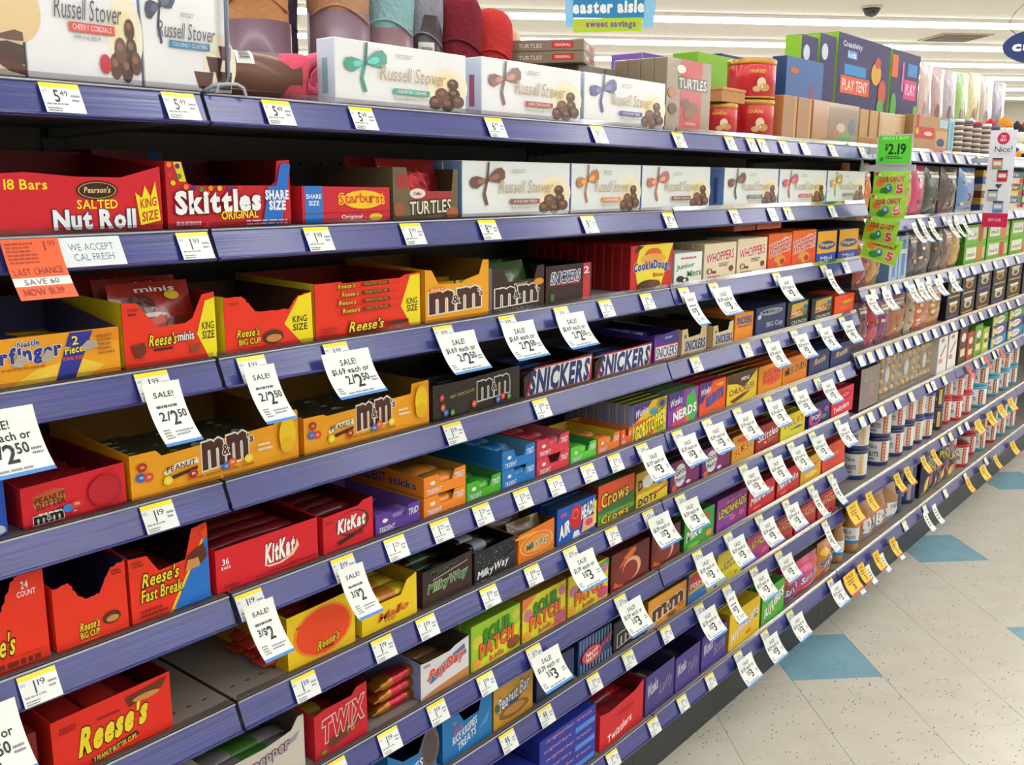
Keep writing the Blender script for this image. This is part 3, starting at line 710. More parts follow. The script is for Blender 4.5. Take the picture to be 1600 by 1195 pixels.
def tin(label, x, y, z, R, H, c='#c8202c', lid='#b9843c', pr=None):
    r = thing('biscuit_tin', label, 'tin', (x, y, z)); n = 32
    MB().lathe([(R*.97, 0), (R, .003), (R, H-.012), (R*.99, H-.010)], M(c, .28, .25, .5), n).obj('tin_body', r)
    MB().lathe([(R*1.015, H-.012), (R*1.02, H-.008), (R*1.02, H), (R*.98, H+.003), (R*.9, H+.001), (.002, H+.001)], M(lid, .25, .7), n).obj('tin_lid', r)
    MB().lathe([(R*1.012, .0), (R*1.012, .005), (R*1.0, .006)], M(lid, .25, .7), n).obj('base_rim', r)
    def f(s, t, l): a = 2.45+s*2.4; return ((R+.0006+l*.0003)*math.cos(a), (R+.0006+l*.0003)*math.sin(a), H*t)
    obj('printed_wrap', Print().add([Tx('#e9c24e', 'cookies', .44, .66, .72, .78, sh=.2), El('#e8d2b0', .66, .40, .08, .14), El('#c89a62', .72, .28, .1, .10), El('#d8b080', .58, .24, .07, .08), Rc('#e8e6e4', .02, .06, .14, .26), Rc('#55555a', .04, .1, .06, .22), Rc('#55555a', .08, .1, .1, .22)], f, True).mesh('printed_wrap'), r)
    return r
tx = XU(1190, zt+.02, .09)
tx -= .056
tin('round red biscuit tin, lower one of the stacked pair beside the cork boxes', tx, .10, zt, .064, .098)
tin('round red biscuit tin, upper one of the stacked pair beside the cork boxes', tx-.004, .10, zt+.102, .064, .098)
tx2 = XU(1136, zt+.02, .07)
tin('small red round tin left of the two stacked red tins', tx2, .105, zt, .056, .078)
r = thing('wooden_tray', 'light wooden tray stacked on the small red tin', 'tray', (tx2-.065, .055, zt+.0825))
MB().box(0, 0, 0, .125, .10, .028, M('#c08a55', .6, 0, 0, .2)).obj('tray_body', r); MB().box(-.002, -.002, .028, .127, .102, .034, M('#d09a62', .6)).obj('tray_rim', r)
carton(0, 1222, 1279, 0, 'upright blue winter scene box standing behind the cork boxes', None, 'toy box', 'toy_carton', ('#4a6ea8', '#2c4476', '#5a80b8'), .05, [Pg('#7fa2cc', (0, 0), (1, 0), (1, .3), (.6, .45), (.3, .3), (0, .4)), Pg('#c83a30', (.6, .4), (.76, .4), (.68, .8)), El('#dfe8f0', .3, .2, .2, .12), El('#c8d6e6', .85, .18, .14, .2), Rc('#d86a2c', .1, .82, .3, .88)], y=.22, z=zt, H=ZV(XU(1222, zt, .22), 86, .22)-zt)
KID = ('#30285e', '#8cc22c', '#2a2450')
circ = [El('#2c9ad8', .5, .68, .34, .10), Tx('#eef4f8', 'ages', .3, .65, .7, .71), Rc('#e8602c', .2, .25, .55, .5), Rc('#3a8ac8', .6, .3, .85, .5)]
for k, (a, b, hh) in enumerate(((1243, 1262, 53), (1271, 1290, 51))):
    hh = ZV(XU(a, zt, .29), hh, .29)-zt
    carton(0, a, b+6, 0, f'navy and lime craft kit box at the back, {"left" if k == 0 else "middle"} one of three in a row', None, 'toy box', 'toy_carton', KID, .06, [El('#cfd2e0', .3, .85, .2, .07)], left=circ, y=.29, z=zt, H=hh)
carton(0, 1299, 1380, 0, 'large navy craft kit box with orange label and lime side, right of three', None, 'toy box', 'toy_carton', KID, .065,
       [Tx('#d8dcea', 'Creativity', .08, .88, .42, .94, oc='#5a5f90'), Rc('#3a8ac8', .16, .80, .34, .87), Tx('#eef0f8', 'kids', .18, .81, .32, .86), Rc('#2f8ccc', .12, .66, .52, .75), Rc('#e0562c', .06, .50, .60, .65), Tx('#f0e4d8', 'PLAY TENT', .1, .53, .56, .62), El('#d8a02c', .72, .72, .1, .1), El('#c83a2c', .74, .82, .06, .05), El('#c84a2c', .86, .56, .08, .12), El('#5aa83a', .84, .42, .07, .08), Pg('#d8502c', (.62, .12), (.92, .12), (.82, .3)), Pg('#e8c02c', (.72, .2), (.9, .2), (.82, .34))], left=circ, y=.29, z=zt, H=ZV(XU(1299, zt, .29), 49, .29)-zt)
carton(0, 1383, 1426, 0, 'navy and magenta craft kit box between the orange label one and the pink bags', None, 'toy box', 'toy_carton', KID, .06,
       [Rc('#e0622c', .0, .74, .2, .95), Rc('#3a8ac8', .55, .78, .9, .9), Rc('#d83a78', .45, .55, .92, .74), Tx('#f4dce6', 'PLAY', .52, .6, .86, .7), Pg('#d86aa8', (.15, .05), (.75, .05), (.7, .28), (.2, .28)), El('#5aa83a', .12, .45, .1, .14), Rc('#d86aa8', .35, .62, .42, .9), Rc('#7fb82c', .85, .1, 1, .5)], y=.29, z=zt, H=ZV(XU(1384, zt, .29), 76, .29)-zt)
CK = ('#b9895c', '#c0844a', '#c98f58')
for k, (a, b) in enumerate(((1221, 1242), (1244, 1265), (1267, 1289))):
    carton(0, a, b+(50 if k == 2 else 0), 0, ['cork brown gift box with its narrow side forward, left one of three', 'cork brown gift box with its narrow side forward, middle one of three', 'gift box with autumn toy scene in clear wrap beside the cork brown boxes'][k], ['left cork box', 'middle cork box', 'toy scene gift box'][k], 'gift box', 'gift_carton',
           ('#b08a6c', CK[1], CK[2]), .10 if k < 2 else .10, ([Pg('#8a6a50', (.3, .1), (1, .1), (1, .9), (.35, .9)), El('#6a8a4a', .7, .2, .25, .12), El('#3f5a8a', .85, .45, .07, .22), El('#c8b090', .6, .4, .1, .12), El('#b8503a', .5, .25, .08, .1), Rc('#b0784a', 0, 0, .3, 1)] if k == 2 else [Rc('#d09a60', .82, 0, 1, 1)]), y=.032, z=zt, H=.117, mk=wrap if k == 2 else card)
for k, (a, b) in enumerate(((1341, 1354), (1356, 1369), (1371, 1411))):
    carton(0, a, b, 0, ['thin cork brown gift box, left of the pair left of the tan wrapped box', 'thin cork brown gift box, right of the pair left of the tan wrapped box', 'tan wrapped gift box with a glossy face above the green price card'][k], ['thin left cork box', 'thin right cork box', 'tan wrapped gift box'][k], 'gift box', 'gift_carton', ('#b9966a', CK[1], CK[2]), .10, [Rc('#c8a474', .1, .1, .9, .9), El('#8a7050', .7, .4, .1, .1)] if k == 2 else [], y=.06, z=zt, H=.118, mk=wrap if k == 2 else card)
carton(0, 1340, 1400, 0, 'low flat brown gift box lying at the shelf edge below the thin cork boxes', None, 'gift box', 'gift_carton', ('#b4844e', '#a87a46', '#b8884e'), .026, [Rc('#a87642', .02, .1, .98, .9)], y=.031, z=zt, H=.030)
carton(0, 1424, 1478, 0, 'brown gift box with a wide red label and pale blue wrap', 'red label gift box', 'gift box', 'gift_carton', ('#b08a62', '#a07a52', '#b8946c'), .10, [Rc('#c8333a', .05, .35, .6, .68), El('#e8c0b0', .42, .5, .12, .06), Rc('#c8a070', .64, .1, 1, .62), El('#3a4a78', .8, .28, .12, .12), Rc('#a8c8d0', .72, .72, .98, .95), Rc('#c8333a', .08, .68, .14, 1), El('#d8b02c', .1, .55, .05, .1)], y=.035, z=zt, H=.125)
carton(0, 1480, 1488, 0, 'slim pale blue wrapped box beside the red label gift box', None, 'gift box', 'gift_carton', ('#a8cdd8', '#8fb8c8', '#c0dce4'), .08, [Rc('#6fa8c0', .2, .1, .8, .9)], y=.035, z=zt, H=.13)
# patterned tubes, far bags and soft toys
for k in range(9):
    x = XU(1494+k*7.2, zt, .05); r = thing('striped_candy_tube', f'upright tube of brown and cream striped candy, {ORD[k]} from left of nine', 'candy tube', (x+.03, .065+.02*(k % 2), zt), 0, 'striped candy tubes')
    m = MB(); n = 14
    for zz in range(12): m.lathe([(.024, zz*.0105), (.0265, zz*.0105+.005), (.024, zz*.0105+.0104)], M(['#d8cfc0', '#8a6a58', '#cfc4b4', '#5c5560'][(zz+k) % 4], .4), n)
    m.obj('candy_stack', r); MB().lathe([(.026, .126), (.027, .13), (.026, .138), (.002, .139)], M(['#e0dcd4', '#c8303a', '#5a70a8'][k % 3], .3), n).obj('tube_cap', r)
fb = [('#c9a8a0', '#b08890'), ('#b88a8c', '#a07078'), ('#a9a0a8', '#8a8aa0'), ('#8fb85a', '#c8d8a0'), ('#c9bd7c', '#b0a870'), ('#b8a898', '#98887c'), ('#8a7c90', '#6a6a88')]
fl = ['pale pink patterned bag', 'dusty rose patterned bag', 'grey and lilac patterned bag', 'lime edged clear bag', 'yellow cream patterned bag', 'beige patterned bag', 'mauve patterned bag']
for k in range(7):
    x = XU(1428+k*19, zt+.05, .33); hq = ZV(x, [97, 104, 108, 112, 112, 118, 125][k], .33)-zt; wq = XU(1428+k*19+18.6, zt+.05, .33)-x; pouch(f'{fl[k]} at the back, {ORD[k]} of seven towards the right edge', 'gift bag', (x, .33, zt), wq, hq, .04, *fb[k], name='gift_bag', seed=k, pr=[El('#8a5a58', .3, .5, .12, .1), El('#dfe0e4', .6, .6, .12, .14), El('#5a7a9a', .5, .3, .1, .08), El('#c8b070', .75, .35, .08, .1)], group='patterned gift bags at the back')
def plush(label, x, y, z, s, c, hat, c2='#f0ece4'):
    r = thing('soft_toy', label, 'soft toy', (x, y, z)); f = M(c, .95, 0, 0, .5, 90); h = M(hat, .9, 0, 0, .4, 90)
    m = MB(); m.lathe([(.01*s, 0), (.045*s, .004*s), (.055*s, .03*s), (.045*s, .065*s), (.02*s, .078*s), (.002, .08*s)], f, 14); m.obj('body', r)
    m = MB(); m.lathe([(.01*s, .072*s), (.034*s, .08*s), (.042*s, .105*s), (.034*s, .13*s), (.002, .142*s)], M(c2, .95, 0, 0, .5, 90), 14); m.obj('head', r)
    m = MB(); m.lathe([(.036*s, .122*s), (.038*s, .132*s), (.02*s, .155*s), (.002, .175*s)], h, 12); m.obj('hat', r)
    for sx in (-1, 1):
        MB().tube([(sx*.045*s, -.01*s, .06*s), (sx*.07*s, -.03*s, .04*s), (sx*.075*s, -.045*s, .03*s)], .013*s, f, 7).obj('arm', r)
        MB().tube([(sx*.025*s, -.03*s, .013*s), (sx*.035*s, -.07*s, .013*s)], .014*s, h, 7).obj('leg', r)
        MB().lathe([(.0005, .108*s), (.004*s, .11*s), (.0005, .114*s)], M('#1a1818', .3), 8, cx=sx*.014*s, cy=-.040*s).obj('eye', r)
cols = [('#e8c82c', '#c8202c'), ('#c8202c', '#e8e4dc'), ('#2c4a9c', '#e0902c'), ('#3c8a4a', '#c8202c'), ('#e8e4dc', '#2c2c30'), ('#e0902c', '#2c5aa8'), ('#3a9a8c', '#e8c82c'), ('#c8303a', '#2c8a4a')]
nmc = ['yellow soft toy with red hat', 'red soft toy with white hat', 'blue soft toy with orange hat', 'green soft toy with red hat', 'white soft toy with black hat', 'orange soft toy with blue hat', 'teal soft toy with yellow hat', 'crimson soft toy with green hat']
for k in range(8):
    plush(nmc[k]+' in the toy heap beside the tall sign', 4.21+(k//2)*.25+(k % 2)*.125, .115+(k % 2)*.115, zt+.002, 1.0+.08*(k % 3), *cols[k])
for k in range(3): plush(['red capped', 'striped scarfed', 'navy capped'][k]+' cream soft toy sitting further back on the top shelf at the right edge', 5.46+k*.30, .22, zt+.003, 1.45, ['#e8e0d0', '#c83a3a', '#2c3a6c'][k], ['#c8202c', '#e8c82c', '#1f2c5c'][k])

# ================================================================ second shelf
def kid(*a): return a
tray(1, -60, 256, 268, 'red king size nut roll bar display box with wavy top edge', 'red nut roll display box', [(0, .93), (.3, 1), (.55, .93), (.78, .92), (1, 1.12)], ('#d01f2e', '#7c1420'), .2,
     [Tx('#f2e02a', '18 Bars', .20, .72, .40, .88, b=.03), El('#3a1a1c', .65, .70, .11, .17), El('#d8b25a', .65, .70, .10, .14), El('#3a1a1c', .65, .70, .095, .13), Tx('#ecd48a', "Pearson's", .58, .66, .72, .76, sh=.2), Tx('#f2e02a', 'SALTED', .54, .39, .75, .54, b=.03),
      Tx('#e6ecf2', 'Nut Roll', .42, .06, .84, .36, b=.05, oc='#3a2c44', ow=.085), Pg('#f0de20', (.87, .08), (.85, .66), (.885, .56), (.905, .78), (.935, .58), (.965, .86), (.985, .16)), Tx('#c81f2c', 'KING', .875, .40, .965, .56, b=.03, rise=.05), Tx('#c81f2c', 'SIZE', .88, .17, .97, .33, b=.03, rise=.05)],
     fill=dict(c='#a81822', layers=2, lab='red wrapped nut roll'), hb=.10)
tray(1, 150, 262, 0, 'second red fruit candy box with blue panel standing further back', None, [(0, 1), (1, 1)], ('#7a1822', '#3a0c10'), .1, [Rc('#2460b8', .78, .5, .98, 1), Tx('#3a5aa8', 'Skittles', .1, .5, .7, .85, b=.04)], y=.24, H=.105)
tray(1, 262, 456, 252, 'red fruit candy display box with rainbow lentils and blue share size band', 'rainbow candy display box', [(0, 1), (.12, 1), (.155, .68), (.2, .64), (.83, .64), (.87, .7), (.89, 1.04), (1, 1.06)], ('#c4202c', '#6a1218'), .2,
     [Pg('#e8d020', (.06, .99), (.12, .99), (.15, .7), (.1, .7))] + [El(c, a, b, .018, .04) for a, b, c in ((.03, .95, '#e88a20'), (.09, .93, '#5a2a80'), (.03, .8, '#d8381c'), (.1, .78, '#3a9a3a'), (.05, .68, '#e8c820'), (.2, .6, '#5a2a80'), (.26, .58, '#3a9a3a'), (.33, .6, '#e88a20'), (.4, .6, '#e8c820'), (.3, .52, '#e8c820'), (.48, .6, '#5a2a80'), (.56, .6, '#d8381c'), (.14, .62, '#e88a20'))] +
     [Pg('#2470cc', (.74, .0), (.90, .0), (1, .98), (.92, 1), (.90, .9), (.87, .64), (.80, .62)), Tx('#eef2f4', 'Skittles', .06, .24, .72, .56, b=.05, rise=.04, oc='#8a1420', ow=.085), Tx('#f0d828', 'ORIGINAL', .40, .12, .70, .25, b=.03, rise=.02), Tx('#eef2f6', 'SHARE', .77, .42, .97, .56, b=.05), Tx('#eef2f6', 'SIZE', .80, .25, .94, .39, b=.05), Ln('#d8b0b0', .05, .04, .25, .10, 1, 3), Ln('#d8c0d0', .6, .02, .98, .09, 2, 3)],
     fill=dict(c='#7a1418', layers=1, lab='red fruit candy bag'))
tray(1, 472, 610, 291, 'red fruit chew display box with blue share size stripe and yellow logo', 'fruit chew display box', [(0, 1), (1, .96)], ('#cf2436', '#6a1218'), .2,
     [Rc('#2c78cc', .03, .0, .22, 1), Tx('#eef2f6', 'SHARE', .045, .66, .205, .78, b=.04), Tx('#eef2f6', 'SIZE', .07, .48, .18, .60, b=.04), El('#f0c828', .68, .62, .24, .26), Rc('#a81828', 0, .26, 1, .28), Tx('#e84a20', 'Starburst', .40, .50, .92, .78, b=.04, oc='#f0d030', arc=.03), Tx('#f2ece8', 'Original', .42, .06, .66, .20, b=.02), El('#f0c828', .82, .12, .08, .1)], fill=dict(c='#8a1c28', layers=2, lab='red fruit chew pack'))
tray(1, 614, 716, 254, 'golden brown nut cluster display box holding shiny red bags', 'nut cluster display box', [(0, .92), (.2, .92), (.24, .5), (.9, .5), (.93, .9), (1, .9)], ('#6d5f48', '#4a3c2c'), .2,
     [Rc('#a83238', .06, .55, .2, .8), Pg('#a83238', (.3, .48), (.9, .48), (.9, .35), (.3, .35)), El('#e4dcd0', .36, .46, .12, .09), Tx('#6a3b28', 'DeMet', .30, .43, .42, .49, sh=.2), Tx('#dcd8c4', 'TURTLES', .24, .10, .88, .33, b=.02, oc='#3a3020', rise=.04), El('#9a5a38', .08, .18, .08, .14), El('#a8623c', .9, .1, .1, .1), Ln('#8a8a90', .5, .02, .85, .06, 1, 2)],
     fill=dict(kind='bags', c='#b02a30', c2='#e0c0a0', layers=2, wd=.11, hh=.098, lab='shiny red bag of nut clusters', mk=foil))
rsd = [(722, 890, '#6b4436', '#8a4a44', 'ASSORTED', 'brown ribbon'), (892, 1000, '#c07a3c', '#e08a3a', 'CARAMEL', 'orange ribbon'), (1002, 1108, '#b8705c', '#7a4a40', 'PECAN', 'rose ribbon'), (1130, 1214, '#6b4436', '#5a5a58', 'MIXED', 'dark brown ribbon'), (1216, 1289, '#c04a5a', '#c0444a', 'NUTS', 'crimson ribbon'), (1291, 1349, '#cfa458', '#6a6a50', 'FUDGE', 'gold ribbon')]
for k, (a, b, bc, bd, t, nm) in enumerate(rsd):
    carton(1, a, b, 0, f'white chocolate box with {nm} bow on the second shelf', f'{nm} chocolate box', 'chocolate box', 'chocolate_box', ('#e3e9ea', '#7fa2dc', '#dfe6ea'), .045 if k in (0, 3) else .04, rs(bc, bd, t, txt='#b8a276'), H=.098, mk=wrap,
           left=[Rc('#4a6ab0', .35, .1, .6, .75)] if k in (0, 3) else [], n=3 if k in (0, 3) else 1, behind=f'white and blue chocolate box queued behind the {nm} one')

# ================================================================ third shelf
RE = '#e8341c'
def king(s0, c='#f0dc1e'): return [Pg(c, (s0, .34), (s0+.14, .98), (1, .98), (1, .0), (s0+.17, .0)), Tx('#30241c', 'KING', s0+.06, .40, .985, .54, b=.03), Tx('#30241c', 'SIZE', s0+.06, .22, .985, .36, b=.03)]
tray(2, -90, 190, 543, 'orange and yellow peanut crunch bar display box with torn patches and blue slash', 'peanut crunch display box', [(0, 1), (1, 1.0)], ('#efa31c', '#4a4a70'), .2,
     [Pg('#f2c83a', (.35, .0), (.5, .3), (.75, .42), (.9, .2), (.8, 0)), Pg('#f4d850', (0.45, .1), (.6, .22), (.52, .0)), Pg('#e88a18', (.7, .98), (1, .98), (1, .7)), Pg('#2c3494', (.60, .0), (.715, .0), (.84, .98), (.70, .98)),
      Tx('#2a3590', 'Butterfinger', .02, .40, .64, .78, b=.05, oc='#f0e8d8', rise=.12), Tx('#2a3590', 'Nestle', .40, .80, .52, .92, b=.03, oc='#e8e8e8', rise=.03), Tx('#f0dc28', '2', .71, .72, .745, .90, b=.03), Tx('#f0dc28', 'Piece', .665, .54, .77, .70, b=.03, rise=.03), Tx('#e8602c', 'KING SIZE', .65, .40, .77, .47, b=.02),
      Pg('#b3a79c', (.36, .42), (.40, .66), (.44, .60), (.45, .48), (.41, .38)), Pg('#b3a79c', (.52, .5), (.56, .7), (.60, .62), (.59, .46), (.54, .42)), Pg('#b3a79c', (.76, .66), (.80, .78), (.85, .76), (.87, .62), (.80, .56), (.77, .56)), Ln('#a8662a', .86, .45, .97, .88, 5, 4), Ln('#a8662a', .3, .34, .56, .38, 1, 4)],
     fill=dict(c='#e8b428', c2='#2c3494', layers=2, lab='peanut crunch bar'), hb=.085)
carton(2, 70, 178, 0, 'dark red peanut butter candy box seen sideways at the back of the third shelf', None, cols=('#7c1a18', '#6a1414', '#7c1a18'), D=.12, pr=[Rc('#a8b428', .88, 0, 1, 1), Tx('#8a8a2c', "Reese's", .15, .4, .8, .8, b=.02, sh=.2)], y=.25, H=.085)
tray(2, 195, 340, 475, 'orange-red mini peanut butter cup display box with deep notch and yellow king size arrow', 'mini cup display box', [(0, 1), (.15, .98), (.36, .58), (.66, .60), (.74, .66), (.86, 1.02), (1, 1.05)], (RE, '#8a1c10'), .2,
     [Tx('#3a2018', 'COUNT', .05, .86, .17, .91, b=0), Ln('#7a2014', .06, .80, .15, .83, 1, 3)] + [Pg('#f0dc1e', (.78, .40), (.89, .92), (1, .96), (1, .0), (.90, 0)), Tx('#30241c', 'KING', .84, .46, .975, .58, b=.03), Tx('#30241c', 'SIZE', .84, .31, .975, .43, b=.03)] +
     [Tx('#e8d430', "Reese's", .25, .30, .56, .48, b=.03, sh=.3, oc='#5a1c10'), Tx('#e8e2dc', 'minis', .56, .33, .74, .46, b=.02, oc='#8a2c18'), Rc('#4a2418', .30, .22, .50, .26), Pg('#6b2c1c', (.06, .34), (.2, .38), (.22, .24), (.16, .14), (.1, .16)), Pg('#8a4a24', (.68, .24), (.80, .26), (.78, .12), (.70, .12))],
     fill=dict(kind='bags', c='#9a2418', c2='#d8c02c', layers=4, wd=.11, hh=.105, lab='brown and red bag of mini cups', mk=film, top=[El('#5a2418', .3, .7, .2, .14), El('#d8c02c', .75, .8, .10, .06), El('#e0d8d0', .45, .55, .18, .03), Pg('#d8341c', (.1, .3), (.6, .45), (.55, .55), (.1, .42)), El('#6a2c1c', .75, .4, .16, .12), El('#d8c02c', .3, .22, .1, .05), Tx('#e8e2dc', 'minis', .3, .86, .8, .93)]), torn=False, side='#e0cc24')
tray(2, 352, 490, 465, 'orange-red large cup display box with torn corner and yellow king size arrow', 'large cup display box', [(0, 1), (.2, .98), (.30, .78), (.33, .70), (.72, .66), (.84, .9), (1, .96)], (RE, '#5a3828'), .2,
     [Pg('#f0dc1e', (.66, .40), (.84, .88), (.99, .93), (1, .0), (.86, .0)), Tx('#30241c', 'KING', .76, .40, .93, .52, b=.03), Tx('#30241c', 'SIZE', .76, .25, .93, .37, b=.03), Tx('#e8d430', "Reese's", .12, .26, .38, .40, b=.03, sh=.3, oc='#5a1c10'), Tx('#e8d430', 'BIG CUP', .14, .12, .38, .22, b=.03, oc='#5a1c10'), El('#5a2818', .52, .2, .12, .13), El('#c88a4a', .53, .17, .09, .07), Tx('#7a2014', 'COUNT', .06, .84, .16, .89, b=0)], torn=True,
     left=[Pg('#e8d81e', (0, 0), (1, 0), (1, 1), (0, 1)), Tx('#30241c', 'KINGS', .1, .4, .9, .6, b=.02)], fill=dict(c='#a82a1a', layers=1, mx=3, d0=.08, lab='red large cup pack'))
tray(2, 493, 657, 445, 'orange-red display box showing a stack of peanut butter cup packs and a yellow arrow', 'stacked cup display box', [(0, 1), (.24, 1), (.245, .97), (.8, .97), (.84, 1.02), (1, 1.05)], (RE, '#8a1c10'), .2,
     [Pg('#f0dc1e', (.80, .42), (.90, 1.0), (1, 1.02), (1, .02), (.9, .02)), Tx('#30241c', 'KING', .86, .44, .97, .56, b=.03), Tx('#30241c', 'SIZE', .86, .30, .97, .42, b=.03)] +
     [x for k in range(4) for x in (Pg('#c82c1a', (.16+.02*(k % 2), .86-k*.15), (.78-.02*(k % 2), .90-k*.15), (.78-.02*(k % 2), .885-k*.15), (.16+.02*(k % 2), .845-k*.15)), Tx('#e0cc2c', "Reese's", .20+.03*(k % 2), .88-k*.15, .36+.03*(k % 2), .96-k*.15, sh=.2, oc='#7a2014'), Rc('#4a2418', .42, .89-k*.15, .68, .945-k*.15), Tx('#d8c02c', '4 PEANUT BUTTER CUPS', .44, .90-k*.15, .66, .935-k*.15, b=0))] +
     [Tx('#e8d430', "Reese's", .28, .06, .62, .26, b=.03, sh=.3, oc='#5a1c10'), Rc('#4a2418', .64, .10, .86, .17), Ln('#a02818', .04, .06, .2, .2, 3, 2)], fill=dict(c='#d8301c', layers=3, lab='orange-red peanut butter cup pack'), side='#e0cc24')
def mmt(c, s0, t0, s1, t1, oc, rise=0):
    w_ = s1-s0; h = t1-t0
    return [Tx(c, 'm', s0, t0, s0+.44*w_, t1, b=.05, oc=oc, rise=rise*.44), Tx(c, 'm', s0+.56*w_, t0+rise*.5, s1, t1+rise*.5, b=.05, oc=oc, rise=rise*.44), Tx(c, '&', s0+.43*w_, t0+.3*h+rise*.25, s0+.57*w_, t0+.75*h+rise*.25, b=.02, oc=oc)]
def mm(t0, t1, s0=.08, s1=.94, rise=.04, c='#4a2a22', oc='#e6e2da'): return mmt(c, s0, t0, s1, t1, oc, rise) + [Tx(c, "'s", s1-.02, t0+(t1-t0)*.6, s1+.05, t1, b=.04, oc=oc)]
tray(2, 664, 764, 424, 'yellow peanut candy display box with tall side ears', 'yellow third shelf candy box', [(0, 1.02), (.1, 1), (.2, .72), (.55, .70), (.62, .76), (.84, .84), (.9, 1.12), (1, 1.12)], ('#efa41c', '#8a6a20'), .2,
     mm(.2, .55, .08, .84) + [Pg('#e88020', (.06, .56), (.28, .6), (.28, .68), (.07, .66)), Tx('#f0e4d0', 'PEANUT', .08, .58, .27, .65, b=0)], fill=dict(kind='bags', c='#d89a1c', c2='#8a5a18', layers=3, wd=.05, hh=.06, lab='yellow candy bag'))
tray(2, 768, 850, 420, 'dark brown candy display box with white outlined lettering on the third shelf', 'dark brown third shelf candy box', [(0, 1), (.2, .98), (.3, .66), (.8, .68), (.86, .96), (1, .98)], ('#36241f', '#1c1412'), .2, mm(.16, .5, .08, .84, c='#33211d') + [Tx('#c8c0a8', 'PEANUT', .4, .54, .66, .62), El('#e09028', .88, .6, .1, .08)],
     fill=dict(kind='bags', c='#3f5a2c', c2='#5a7a3a', layers=3, wd=.08, hh=.085, lab='dark bag of candy'), left=[Rc('#a8bcd0', .0, 0, 1, 1)])
tray(2, 852, 924, 417, 'dark brown two bar nougat display box with red stripe reading 2', 'brown two bar display box', [(0, 1), (1, 1.0)], ('#33201c', '#1c1210'), .2,
     [Tx('#28407c', 'SNICKERS', .1, .54, .74, .82, b=.04, oc='#e8e4e0', ow=.085, sh=.15, rise=.03), Rc('#c8303c', .8, .0, .96, 1), Tx('#e8eef4', '2', .82, .72, .93, .9, b=.04), Rc('#3f7a3a', .1, .06, .17, .26), Rc('#c8303c', .06, .48, .76, .50)], fill=dict(c='#33201c', c2='#28407c', layers=3, lab='brown two bar pack'))
# thin red cookie dough boxes queued with their spines showing
xa, xb = XU(984, deck(2)+.006, .03), XU(1050, deck(2)+.006, .03)
CDp = [Pg('#e8d83c', (.22, 1), (1, 1), (.92, .75), (.7, .0), (.18, .0), (.1, .5)), Pg('#3a3020', (.1, .82), (.3, .98), (.14, .98), (.08, .88)), El('#e0602c', .52, .78, .2, .14), El('#e8a83c', .52, .68, .3, .12), Tx('#3a3a80', 'CookieDough', .06, .36, .92, .60, b=.05, oc='#e8e4f0', arc=.05), Tx('#c8302c', 'Bites', .52, .27, .76, .36, b=.03), El('#4a2a1c', .42, .1, .28, .12), El('#6a4228', .55, .12, .14, .08)]
carton(2, 984, 1050, 385, 'red and yellow cookie dough candy box facing out at the front of its row', 'cookie dough box', 'candy box', 'candy_carton', ('#cc2a24', '#8e1a1e', '#a82024'), .021, CDp, left=[Rc('#a82228', .0, 0, .12, 1)], n=12, gap=.003, behind='thin red cookie dough box, narrow side showing')
carton(2, 1053, 1096, 397, 'white and green chocolate mint box', 'white mint box', cols=('#e6eae4', '#b8c4c4', '#c8d0d0'), D=.025, pr=[Tx('#2c7a3c', 'Junior', .06, .46, .72, .66, b=.03, rise=.05), Tx('#2c7a3c', 'Mints', .46, .22, .96, .42, b=.03, rise=.04), El('#3a241c', .2, .18, .14, .1), El('#3a241c', .38, .12, .13, .09), El('#e8e4e0', .36, .12, .06, .05), Ln('#c86a70', .2, .8, .8, .86, 1, 3)], n=3, gap=.002, behind='white mint box queued behind the front one')
def whop(bg, c='#c8303a'): return [Tx(c, 'WHOPPERS', .06, .50, .92, .76, b=.04, oc='#f4ece4' if bg else '#f0e4d8', ow=.085, rise=.10), Ln('#5a4438', .45, .34, .8, .44, 3, 2), El('#6a3a2c', .16, .24, .09, .08), El('#d8c4a0', .16, .24, .05, .06), El('#6a3a2c', .3, .2, .07, .04), El('#6a3a2c', .84, .26, .07, .08), Ln('#c8447c', .1, .05, .5, .1, 1, 3)]
carton(2, 1099, 1149, 382, 'cream malted milk ball box, left of the cream pair', 'left cream malt ball box', cols=('#e2d4b2', '#c8b890', '#d8cca8'), D=.03, pr=whop(1), n=3, behind='cream malted milk ball box behind the left one')
carton(2, 1151, 1197, 374, 'cream malted milk ball box, right of the cream pair', 'right cream malt ball box', cols=('#e2d4b2', '#c8b890', '#d8cca8'), D=.03, pr=whop(1), n=3, behind='cream malted milk ball box behind the right one')
OW = [Pg('#e8481c', (0, .3), (.5, .6), (1, .4), (1, 0), (0, 0)), El('#e8902c', .5, .25, .25, .16), El('#c85a1c', .3, .12, .12, .1), El('#8a3c1c', .6, .22, .1, .08), El('#e8a03c', .7, .85, .12, .06)]
carton(2, 1199, 1235, 366, 'bright orange malted milk ball box, left of the orange pair', 'left orange malt ball box', cols=('#ee6420', '#c8501c', '#d85a20'), D=.03, pr=OW+[Tx('#c8303a', 'WHOPPERS', .02, .46, .96, .78, b=.04, oc='#f0e4d8', rise=.2)], n=3, behind='orange malted milk ball box behind the left orange one')
carton(2, 1236, 1273, 361, 'bright orange malted milk ball box, right of the orange pair', 'right orange malt ball box', cols=('#ee6420', '#c8501c', '#d85a20'), D=.03, pr=OW+[Tx('#c8303a', 'WHOPPERS', .02, .46, .96, .78, b=.04, oc='#f0e4d8', rise=.2)], n=3, behind='orange malted milk ball box behind the right orange one')
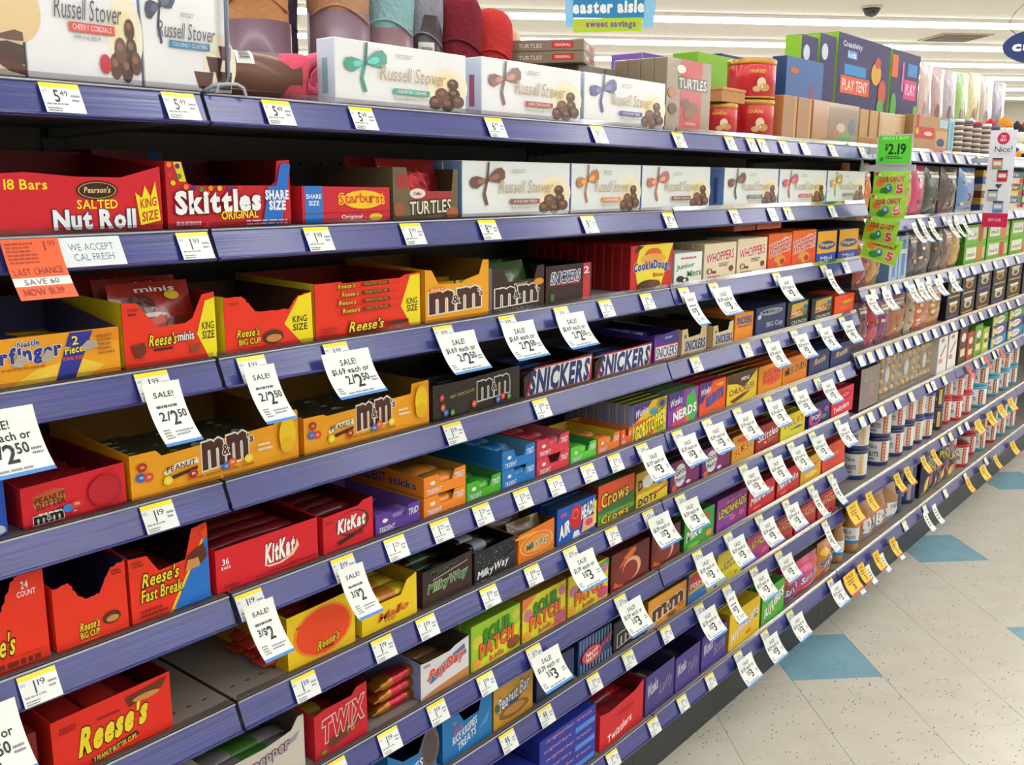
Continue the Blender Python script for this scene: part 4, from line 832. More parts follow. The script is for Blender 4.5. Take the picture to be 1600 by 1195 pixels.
for k in range(2): carton(2, 1147+k*36, 1181+k*40, 0, f'orange box lying flat on the malted milk ball boxes, {"left" if k == 0 else "right"} one', None, cols=('#c8582c' if k else '#8a4028', '#8a3c1c', '#b85024'), D=.08, pr=[Tx('#a8482c', 'WHOPPERS', .1, .3, .9, .7)], y=.034, z=deck(2)+.1150, H=.0200)
BY = [Pg('#e8a82c', (0, .3), (1, .3), (1, 1), (0, 1)), El('#3a4a8c', .5, .55, .44, .14), Tx('#f0d84c', 'Finger', .12, .48, .88, .62, sh=.2), Tx('#c8d0f0', 'Mini', .2, .08, .8, .2)]
for k, (a, b) in enumerate(((1275, 1305), (1309, 1339))):
    carton(2, a, b, 0, f'royal blue and orange candy box, {"left" if k == 0 else "right"} one at the end of the third shelf', f'{"left" if k == 0 else "right"} blue and orange box', cols=('#2c44a8', '#22368c', '#2c44a8'), D=.03, pr=BY, H=.095, n=2, behind=f'{"left" if k == 0 else "right"} blue and orange candy box in the row behind')

# ================================================================ fourth shelf
def lentils(lst): return [x for s, t, c in lst for x in (El(c, s, t, .026, .10), Tx('#f4ece4', 'm', s-.008, t-.03, s+.010, t+.03, b=0))]
tray(3, -60, 14, 755, 'bright blue candy box cut off by the left edge of the picture', 'blue box at the left edge', cols=('#1c4cb8', '#12307a'), D=.2, pr=[El('#c8d0e0', .8, .1, .15, .08)], fill=dict(c='#1c4cb8', layers=2, lab='blue candy pack'))
tray(3, 35, 199, 765, 'red peanut butter candy display box with red and blue lentils printed', 'red lentil candy box', [(0, 1), (1, 1.08)], ('#d61f2e', '#7c1420'), .2,
     [Pg('#b8602c', (.10, .72), (.30, .84), (.40, .78), (.40, .62), (.12, .56)), Pg('#c87a3c', (.10, .56), (.40, .62), (.40, .5), (.12, .42)), Tx('#3a1c14', 'PEANUT', .12, .55, .40, .70, b=.04, rise=.05), Tx('#3a1c14', 'BUTTER', .13, .41, .40, .54, b=.04, rise=.05), Pg('#2a1814', (.10, .26), (.48, .38), (.48, .30), (.12, .18)), Ln('#e8dcd0', .14, .24, .44, .30, 1, 3),
      *mmt('#1c1a1a', .10, .07, .36, .24, '#f0ece8', .02), El('#3a78d0', .42, .28, .06, .10), El('#d83a20', .50, .34, .06, .10), El('#b82a20', .48, .18, .045, .07), Tx('#f4ece4', 'm', .48, .31, .52, .37, b=0), Tx('#f4ece4', 'm', .46, .16, .49, .20, b=0), El('#a81824', .78, .5, .17, .40), El('#c01c2a', .77, .52, .15, .36)],
     fill=dict(kind='bags', c='#a01c24', c2='#c8282c', layers=5, wd=.07, hh=.055, flat=True, lab='red peanut butter candy bag'))
MYp = [*mmt('#4a2a22', .40, .36, .66, .90, '#ece6dc', .08), Tx('#4a2a22', "'s", .665, .70, .70, .92, b=.03, oc='#ece6dc'), Pg('#e8e0c8', (.17, .48), (.24, .62), (.36, .66), (.37, .52), (.26, .50), (.18, .40)), Tx('#4a2a22', 'PEANUT', .19, .48, .35, .60, b=.03, rise=.06), Pg('#3a241c', (.16, .32), (.36, .46), (.36, .38), (.17, .24))] + \
      lentils([(.06, .70, '#b8281c'), (.05, .48, '#2c68c8'), (.09, .46, '#e0482c'), (.19, .28, '#ecd424'), (.33, .30, '#b8281c'), (.52, .28, '#2c68c8'), (.56, .34, '#e0602c'), (.66, .34, '#ecd424')]) + [Ln('#e8e0d0', .72, .45, .82, .62, 2, 4), Ln('#a8641c', .3, .18, .8, .22, 1, 5)]
for k, (a, b, vt) in enumerate(((205, 468, 714), (475, 671, 650))):
    tray(3, a, b, vt, f'long yellow peanut candy display box with lentils, {"left" if k == 0 else "right"} of two on the fourth shelf', f'{"left" if k == 0 else "right"} long yellow box', [(0, 1), (.14, 1), (.17, .86), (.84, .98), (.85, 1.18), (.99, 1.24), (1, 1.2)] if k == 0 else [(0, .92), (.14, .92), (.17, .86), (.84, .94), (.85, 1.2), (.99, 1.22), (1, 1.2)], ('#f0a41a', '#8a6420'), .22, MYp + [El('#f0cc20', .915, .7, .055, .42), El('#e8b418', .91, .45, .045, .2)],
         fill=dict(kind='bags', c='#4a4430', c2='#8a7a2c', layers=6, wd=.085, hh=.062, flat=True, lab='dark yellow candy bag', mk=film, top=[El('#c8a02c', .2, .6, .12, .2), El('#3a5a2c', .5, .5, .14, .22), El('#c8b83c', .8, .6, .1, .2), Rc('#5a3020', .3, .2, .6, .5), El('#b8b8a8', .65, .75, .1, .1)]), hb=.075)
tray(3, 676, 812, 604, 'very dark brown chocolate candy display box with small colourful lentils', 'dark brown lentil box', [(0, 1), (.3, .98), (.9, 1.05), (1, 1.05)], ('#2e2522', '#161210'), .22, [*mmt('#1c1614', .50, .34, .86, .80, '#d8d4cc', .05), Tx('#b8b878', 'MILK CHOCOLATE', .18, .58, .45, .66, b=0, rise=.06)] + lentils([(.09, .62, '#c8303a'), (.1, .34, '#d85a2c'), (.13, .18, '#2c60b8'), (.2, .14, '#3f8a3a'), (.44, .24, '#d8502c'), (.78, .25, '#d83a3a'), (.72, .2, '#3f6ab8'), (.85, .22, '#3f8a3a')]),
     fill=dict(kind='bags', c='#26332a', c2='#4a5a4a', layers=4, wd=.09, hh=.055, flat=True, lab='dark brown candy bag', top=[El('#4a7a3c', .3, .6, .14, .16), El('#b8603c', .7, .5, .12, .14), El('#3a5a9a', .5, .3, .1, .12), Rc('#9aa0a0', .2, .8, .6, .86)]))
SNp = [Pg('#c8303c', (.02, 0), (.98, 0), (1, 1), (.14, .98)), Pg('#e0e2e6', (.05, .04), (.94, .04), (.985, .95), (.15, .92)), Tx('#27376e', 'SNICKERS', .07, .10, .96, .86, b=.05, sh=.2)]
for k, (a, b, vt) in enumerate(((818, 925, 578), (929, 1018, 556))):
    tray(3, a, b, vt, f'dark brown display box with huge blue and white nougat bar lettering, {"left" if k == 0 else "right"} one', f'{"left" if k == 0 else "right"} big letter box', [(0, .72), (.1, .9), (.92, 1.05), (1, 1.05)], ('#33201c', '#1c1210'), .2, SNp, fill=dict(c='#2c1c18', c2='#28407c', layers=2, lab='brown nougat bar'))
SNs = lambda: [Rc('#c8303c', .03, .08, .97, .60), Rc('#e4e6ea', .06, .12, .94, .56), Tx('#27376e', 'SNICKERS', .08, .16, .92, .52, b=.04, sh=.1)]
tray(3, 1021, 1060, 525, 'purple nougat bar display box', 'purple nougat box', [(0, .95), (1, 1.05)], ('#4c3088', '#2a1c50'), .2, SNs()+[Tx('#e8c83c', 'DARK', .5, .02, .9, .09, b=.02), Rc('#8a9ad0', .4, .8, .7, .88)], fill=dict(c='#3c2870', c2='#8a9ad0', layers=3, lab='purple nougat bar'))
for k, (a, b) in enumerate(((1064, 1103), (1113, 1145))):
    tray(3, a, b, 516-k*6, f'tan nougat bar display box with notch, {"left" if k == 0 else "right"} of two', f'{"left" if k == 0 else "right"} tan notched box', [(0, 1), (.22, 1), (.28, .66), (.74, .70), (.8, 1.05), (1, 1.08)], ('#d8bf92', '#3a3028'), .2, [Rc('#4a6a3a', .1, .66, .18, .78), Tx('#27376e', 'SNICKERS', .14, .16, .95, .52, b=.05, oc='#e4e6ea', sh=.1), El('#b8703c', .2, .05, .15, .05)], fill=dict(c='#2a221e', layers=1, lab='dark nougat bar'))
carton(3, 1147, 1176, 492, 'orange peanut butter nougat box standing upright', 'orange nougat box', cols=('#e88a1e', '#c06c14', '#d87c18'), D=.12, pr=[Tx('#2c3c80', 'SNICKERS', .1, .62, .9, .86, b=.05, oc='#d8b8a0'), Tx('#7a3a1c', 'peanut', .2, .48, .9, .56, b=.03)])
carton(3, 1180, 1226, 482, 'navy blue cookie candy box with silver lettering', 'navy silver letter box', cols=('#27396e', '#1c2850', '#22305e'), D=.12, pr=[El('#9aa2a8', .5, .78, .4, .12), Tx('#39414c', 'Milky', .2, .72, .8, .84, b=.03), Tx('#b8c0cc', 'BIG Cup', .35, .2, .9, .42, b=.03), El('#c8ccd0', .1, .66, .06, .08)])
for k, (a, b) in enumerate(((1229, 1262), (1267, 1299))):
    carton(3, a, b, 474-k*6, f'black candy box with yellow, red and green panel, {"left" if k == 0 else "right"} of two', f'{"left" if k == 0 else "right"} black panel box', cols=('#1e2020', '#141414', '#1e2020'), D=.12, pr=[Pg('#c8a83c', (.15, .35), (.9, .4), (.95, .95), (.2, .9)), Pg('#c8303c', (.15, .38), (.7, .55), (.7, .72), (.15, .55)), Tx('#e8e0d0', 'Nips', .2, .46, .6, .62, rise=.1), El('#3f7a4a', .8, .5, .1, .12), El('#2c6aa8', .82, .72, .1, .1), Tx('#d0d0cc', 'CRUNCH', .2, .1, .9, .24, b=.03)])
carton(3, 1303, 1334, 464, 'bright orange-red upright candy box at the right end of the fourth shelf', 'orange-red end box', cols=('#ee4a1c', '#b83414', '#d84018'), D=.12, pr=[Pg('#d8a82c', (.3, .3), (.85, .5), (.9, .75), (.4, .68)), Tx('#8a3414', "Reese's", .34, .42, .86, .64, sh=.2, rise=.1)])

# ================================================================ fifth shelf
tray(4, -110, 80, 945, 'orange-red peanut butter cup display box cut off at the left edge with torn dark opening', 'orange-red box at the left edge', [(0, .70), (.45, .62), (.62, .66), (.72, .95), (.8, 1.02), (1, 1.05)], (RE, '#3a2c50'), .2, [Tx('#e8d430', "Reese's", .3, .18, .72, .42, b=.03, sh=.3, oc='#5a1c10'), Tx('#f0e8e4', '24', .80, .84, .86, .92, b=.03), Tx('#f0e8e4', 'COUNT', .76, .76, .92, .82, b=.02), Ln('#7a2014', .4, .04, .96, .10, 1, 3), Rc('#d8301c', .1, .0, .98, .14), Ln('#7a2014', .3, .04, .96, .10, 1, 3)], torn=True, fill=dict(c='#8a1c14', layers=1, lab='red cup pack', mx=2, d0=.1))
tray(4, 88, 203, 918, 'orange-red large cup display box with a torn white edged notch', 'torn notch cup box', [(0, .96), (.22, .98), (.34, .74), (.42, .68), (.62, .68), (.80, 1.02), (1, 1.08)], (RE, '#3a3058'), .2, [Tx('#e8d430', "Reese's", .32, .20, .60, .33, b=.03, sh=.3, oc='#5a1c10'), Tx('#e8d430', 'BIG CUP', .32, .09, .58, .18, b=.03, oc='#5a1c10'), El('#5a2818', .76, .27, .13, .10), El('#c88a4a', .77, .25, .09, .05), Ln('#7a2014', .8, .9, .95, .97, 2, 4)], torn=True, fill=dict(c='#7a1a14', layers=1, lab='dark red large cup pack', mx=3, d0=.06))
tray(4, 206, 330, 876, 'orange-red bar display box with blue slash and printed chocolate bar', 'blue slash bar box', [(0, 1), (.22, .98), (.36, .70), (.70, .74), (.80, 1.18), (1, 1.22)], (RE, '#3a2430'), .2, [Pg('#2470c8', (.50, 0), (.96, .98), (1, .98), (1, 0)), Pg('#f0c81e', (.46, 0), (.92, .98), (.955, .98), (.50, 0)), Pg('#2470c8', (.50, 0), (1, .5), (1, .0)), Pg('#e8481c', (.9, 1.1), (1, 1.16), (1, 1.0), (.93, .96)), Tx('#e8d430', "Reese's", .14, .52, .62, .72, b=.03, sh=.3, oc='#5a1c10'), Tx('#e8d430', 'Fast Break', .12, .30, .64, .48, b=.03, sh=.2, oc='#5a1c10'), Pg('#5a2c1c', (.68, .58), (.74, .80), (.94, .92), (.98, .7), (.86, .58)), Pg('#c8904c', (.68, .56), (.72, .72), (.86, .72), (.88, .58)), Ln('#7a2014', .1, .08, .45, .18, 2, 4), Ln('#7a2014', .04, .86, .18, .94, 2, 4)], fill=dict(c='#a83a24', c2='#2c68b8', layers=2, lab='red and blue chocolate bar'), left=[])
KKp = [Tx('#f2f0ea', 'KitKat', .46, .34, .76, .76, b=.05, oc='#4a1a14', sh=.2, rise=.05), Pg('#e8c8a8', (.44, .30), (.5, .22), (.62, .22), (.74, .32), (.80, .50), (.78, .68), (.76, .50), (.70, .34), (.6, .26), (.5, .27)), Tx('#f0e8e4', '36', .06, .62, .12, .76, b=.03), Tx('#f0e8e4', 'BARS', .05, .52, .13, .59, b=.02), Tx('#7a1820', 'Crisp Wafers in Milk Chocolate', .36, .06, .98, .16, b=.0, rise=.06), Ln('#8a1820', .06, .08, .22, .16, 2, 4)]
tray(4, 338, 498, 862, 'wide red wafer bar display box with white script logo', 'wide red wafer box', [(0, 1), (1, 1.02)], ('#d61e2c', '#5a1016'), .24, KKp, fill=dict(c='#7a1820', layers=3, lab='red wafer bar'))
tray(4, 505, 584, 808, 'narrow red wafer bar display box with brown swirl logo', 'narrow red wafer box', [(0, .96), (.7, 1.0), (.8, 1.1), (1, 1.12)], ('#d61e2c', '#5a1016'), .24, [El('#5a2c1c', .58, .60, .34, .32), El('#d61e2c', .56, .62, .30, .28), Tx('#f2f0ea', 'KitKat', .28, .46, .84, .78, b=.05, oc='#4a1a14', sh=.2, rise=.05), Pg('#3a1a14', (.25, .22), (.6, .34), (.6, .24), (.3, .12)), Tx('#5a2c1c', 'DARK', .6, .24, .8, .38), Ln('#8a1820', .06, .75, .2, .82, 2, 4)], fill=dict(c='#6a1820', layers=3, lab='dark red wafer bar'))
# gum boxes: low open boxes, some stacked
def gum(u0, u1, lv, label, short, c, c2, D=.2, txt='TRIDENT', side=False, y=.03, hh=.037, tip=0):
    for k in range(lv):
        nm = label if lv == 1 else f'{label}, {["lower", "upper"][k] if lv == 2 else ORD[k]+" from the bottom"} of {lv} stacked'
        tray(4, u0, u1, 0, nm, short if k == 0 else None, [(0, 1), (.33, 1), (.40, .52), (.66, .52), (.74, 1.0), (1, 1.02)], (c, c2), D, [El('#e8e4ee', .2, .62, .06, .10), Tx('#dfe2f0', txt, .06, .12, .42, .34, b=.02, rise=.02, sh=.2), Tx('#dfe2f0', txt[:4], .72, .5, .96, .8, b=.02, sh=.2, rise=.06)],
             left=[Tx('#2c4a9c' if side else '#c8ccd8', txt, .12, .25, .50, .75, b=.04), Tx('#2c4a9c' if side else '#c8ccd8', 'sticks', .55, .3, .9, .7, b=.02)] if side else [], y=y, z=deck(4)+k*(hh+.0012), H=hh, fill=dict(c=c2, c2=c, layers=1, th=.028, wd=.05, lab='gum pack', mx=4) )
gum(587, 657, 1, 'low open purple gum box', 'purple gum box', '#5c3a98', '#7a5cae')
gum(662, 728, 2, 'orange gum box with blue side lettering', 'orange gum stack', '#ee8a24', '#b88a3c', side=True)
gum(729, 783, 1, 'low open green gum box', 'green gum box', '#4aae2c', '#3a8a3a')
gum(785, 836, 2, 'low open bright blue gum box', 'blue gum stack', '#1f78c8', '#6ab0d0', side=False)
gum(839, 889, 2, 'low open pink-red gum box', 'pink gum stack', '#d8384c', '#e07a88')
gum(891, 932, 1, 'low open lime green gum box', 'lime gum box', '#5ac83a', '#3f9a4a')
gum(934, 968, 1, 'low open orange and yellow gum box', 'orange yellow gum box', '#e87a2c', '#d8b83c', D=.15)
gum(970, 987, 1, 'small orange gum box squeezed beside the swirl candy box', 'small orange gum box', '#e8602c', '#d8843c', D=.15)
for k, (a, c) in enumerate(((735, '#2f6a3a'), (784, '#2a4a6a'))):
    gum(a-3*k, a+42, 1, f'{"green" if k == 0 else "blue"} gum box further back', None, c, c, y=.24, D=.15)
def theater(row, a, b, label, short, cols, pr, n=3, D=.028, H=None, vt=0, lft=(), beh=None):
    return carton(row, a, b, vt, label, short, cols=cols, D=D, pr=pr, H=H, n=n, gap=.002, left=list(lft), behind=beh or f'{short} queued behind the front one')
PB = '#4a2c7c'
theater(4, 988, 1041, 'yellow and purple swirl candy box with round jawbreaker picture', 'swirl candy box', ('#e0b828', '#8a96c8', '#4a5a3c'), [Pg(PB, (0, 1), (.55, 1), (.35, .75), (.05, .5), (0, .5)), Tx('#e8e4f0', 'Wonka', .06, .66, .42, .86, b=.03, rise=.1, sh=.2), El('#7a8a2c', .84, .84, .16, .16), El('#5a2a7c', .84, .84, .08, .09), El('#3a9ac8', .6, .68, .12, .1), El('#e0602c', .3, .45, .3, .08), El('#d84a2c', .5, .12, .1, .07), El('#5aa83a', .8, .15, .1, .07), Tx('#f0e030', 'GOBSTOPPER', .06, .14, .94, .52, b=.05, oc='#2a1c4a', rise=.28)], n=9, D=.020, H=.086, beh='pale lavender sided candy box queued behind the swirl candy box')
theater(4, 1043, 1090, 'pink, green and purple nerdy crunch candy box', 'pink green candy box', ('#8a3ca8', '#7a4cb0', '#5a8a3c'), [Pg('#e8407c', (.1, 0), (.5, 0), (.6, .4), (.3, .6), (.2, .4)), Pg('#3cb84a', (.55, .1), (.85, .0), (1, .3), (.85, .95), (.6, .8)), Pg('#e0802c', (.5, 0), (.7, 0), (.65, .3)), Pg(PB, (.0, 1), (.5, 1), (.4, .6), (.05, .5)), Tx('#e8e4f0', 'Wonka', .04, .62, .44, .84, b=.03, rise=.1, sh=.2), Tx('#eef0f4', 'NERDS', .16, .22, .92, .48, b=.05, oc='#2a1c4a', rise=.12)], n=5, H=.086)
theater(4, 1092, 1133, 'orange-red and purple fruit candy box with blue lettering', 'orange purple candy box', ('#ee5420', '#b83c7c', '#8a2c3c'), [Pg(PB, (0, 1), (.5, 1), (.3, .72), (.1, .4), (0, .4)), Tx('#e8e4f0', 'Wonka', .02, .66, .40, .86, b=.03, rise=.1, sh=.2), Tx('#2c5ab8', 'RUNTS', .26, .34, .90, .62, b=.05, oc='#2a1c4a', rise=.18), El('#3f9a3a', .5, .12, .08, .05), El('#e8b02c', .75, .85, .15, .05)], n=5, H=.086)
theater(4, 1135, 1182, 'yellow candy box with brown top corner and brown lettering', 'yellow brown candy box', ('#e8cc24', '#8a6420', '#4a3018'), [Pg('#4a3020', (0, 1), (1, 1), (.75, .7), (.55, .5), (.3, .66), (.0, .74)), Tx('#e8e0d0', 'MINI', .45, .72, .7, .84, b=.03), Tx('#8a3c50', 'CHUCKLES', .06, .36, .9, .54, b=.04, rise=.08), Pg('#6a3c20', (.1, .16), (.5, .3), (.8, .34), (.5, .16), (.2, .06))], n=4, H=.084)
theater(4, 1184, 1221, 'orange-yellow candy box with red bubble lettering', 'red bubble letter box', ('#ee941c', '#b87018', '#b85a1c'), [El('#e8502c', .55, .55, .4, .3), Tx('#d8281c', 'SUGAR', .2, .58, .9, .78, b=.05, oc='#f0b040'), Tx('#d8281c', 'BABIES', .2, .34, .9, .54, b=.05, oc='#f0b040')], n=4, H=.082)
theater(4, 1222, 1260, 'orange caramel candy box with brown lettering', 'orange caramel box', ('#e8841c', '#b86a18', '#c0561c'), [Tx('#4a2018', 'MILK DUDS', .08, .4, .94, .66, b=.04, oc='#f0a84a', rise=.1)], n=4, H=.082)
for k, (a, b) in enumerate(((1263, 1295), (1297, 1329))):
    theater(4, a, b, f'navy blue bar box with brown lettering, {"left" if k == 0 else "right"} of two, fifth shelf', f'{"left" if k == 0 else "right"} navy bar box', ('#24346c', '#1a2650', '#1e2c5c'), [Pg('#6a4430', (.1, .4), (.85, .55), (.9, .78), (.2, .62)), Tx('#d0c4a8', 'Ruth', .25, .46, .8, .70, sh=.2, rise=.1)], n=3, H=.075)

# ================================================================ sixth shelf
tray(5, 85, 271, 1132, 'large orange-red two cup candy box with big yellow lettering', 'big orange-red two cup box', [(0, 1), (1, 1.05)], ('#e22c1c', '#6a1410'), .16, [Tx('#ecd42c', "Reese's", .20, .30, .80, .74, b=.045, sh=.35, oc='#4a1c10', rise=.12), Pg('#4a2018', (.28, .10), (.68, .26), (.70, .17), (.32, .02)), Tx('#e8dc50', '2 PEANUT BUTTER CUPS', .31, .08, .67, .16, b=.01, rise=.10), Pg('#6a2c1c', (.63, .72), (.92, .84), (.975, 1.0), (.60, .90)), El('#c8904c', .78, .80, .12, .055, 16, .3), Ln('#8a1c14', .36, .72, .56, .76, 1, 4), Ln('#8a1c14', .06, .74, .2, .84, 3, 3)],
     fill=dict(c='#a81c18', layers=3, lab='red two cup pack', th=.024, wd=.053, axis='y'))
carton(5, 28, 66, 1160, 'narrow dark red box squeezed in beside the big orange-red box', None, cols=('#7a1c18', '#5a1412', '#7a1c18'), D=.16, pr=[Rc('#a8242c', .2, .1, .8, .4)], H=.08)
tray(5, 450, 556, 968, 'yellow candy display box with large orange disc', 'yellow box with orange disc', [(0, 1), (.5, 1.02), (1, 1.06)], ('#ecc81c', '#6a2c1c'), .2, [El('#f08a20', .52, .52, .44, .47), El('#ee4a1c', .52, .52, .40, .43), Tx('#e8d430', "Reese's", .42, .20, .76, .36, b=.02, sh=.3, oc='#6a2c10', rise=.08), Rc('#6a2c1c', .5, .15, .66, .19), Ln('#a8502c', .12, .72, .2, .76, 1, 2)], left=[Rc('#c8a81c', 0, 0, 1, 1)],
     fill=dict(c='#b83420', layers=3, lab='orange wrapped cup pack'))
for k in range(6): 
    o = obj('candy_bar', bar_mesh(.10, .034, .018, '#c8402c', '#e8c02c', mk=film)); xx = XU(425, deck(5), .1); o.location = (xx-.045+.006*(k % 2), .06+.036*(k % 3), deck(5)+.0005+.0185*(k//3)); tag(o, f'loose red and yellow bar left of the orange disc box, {ORD[k]} in the pile', 'candy bar', 'loose bars left of the orange disc box')
tray(5, 565, 652, 935, 'yellow candy display box full of stacked thin yellow packs', 'yellow stacked pack box', [(0, .92), (.1, .66), (.7, .66), (.82, .98), (1, 1.08)], ('#eccb1c', '#a88a18'), .2, [Tx('#c8502c', 'Mallo', .28, .24, .86, .42, b=.04, sh=.25, oc='#e0a02c', rise=.08), Tx('#a85a2c', 'cup', .4, .12, .6, .2, b=.02, rise=.02)], fill=dict(c='#d8c02c', c2='#c87a2c', layers=4, th=.014, wd=.045, lab='thin yellow cup pack'))
tray(5, 660, 738, 895, 'dark brown caramel bar display box with green and white lettering', 'brown caramel bar box', [(0, .98), (.5, 1), (1, 1.05)], ('#37231f', '#1e1412'), .2, [Tx('#3f7a3c', 'MilkyWay', .10, .34, .90, .62, b=.05, oc='#dcdcd0', sh=.2, rise=.1), Pg('#c8c4b8', (.2, .68), (.9, .85), (.9, .83), (.2, .66)), Tx('#3f5a3c', 'Milky', .12, .78, .7, .95, b=.02, sh=.2, rise=.06)], fill=dict(c='#33211d', c2='#3f5a3c', layers=3, lab='brown caramel bar'), left=[Tx('#6a82c0', '36', .2, .6, .5, .85)])
tray(5, 741, 805, 865, 'black starry caramel bar display box with white lettering', 'black starry bar box', [(0, .98), (1, 1.02)], ('#1d1e26', '#121218'), .2, [Tx('#e6e8ec', 'MilkyWay', .06, .12, .84, .42, b=.04, sh=.2, rise=.12)] + [El('#c8ccd8', R_.uniform(.04, .96), R_.uniform(.5, .95), .008, .012, 6) for _ in range(22)] + [Pg('#3a3a7c', (.6, .45), (.98, .62), (.98, .56))], fill=dict(c='#16161c', c2='#a8acb8', layers=3, lab='black caramel bar'))
tray(5, 809, 866, 838, 'orange swirl caramel bar display box', 'orange swirl bar box', [(0, 1), (1, 1.12)], ('#e07a20', '#5a3a1c'), .2, [El('#f0b050', .5, .5, .46, .38), El('#d86c1c', .5, .5, .42, .34), El('#e8902c', .5, .5, .38, .29), Tx('#4a6a3c', 'MilkyWay', .2, .32, .84, .62, b=.04, oc='#e0e0c8', sh=.2, rise=.1), El('#f0a840', .2, .9, .3, .06)], fill=dict(kind='bags', c='#6a5230', c2='#8a6a3a', layers=3, wd=.07, hh=.075, lab='brown gold caramel bar'))
theater(5, 870, 931, 'blue taffy box with round red balloon emblem', 'blue taffy box', ('#1f5cc0', '#173f8c', '#2a3f5c'), [El('#c8202c', .48, .60, .17, .34), El('#e86a70', .45, .7, .08, .14), El('#c8202c', .45, .69, .06, .10), Pg('#e8e8f0', (.42, .22), (.54, .22), (.58, .06), (.38, .06)), Tx('#eef2f8', 'AIR', .05, .22, .30, .56, b=.05, oc='#123a8c', rise=.12), Tx('#eef2f8', 'HEADS', .60, .52, .94, .86, b=.05, oc='#123a8c', rise=.1), Pg('#e8a89a', (.6, .1), (.95, .14), (.95, .5), (.65, .45)), El('#d84a5a', .8, .32, .1, .1), El('#e8c02c', .7, .18, .06, .06), Rc('#e8d83c', .92, .2, .99, .85), Tx('#e8602c', 'BITES', .06, .76, .2, .86)], n=4, D=.04, H=.082)
for k in range(2):
    carton(5, 934, 991, 0, f'{"green" if k == 0 else "orange and green"} licorice gumdrop box, {"lower" if k == 0 else "upper"} one lying on its side', 'green gumdrop box' if k == 0 else None, cols=('#5a9a3c' if k == 0 else '#d8502c', '#7a2c24', '#3f5a2c'), D=.14, y=.03, z=deck(5)+(0 if k == 0 else .0285), H=.028 if k == 0 else .068,
           pr=[Pg('#2f5c2c', (.4, .2), (1, .6), (1, .0))]*(k == 0) + [Pg('#2f6a38', (0, 0), (1, 0), (1, .42), (.5, .3), (0, .12))]*(k == 1) + [Tx('#ecc63c', 'Crows', .08, .25 if k else .2, .82, .72 if k else .85, b=.04, oc='#5a2c14', rise=.12)])
for k in range(2):
    carton(5, 994, 1043, 0, f'{"bright yellow" if k == 0 else "mustard"} gumdrop box with dark lettering, {"lower" if k == 0 else "upper"} one', 'yellow gumdrop box' if k == 0 else None, cols=('#e8cc28' if k == 0 else '#c8a42c', '#a8841c', '#8a6c1c'), D=.14, z=deck(5)+(0 if k == 0 else .037), H=.0365 if k == 0 else .052,
           pr=[Tx('#3a2c50', 'DOTS', .06, .2, .62, .66, b=.05, rise=.12)] + [Pg('#c8502c', (.5, .6), (.95, .95), (.98, .8), (.6, .5))]*(k == 0) + [El('#e0e0d8', .35, .45, .18, .3), El('#6a2c20', .75, .4, .18, .3)]*(k == 1))
GPp = [El('#dfe0e4', .32, .5, .2, .38), Tx('#1c1a20', 'Good', .16, .54, .50, .76, b=.04, rise=.08), Tx('#1c1a20', 'Plenty', .16, .26, .50, .46, b=.04, rise=.08), El('#e0dce8', .68, .8, .08, .06), El('#e08ab0', .74, .6, .08, .06), El('#e0dce8', .6, .18, .08, .06), El('#e8742c', .12, .14, .08, .1)]
for k, (a, b) in enumerate(((1047, 1092), (1096, 1140))):
    theater(5, a, b, f'magenta purple licorice candy box with grey disc logo, {"left" if k == 0 else "right"} of the pair', f'{"left" if k == 0 else "right"} magenta box', ('#7c2468', '#4a3a90', '#2a1c30'), GPp, n=3, H=.078, lft=[Rc('#5a6ac0', .3, .1, .8, .9)])
theater(5, 1143, 1178, 'yellow and orange burst candy box behind a sale card', 'orange burst box', ('#e0a028', '#b8701c', '#8a4a1c'), [Tx('#c8281c', 'BURST', .1, .3, .9, .6, b=.04, oc='#f0d03c', rise=.2), El('#e8502c', .5, .8, .3, .1)], n=3, H=.078)
theater(5, 1180, 1216, 'deep red rainbow candy box with white lettering', 'deep red rainbow box', ('#a81c24', '#7a141a', '#5a1a1c'), [Tx('#eef2f4', 'Skittles', .1, .44, .95, .74, b=.04, rise=.12), El('#e8c82c', .4, .3, .06, .04), El('#3f9a3a', .6, .3, .06, .04), Tx('#e8c82c', 'original', .5, .32, .9, .4, b=0)], n=3, H=.078)
theater(5, 1219, 1257, 'bright yellow fruit candy box below the sale cards', 'bright yellow fruit box', ('#e6dc28', '#b8a81c', '#8a8a20'), [Tx('#c8602c', 'FRUIT', .15, .5, .95, .76, b=.04, rise=.1), El('#3f7ac8', .7, .36, .15, .06), Tx('#4a8a3a', 'chews', .4, .3, .9, .42, b=.02)], n=3, H=.076)
theater(5, 1263, 1296, 'navy and pink bubble candy box', 'navy pink candy box', ('#2a2c6c', '#22245a', '#2a1c3c'), [El('#d83a8c', .3, .4, .3, .36), El('#2c3a8c', .3, .4, .2, .24), Tx('#e8eef8', 'POP', .14, .3, .5, .5, b=.04), El('#3f9a3a', .7, .3, .12, .1), El('#8a4ac8', .8, .6, .1, .12)], n=3, H=.076)
theater(5, 1298, 1332, 'bright pinkish red licorice candy box at the end of the sixth shelf', 'pink-red licorice box', ('#da2440', '#a81a30', '#8a1c2c'), [Tx('#eef0f2', 'Twizzlers', .1, .18, .8, .38, b=.03, rise=.1), El('#b01a30', .6, .7, .3, .16), El('#e85a6a', .6, .72, .2, .08)], n=3, H=.09)

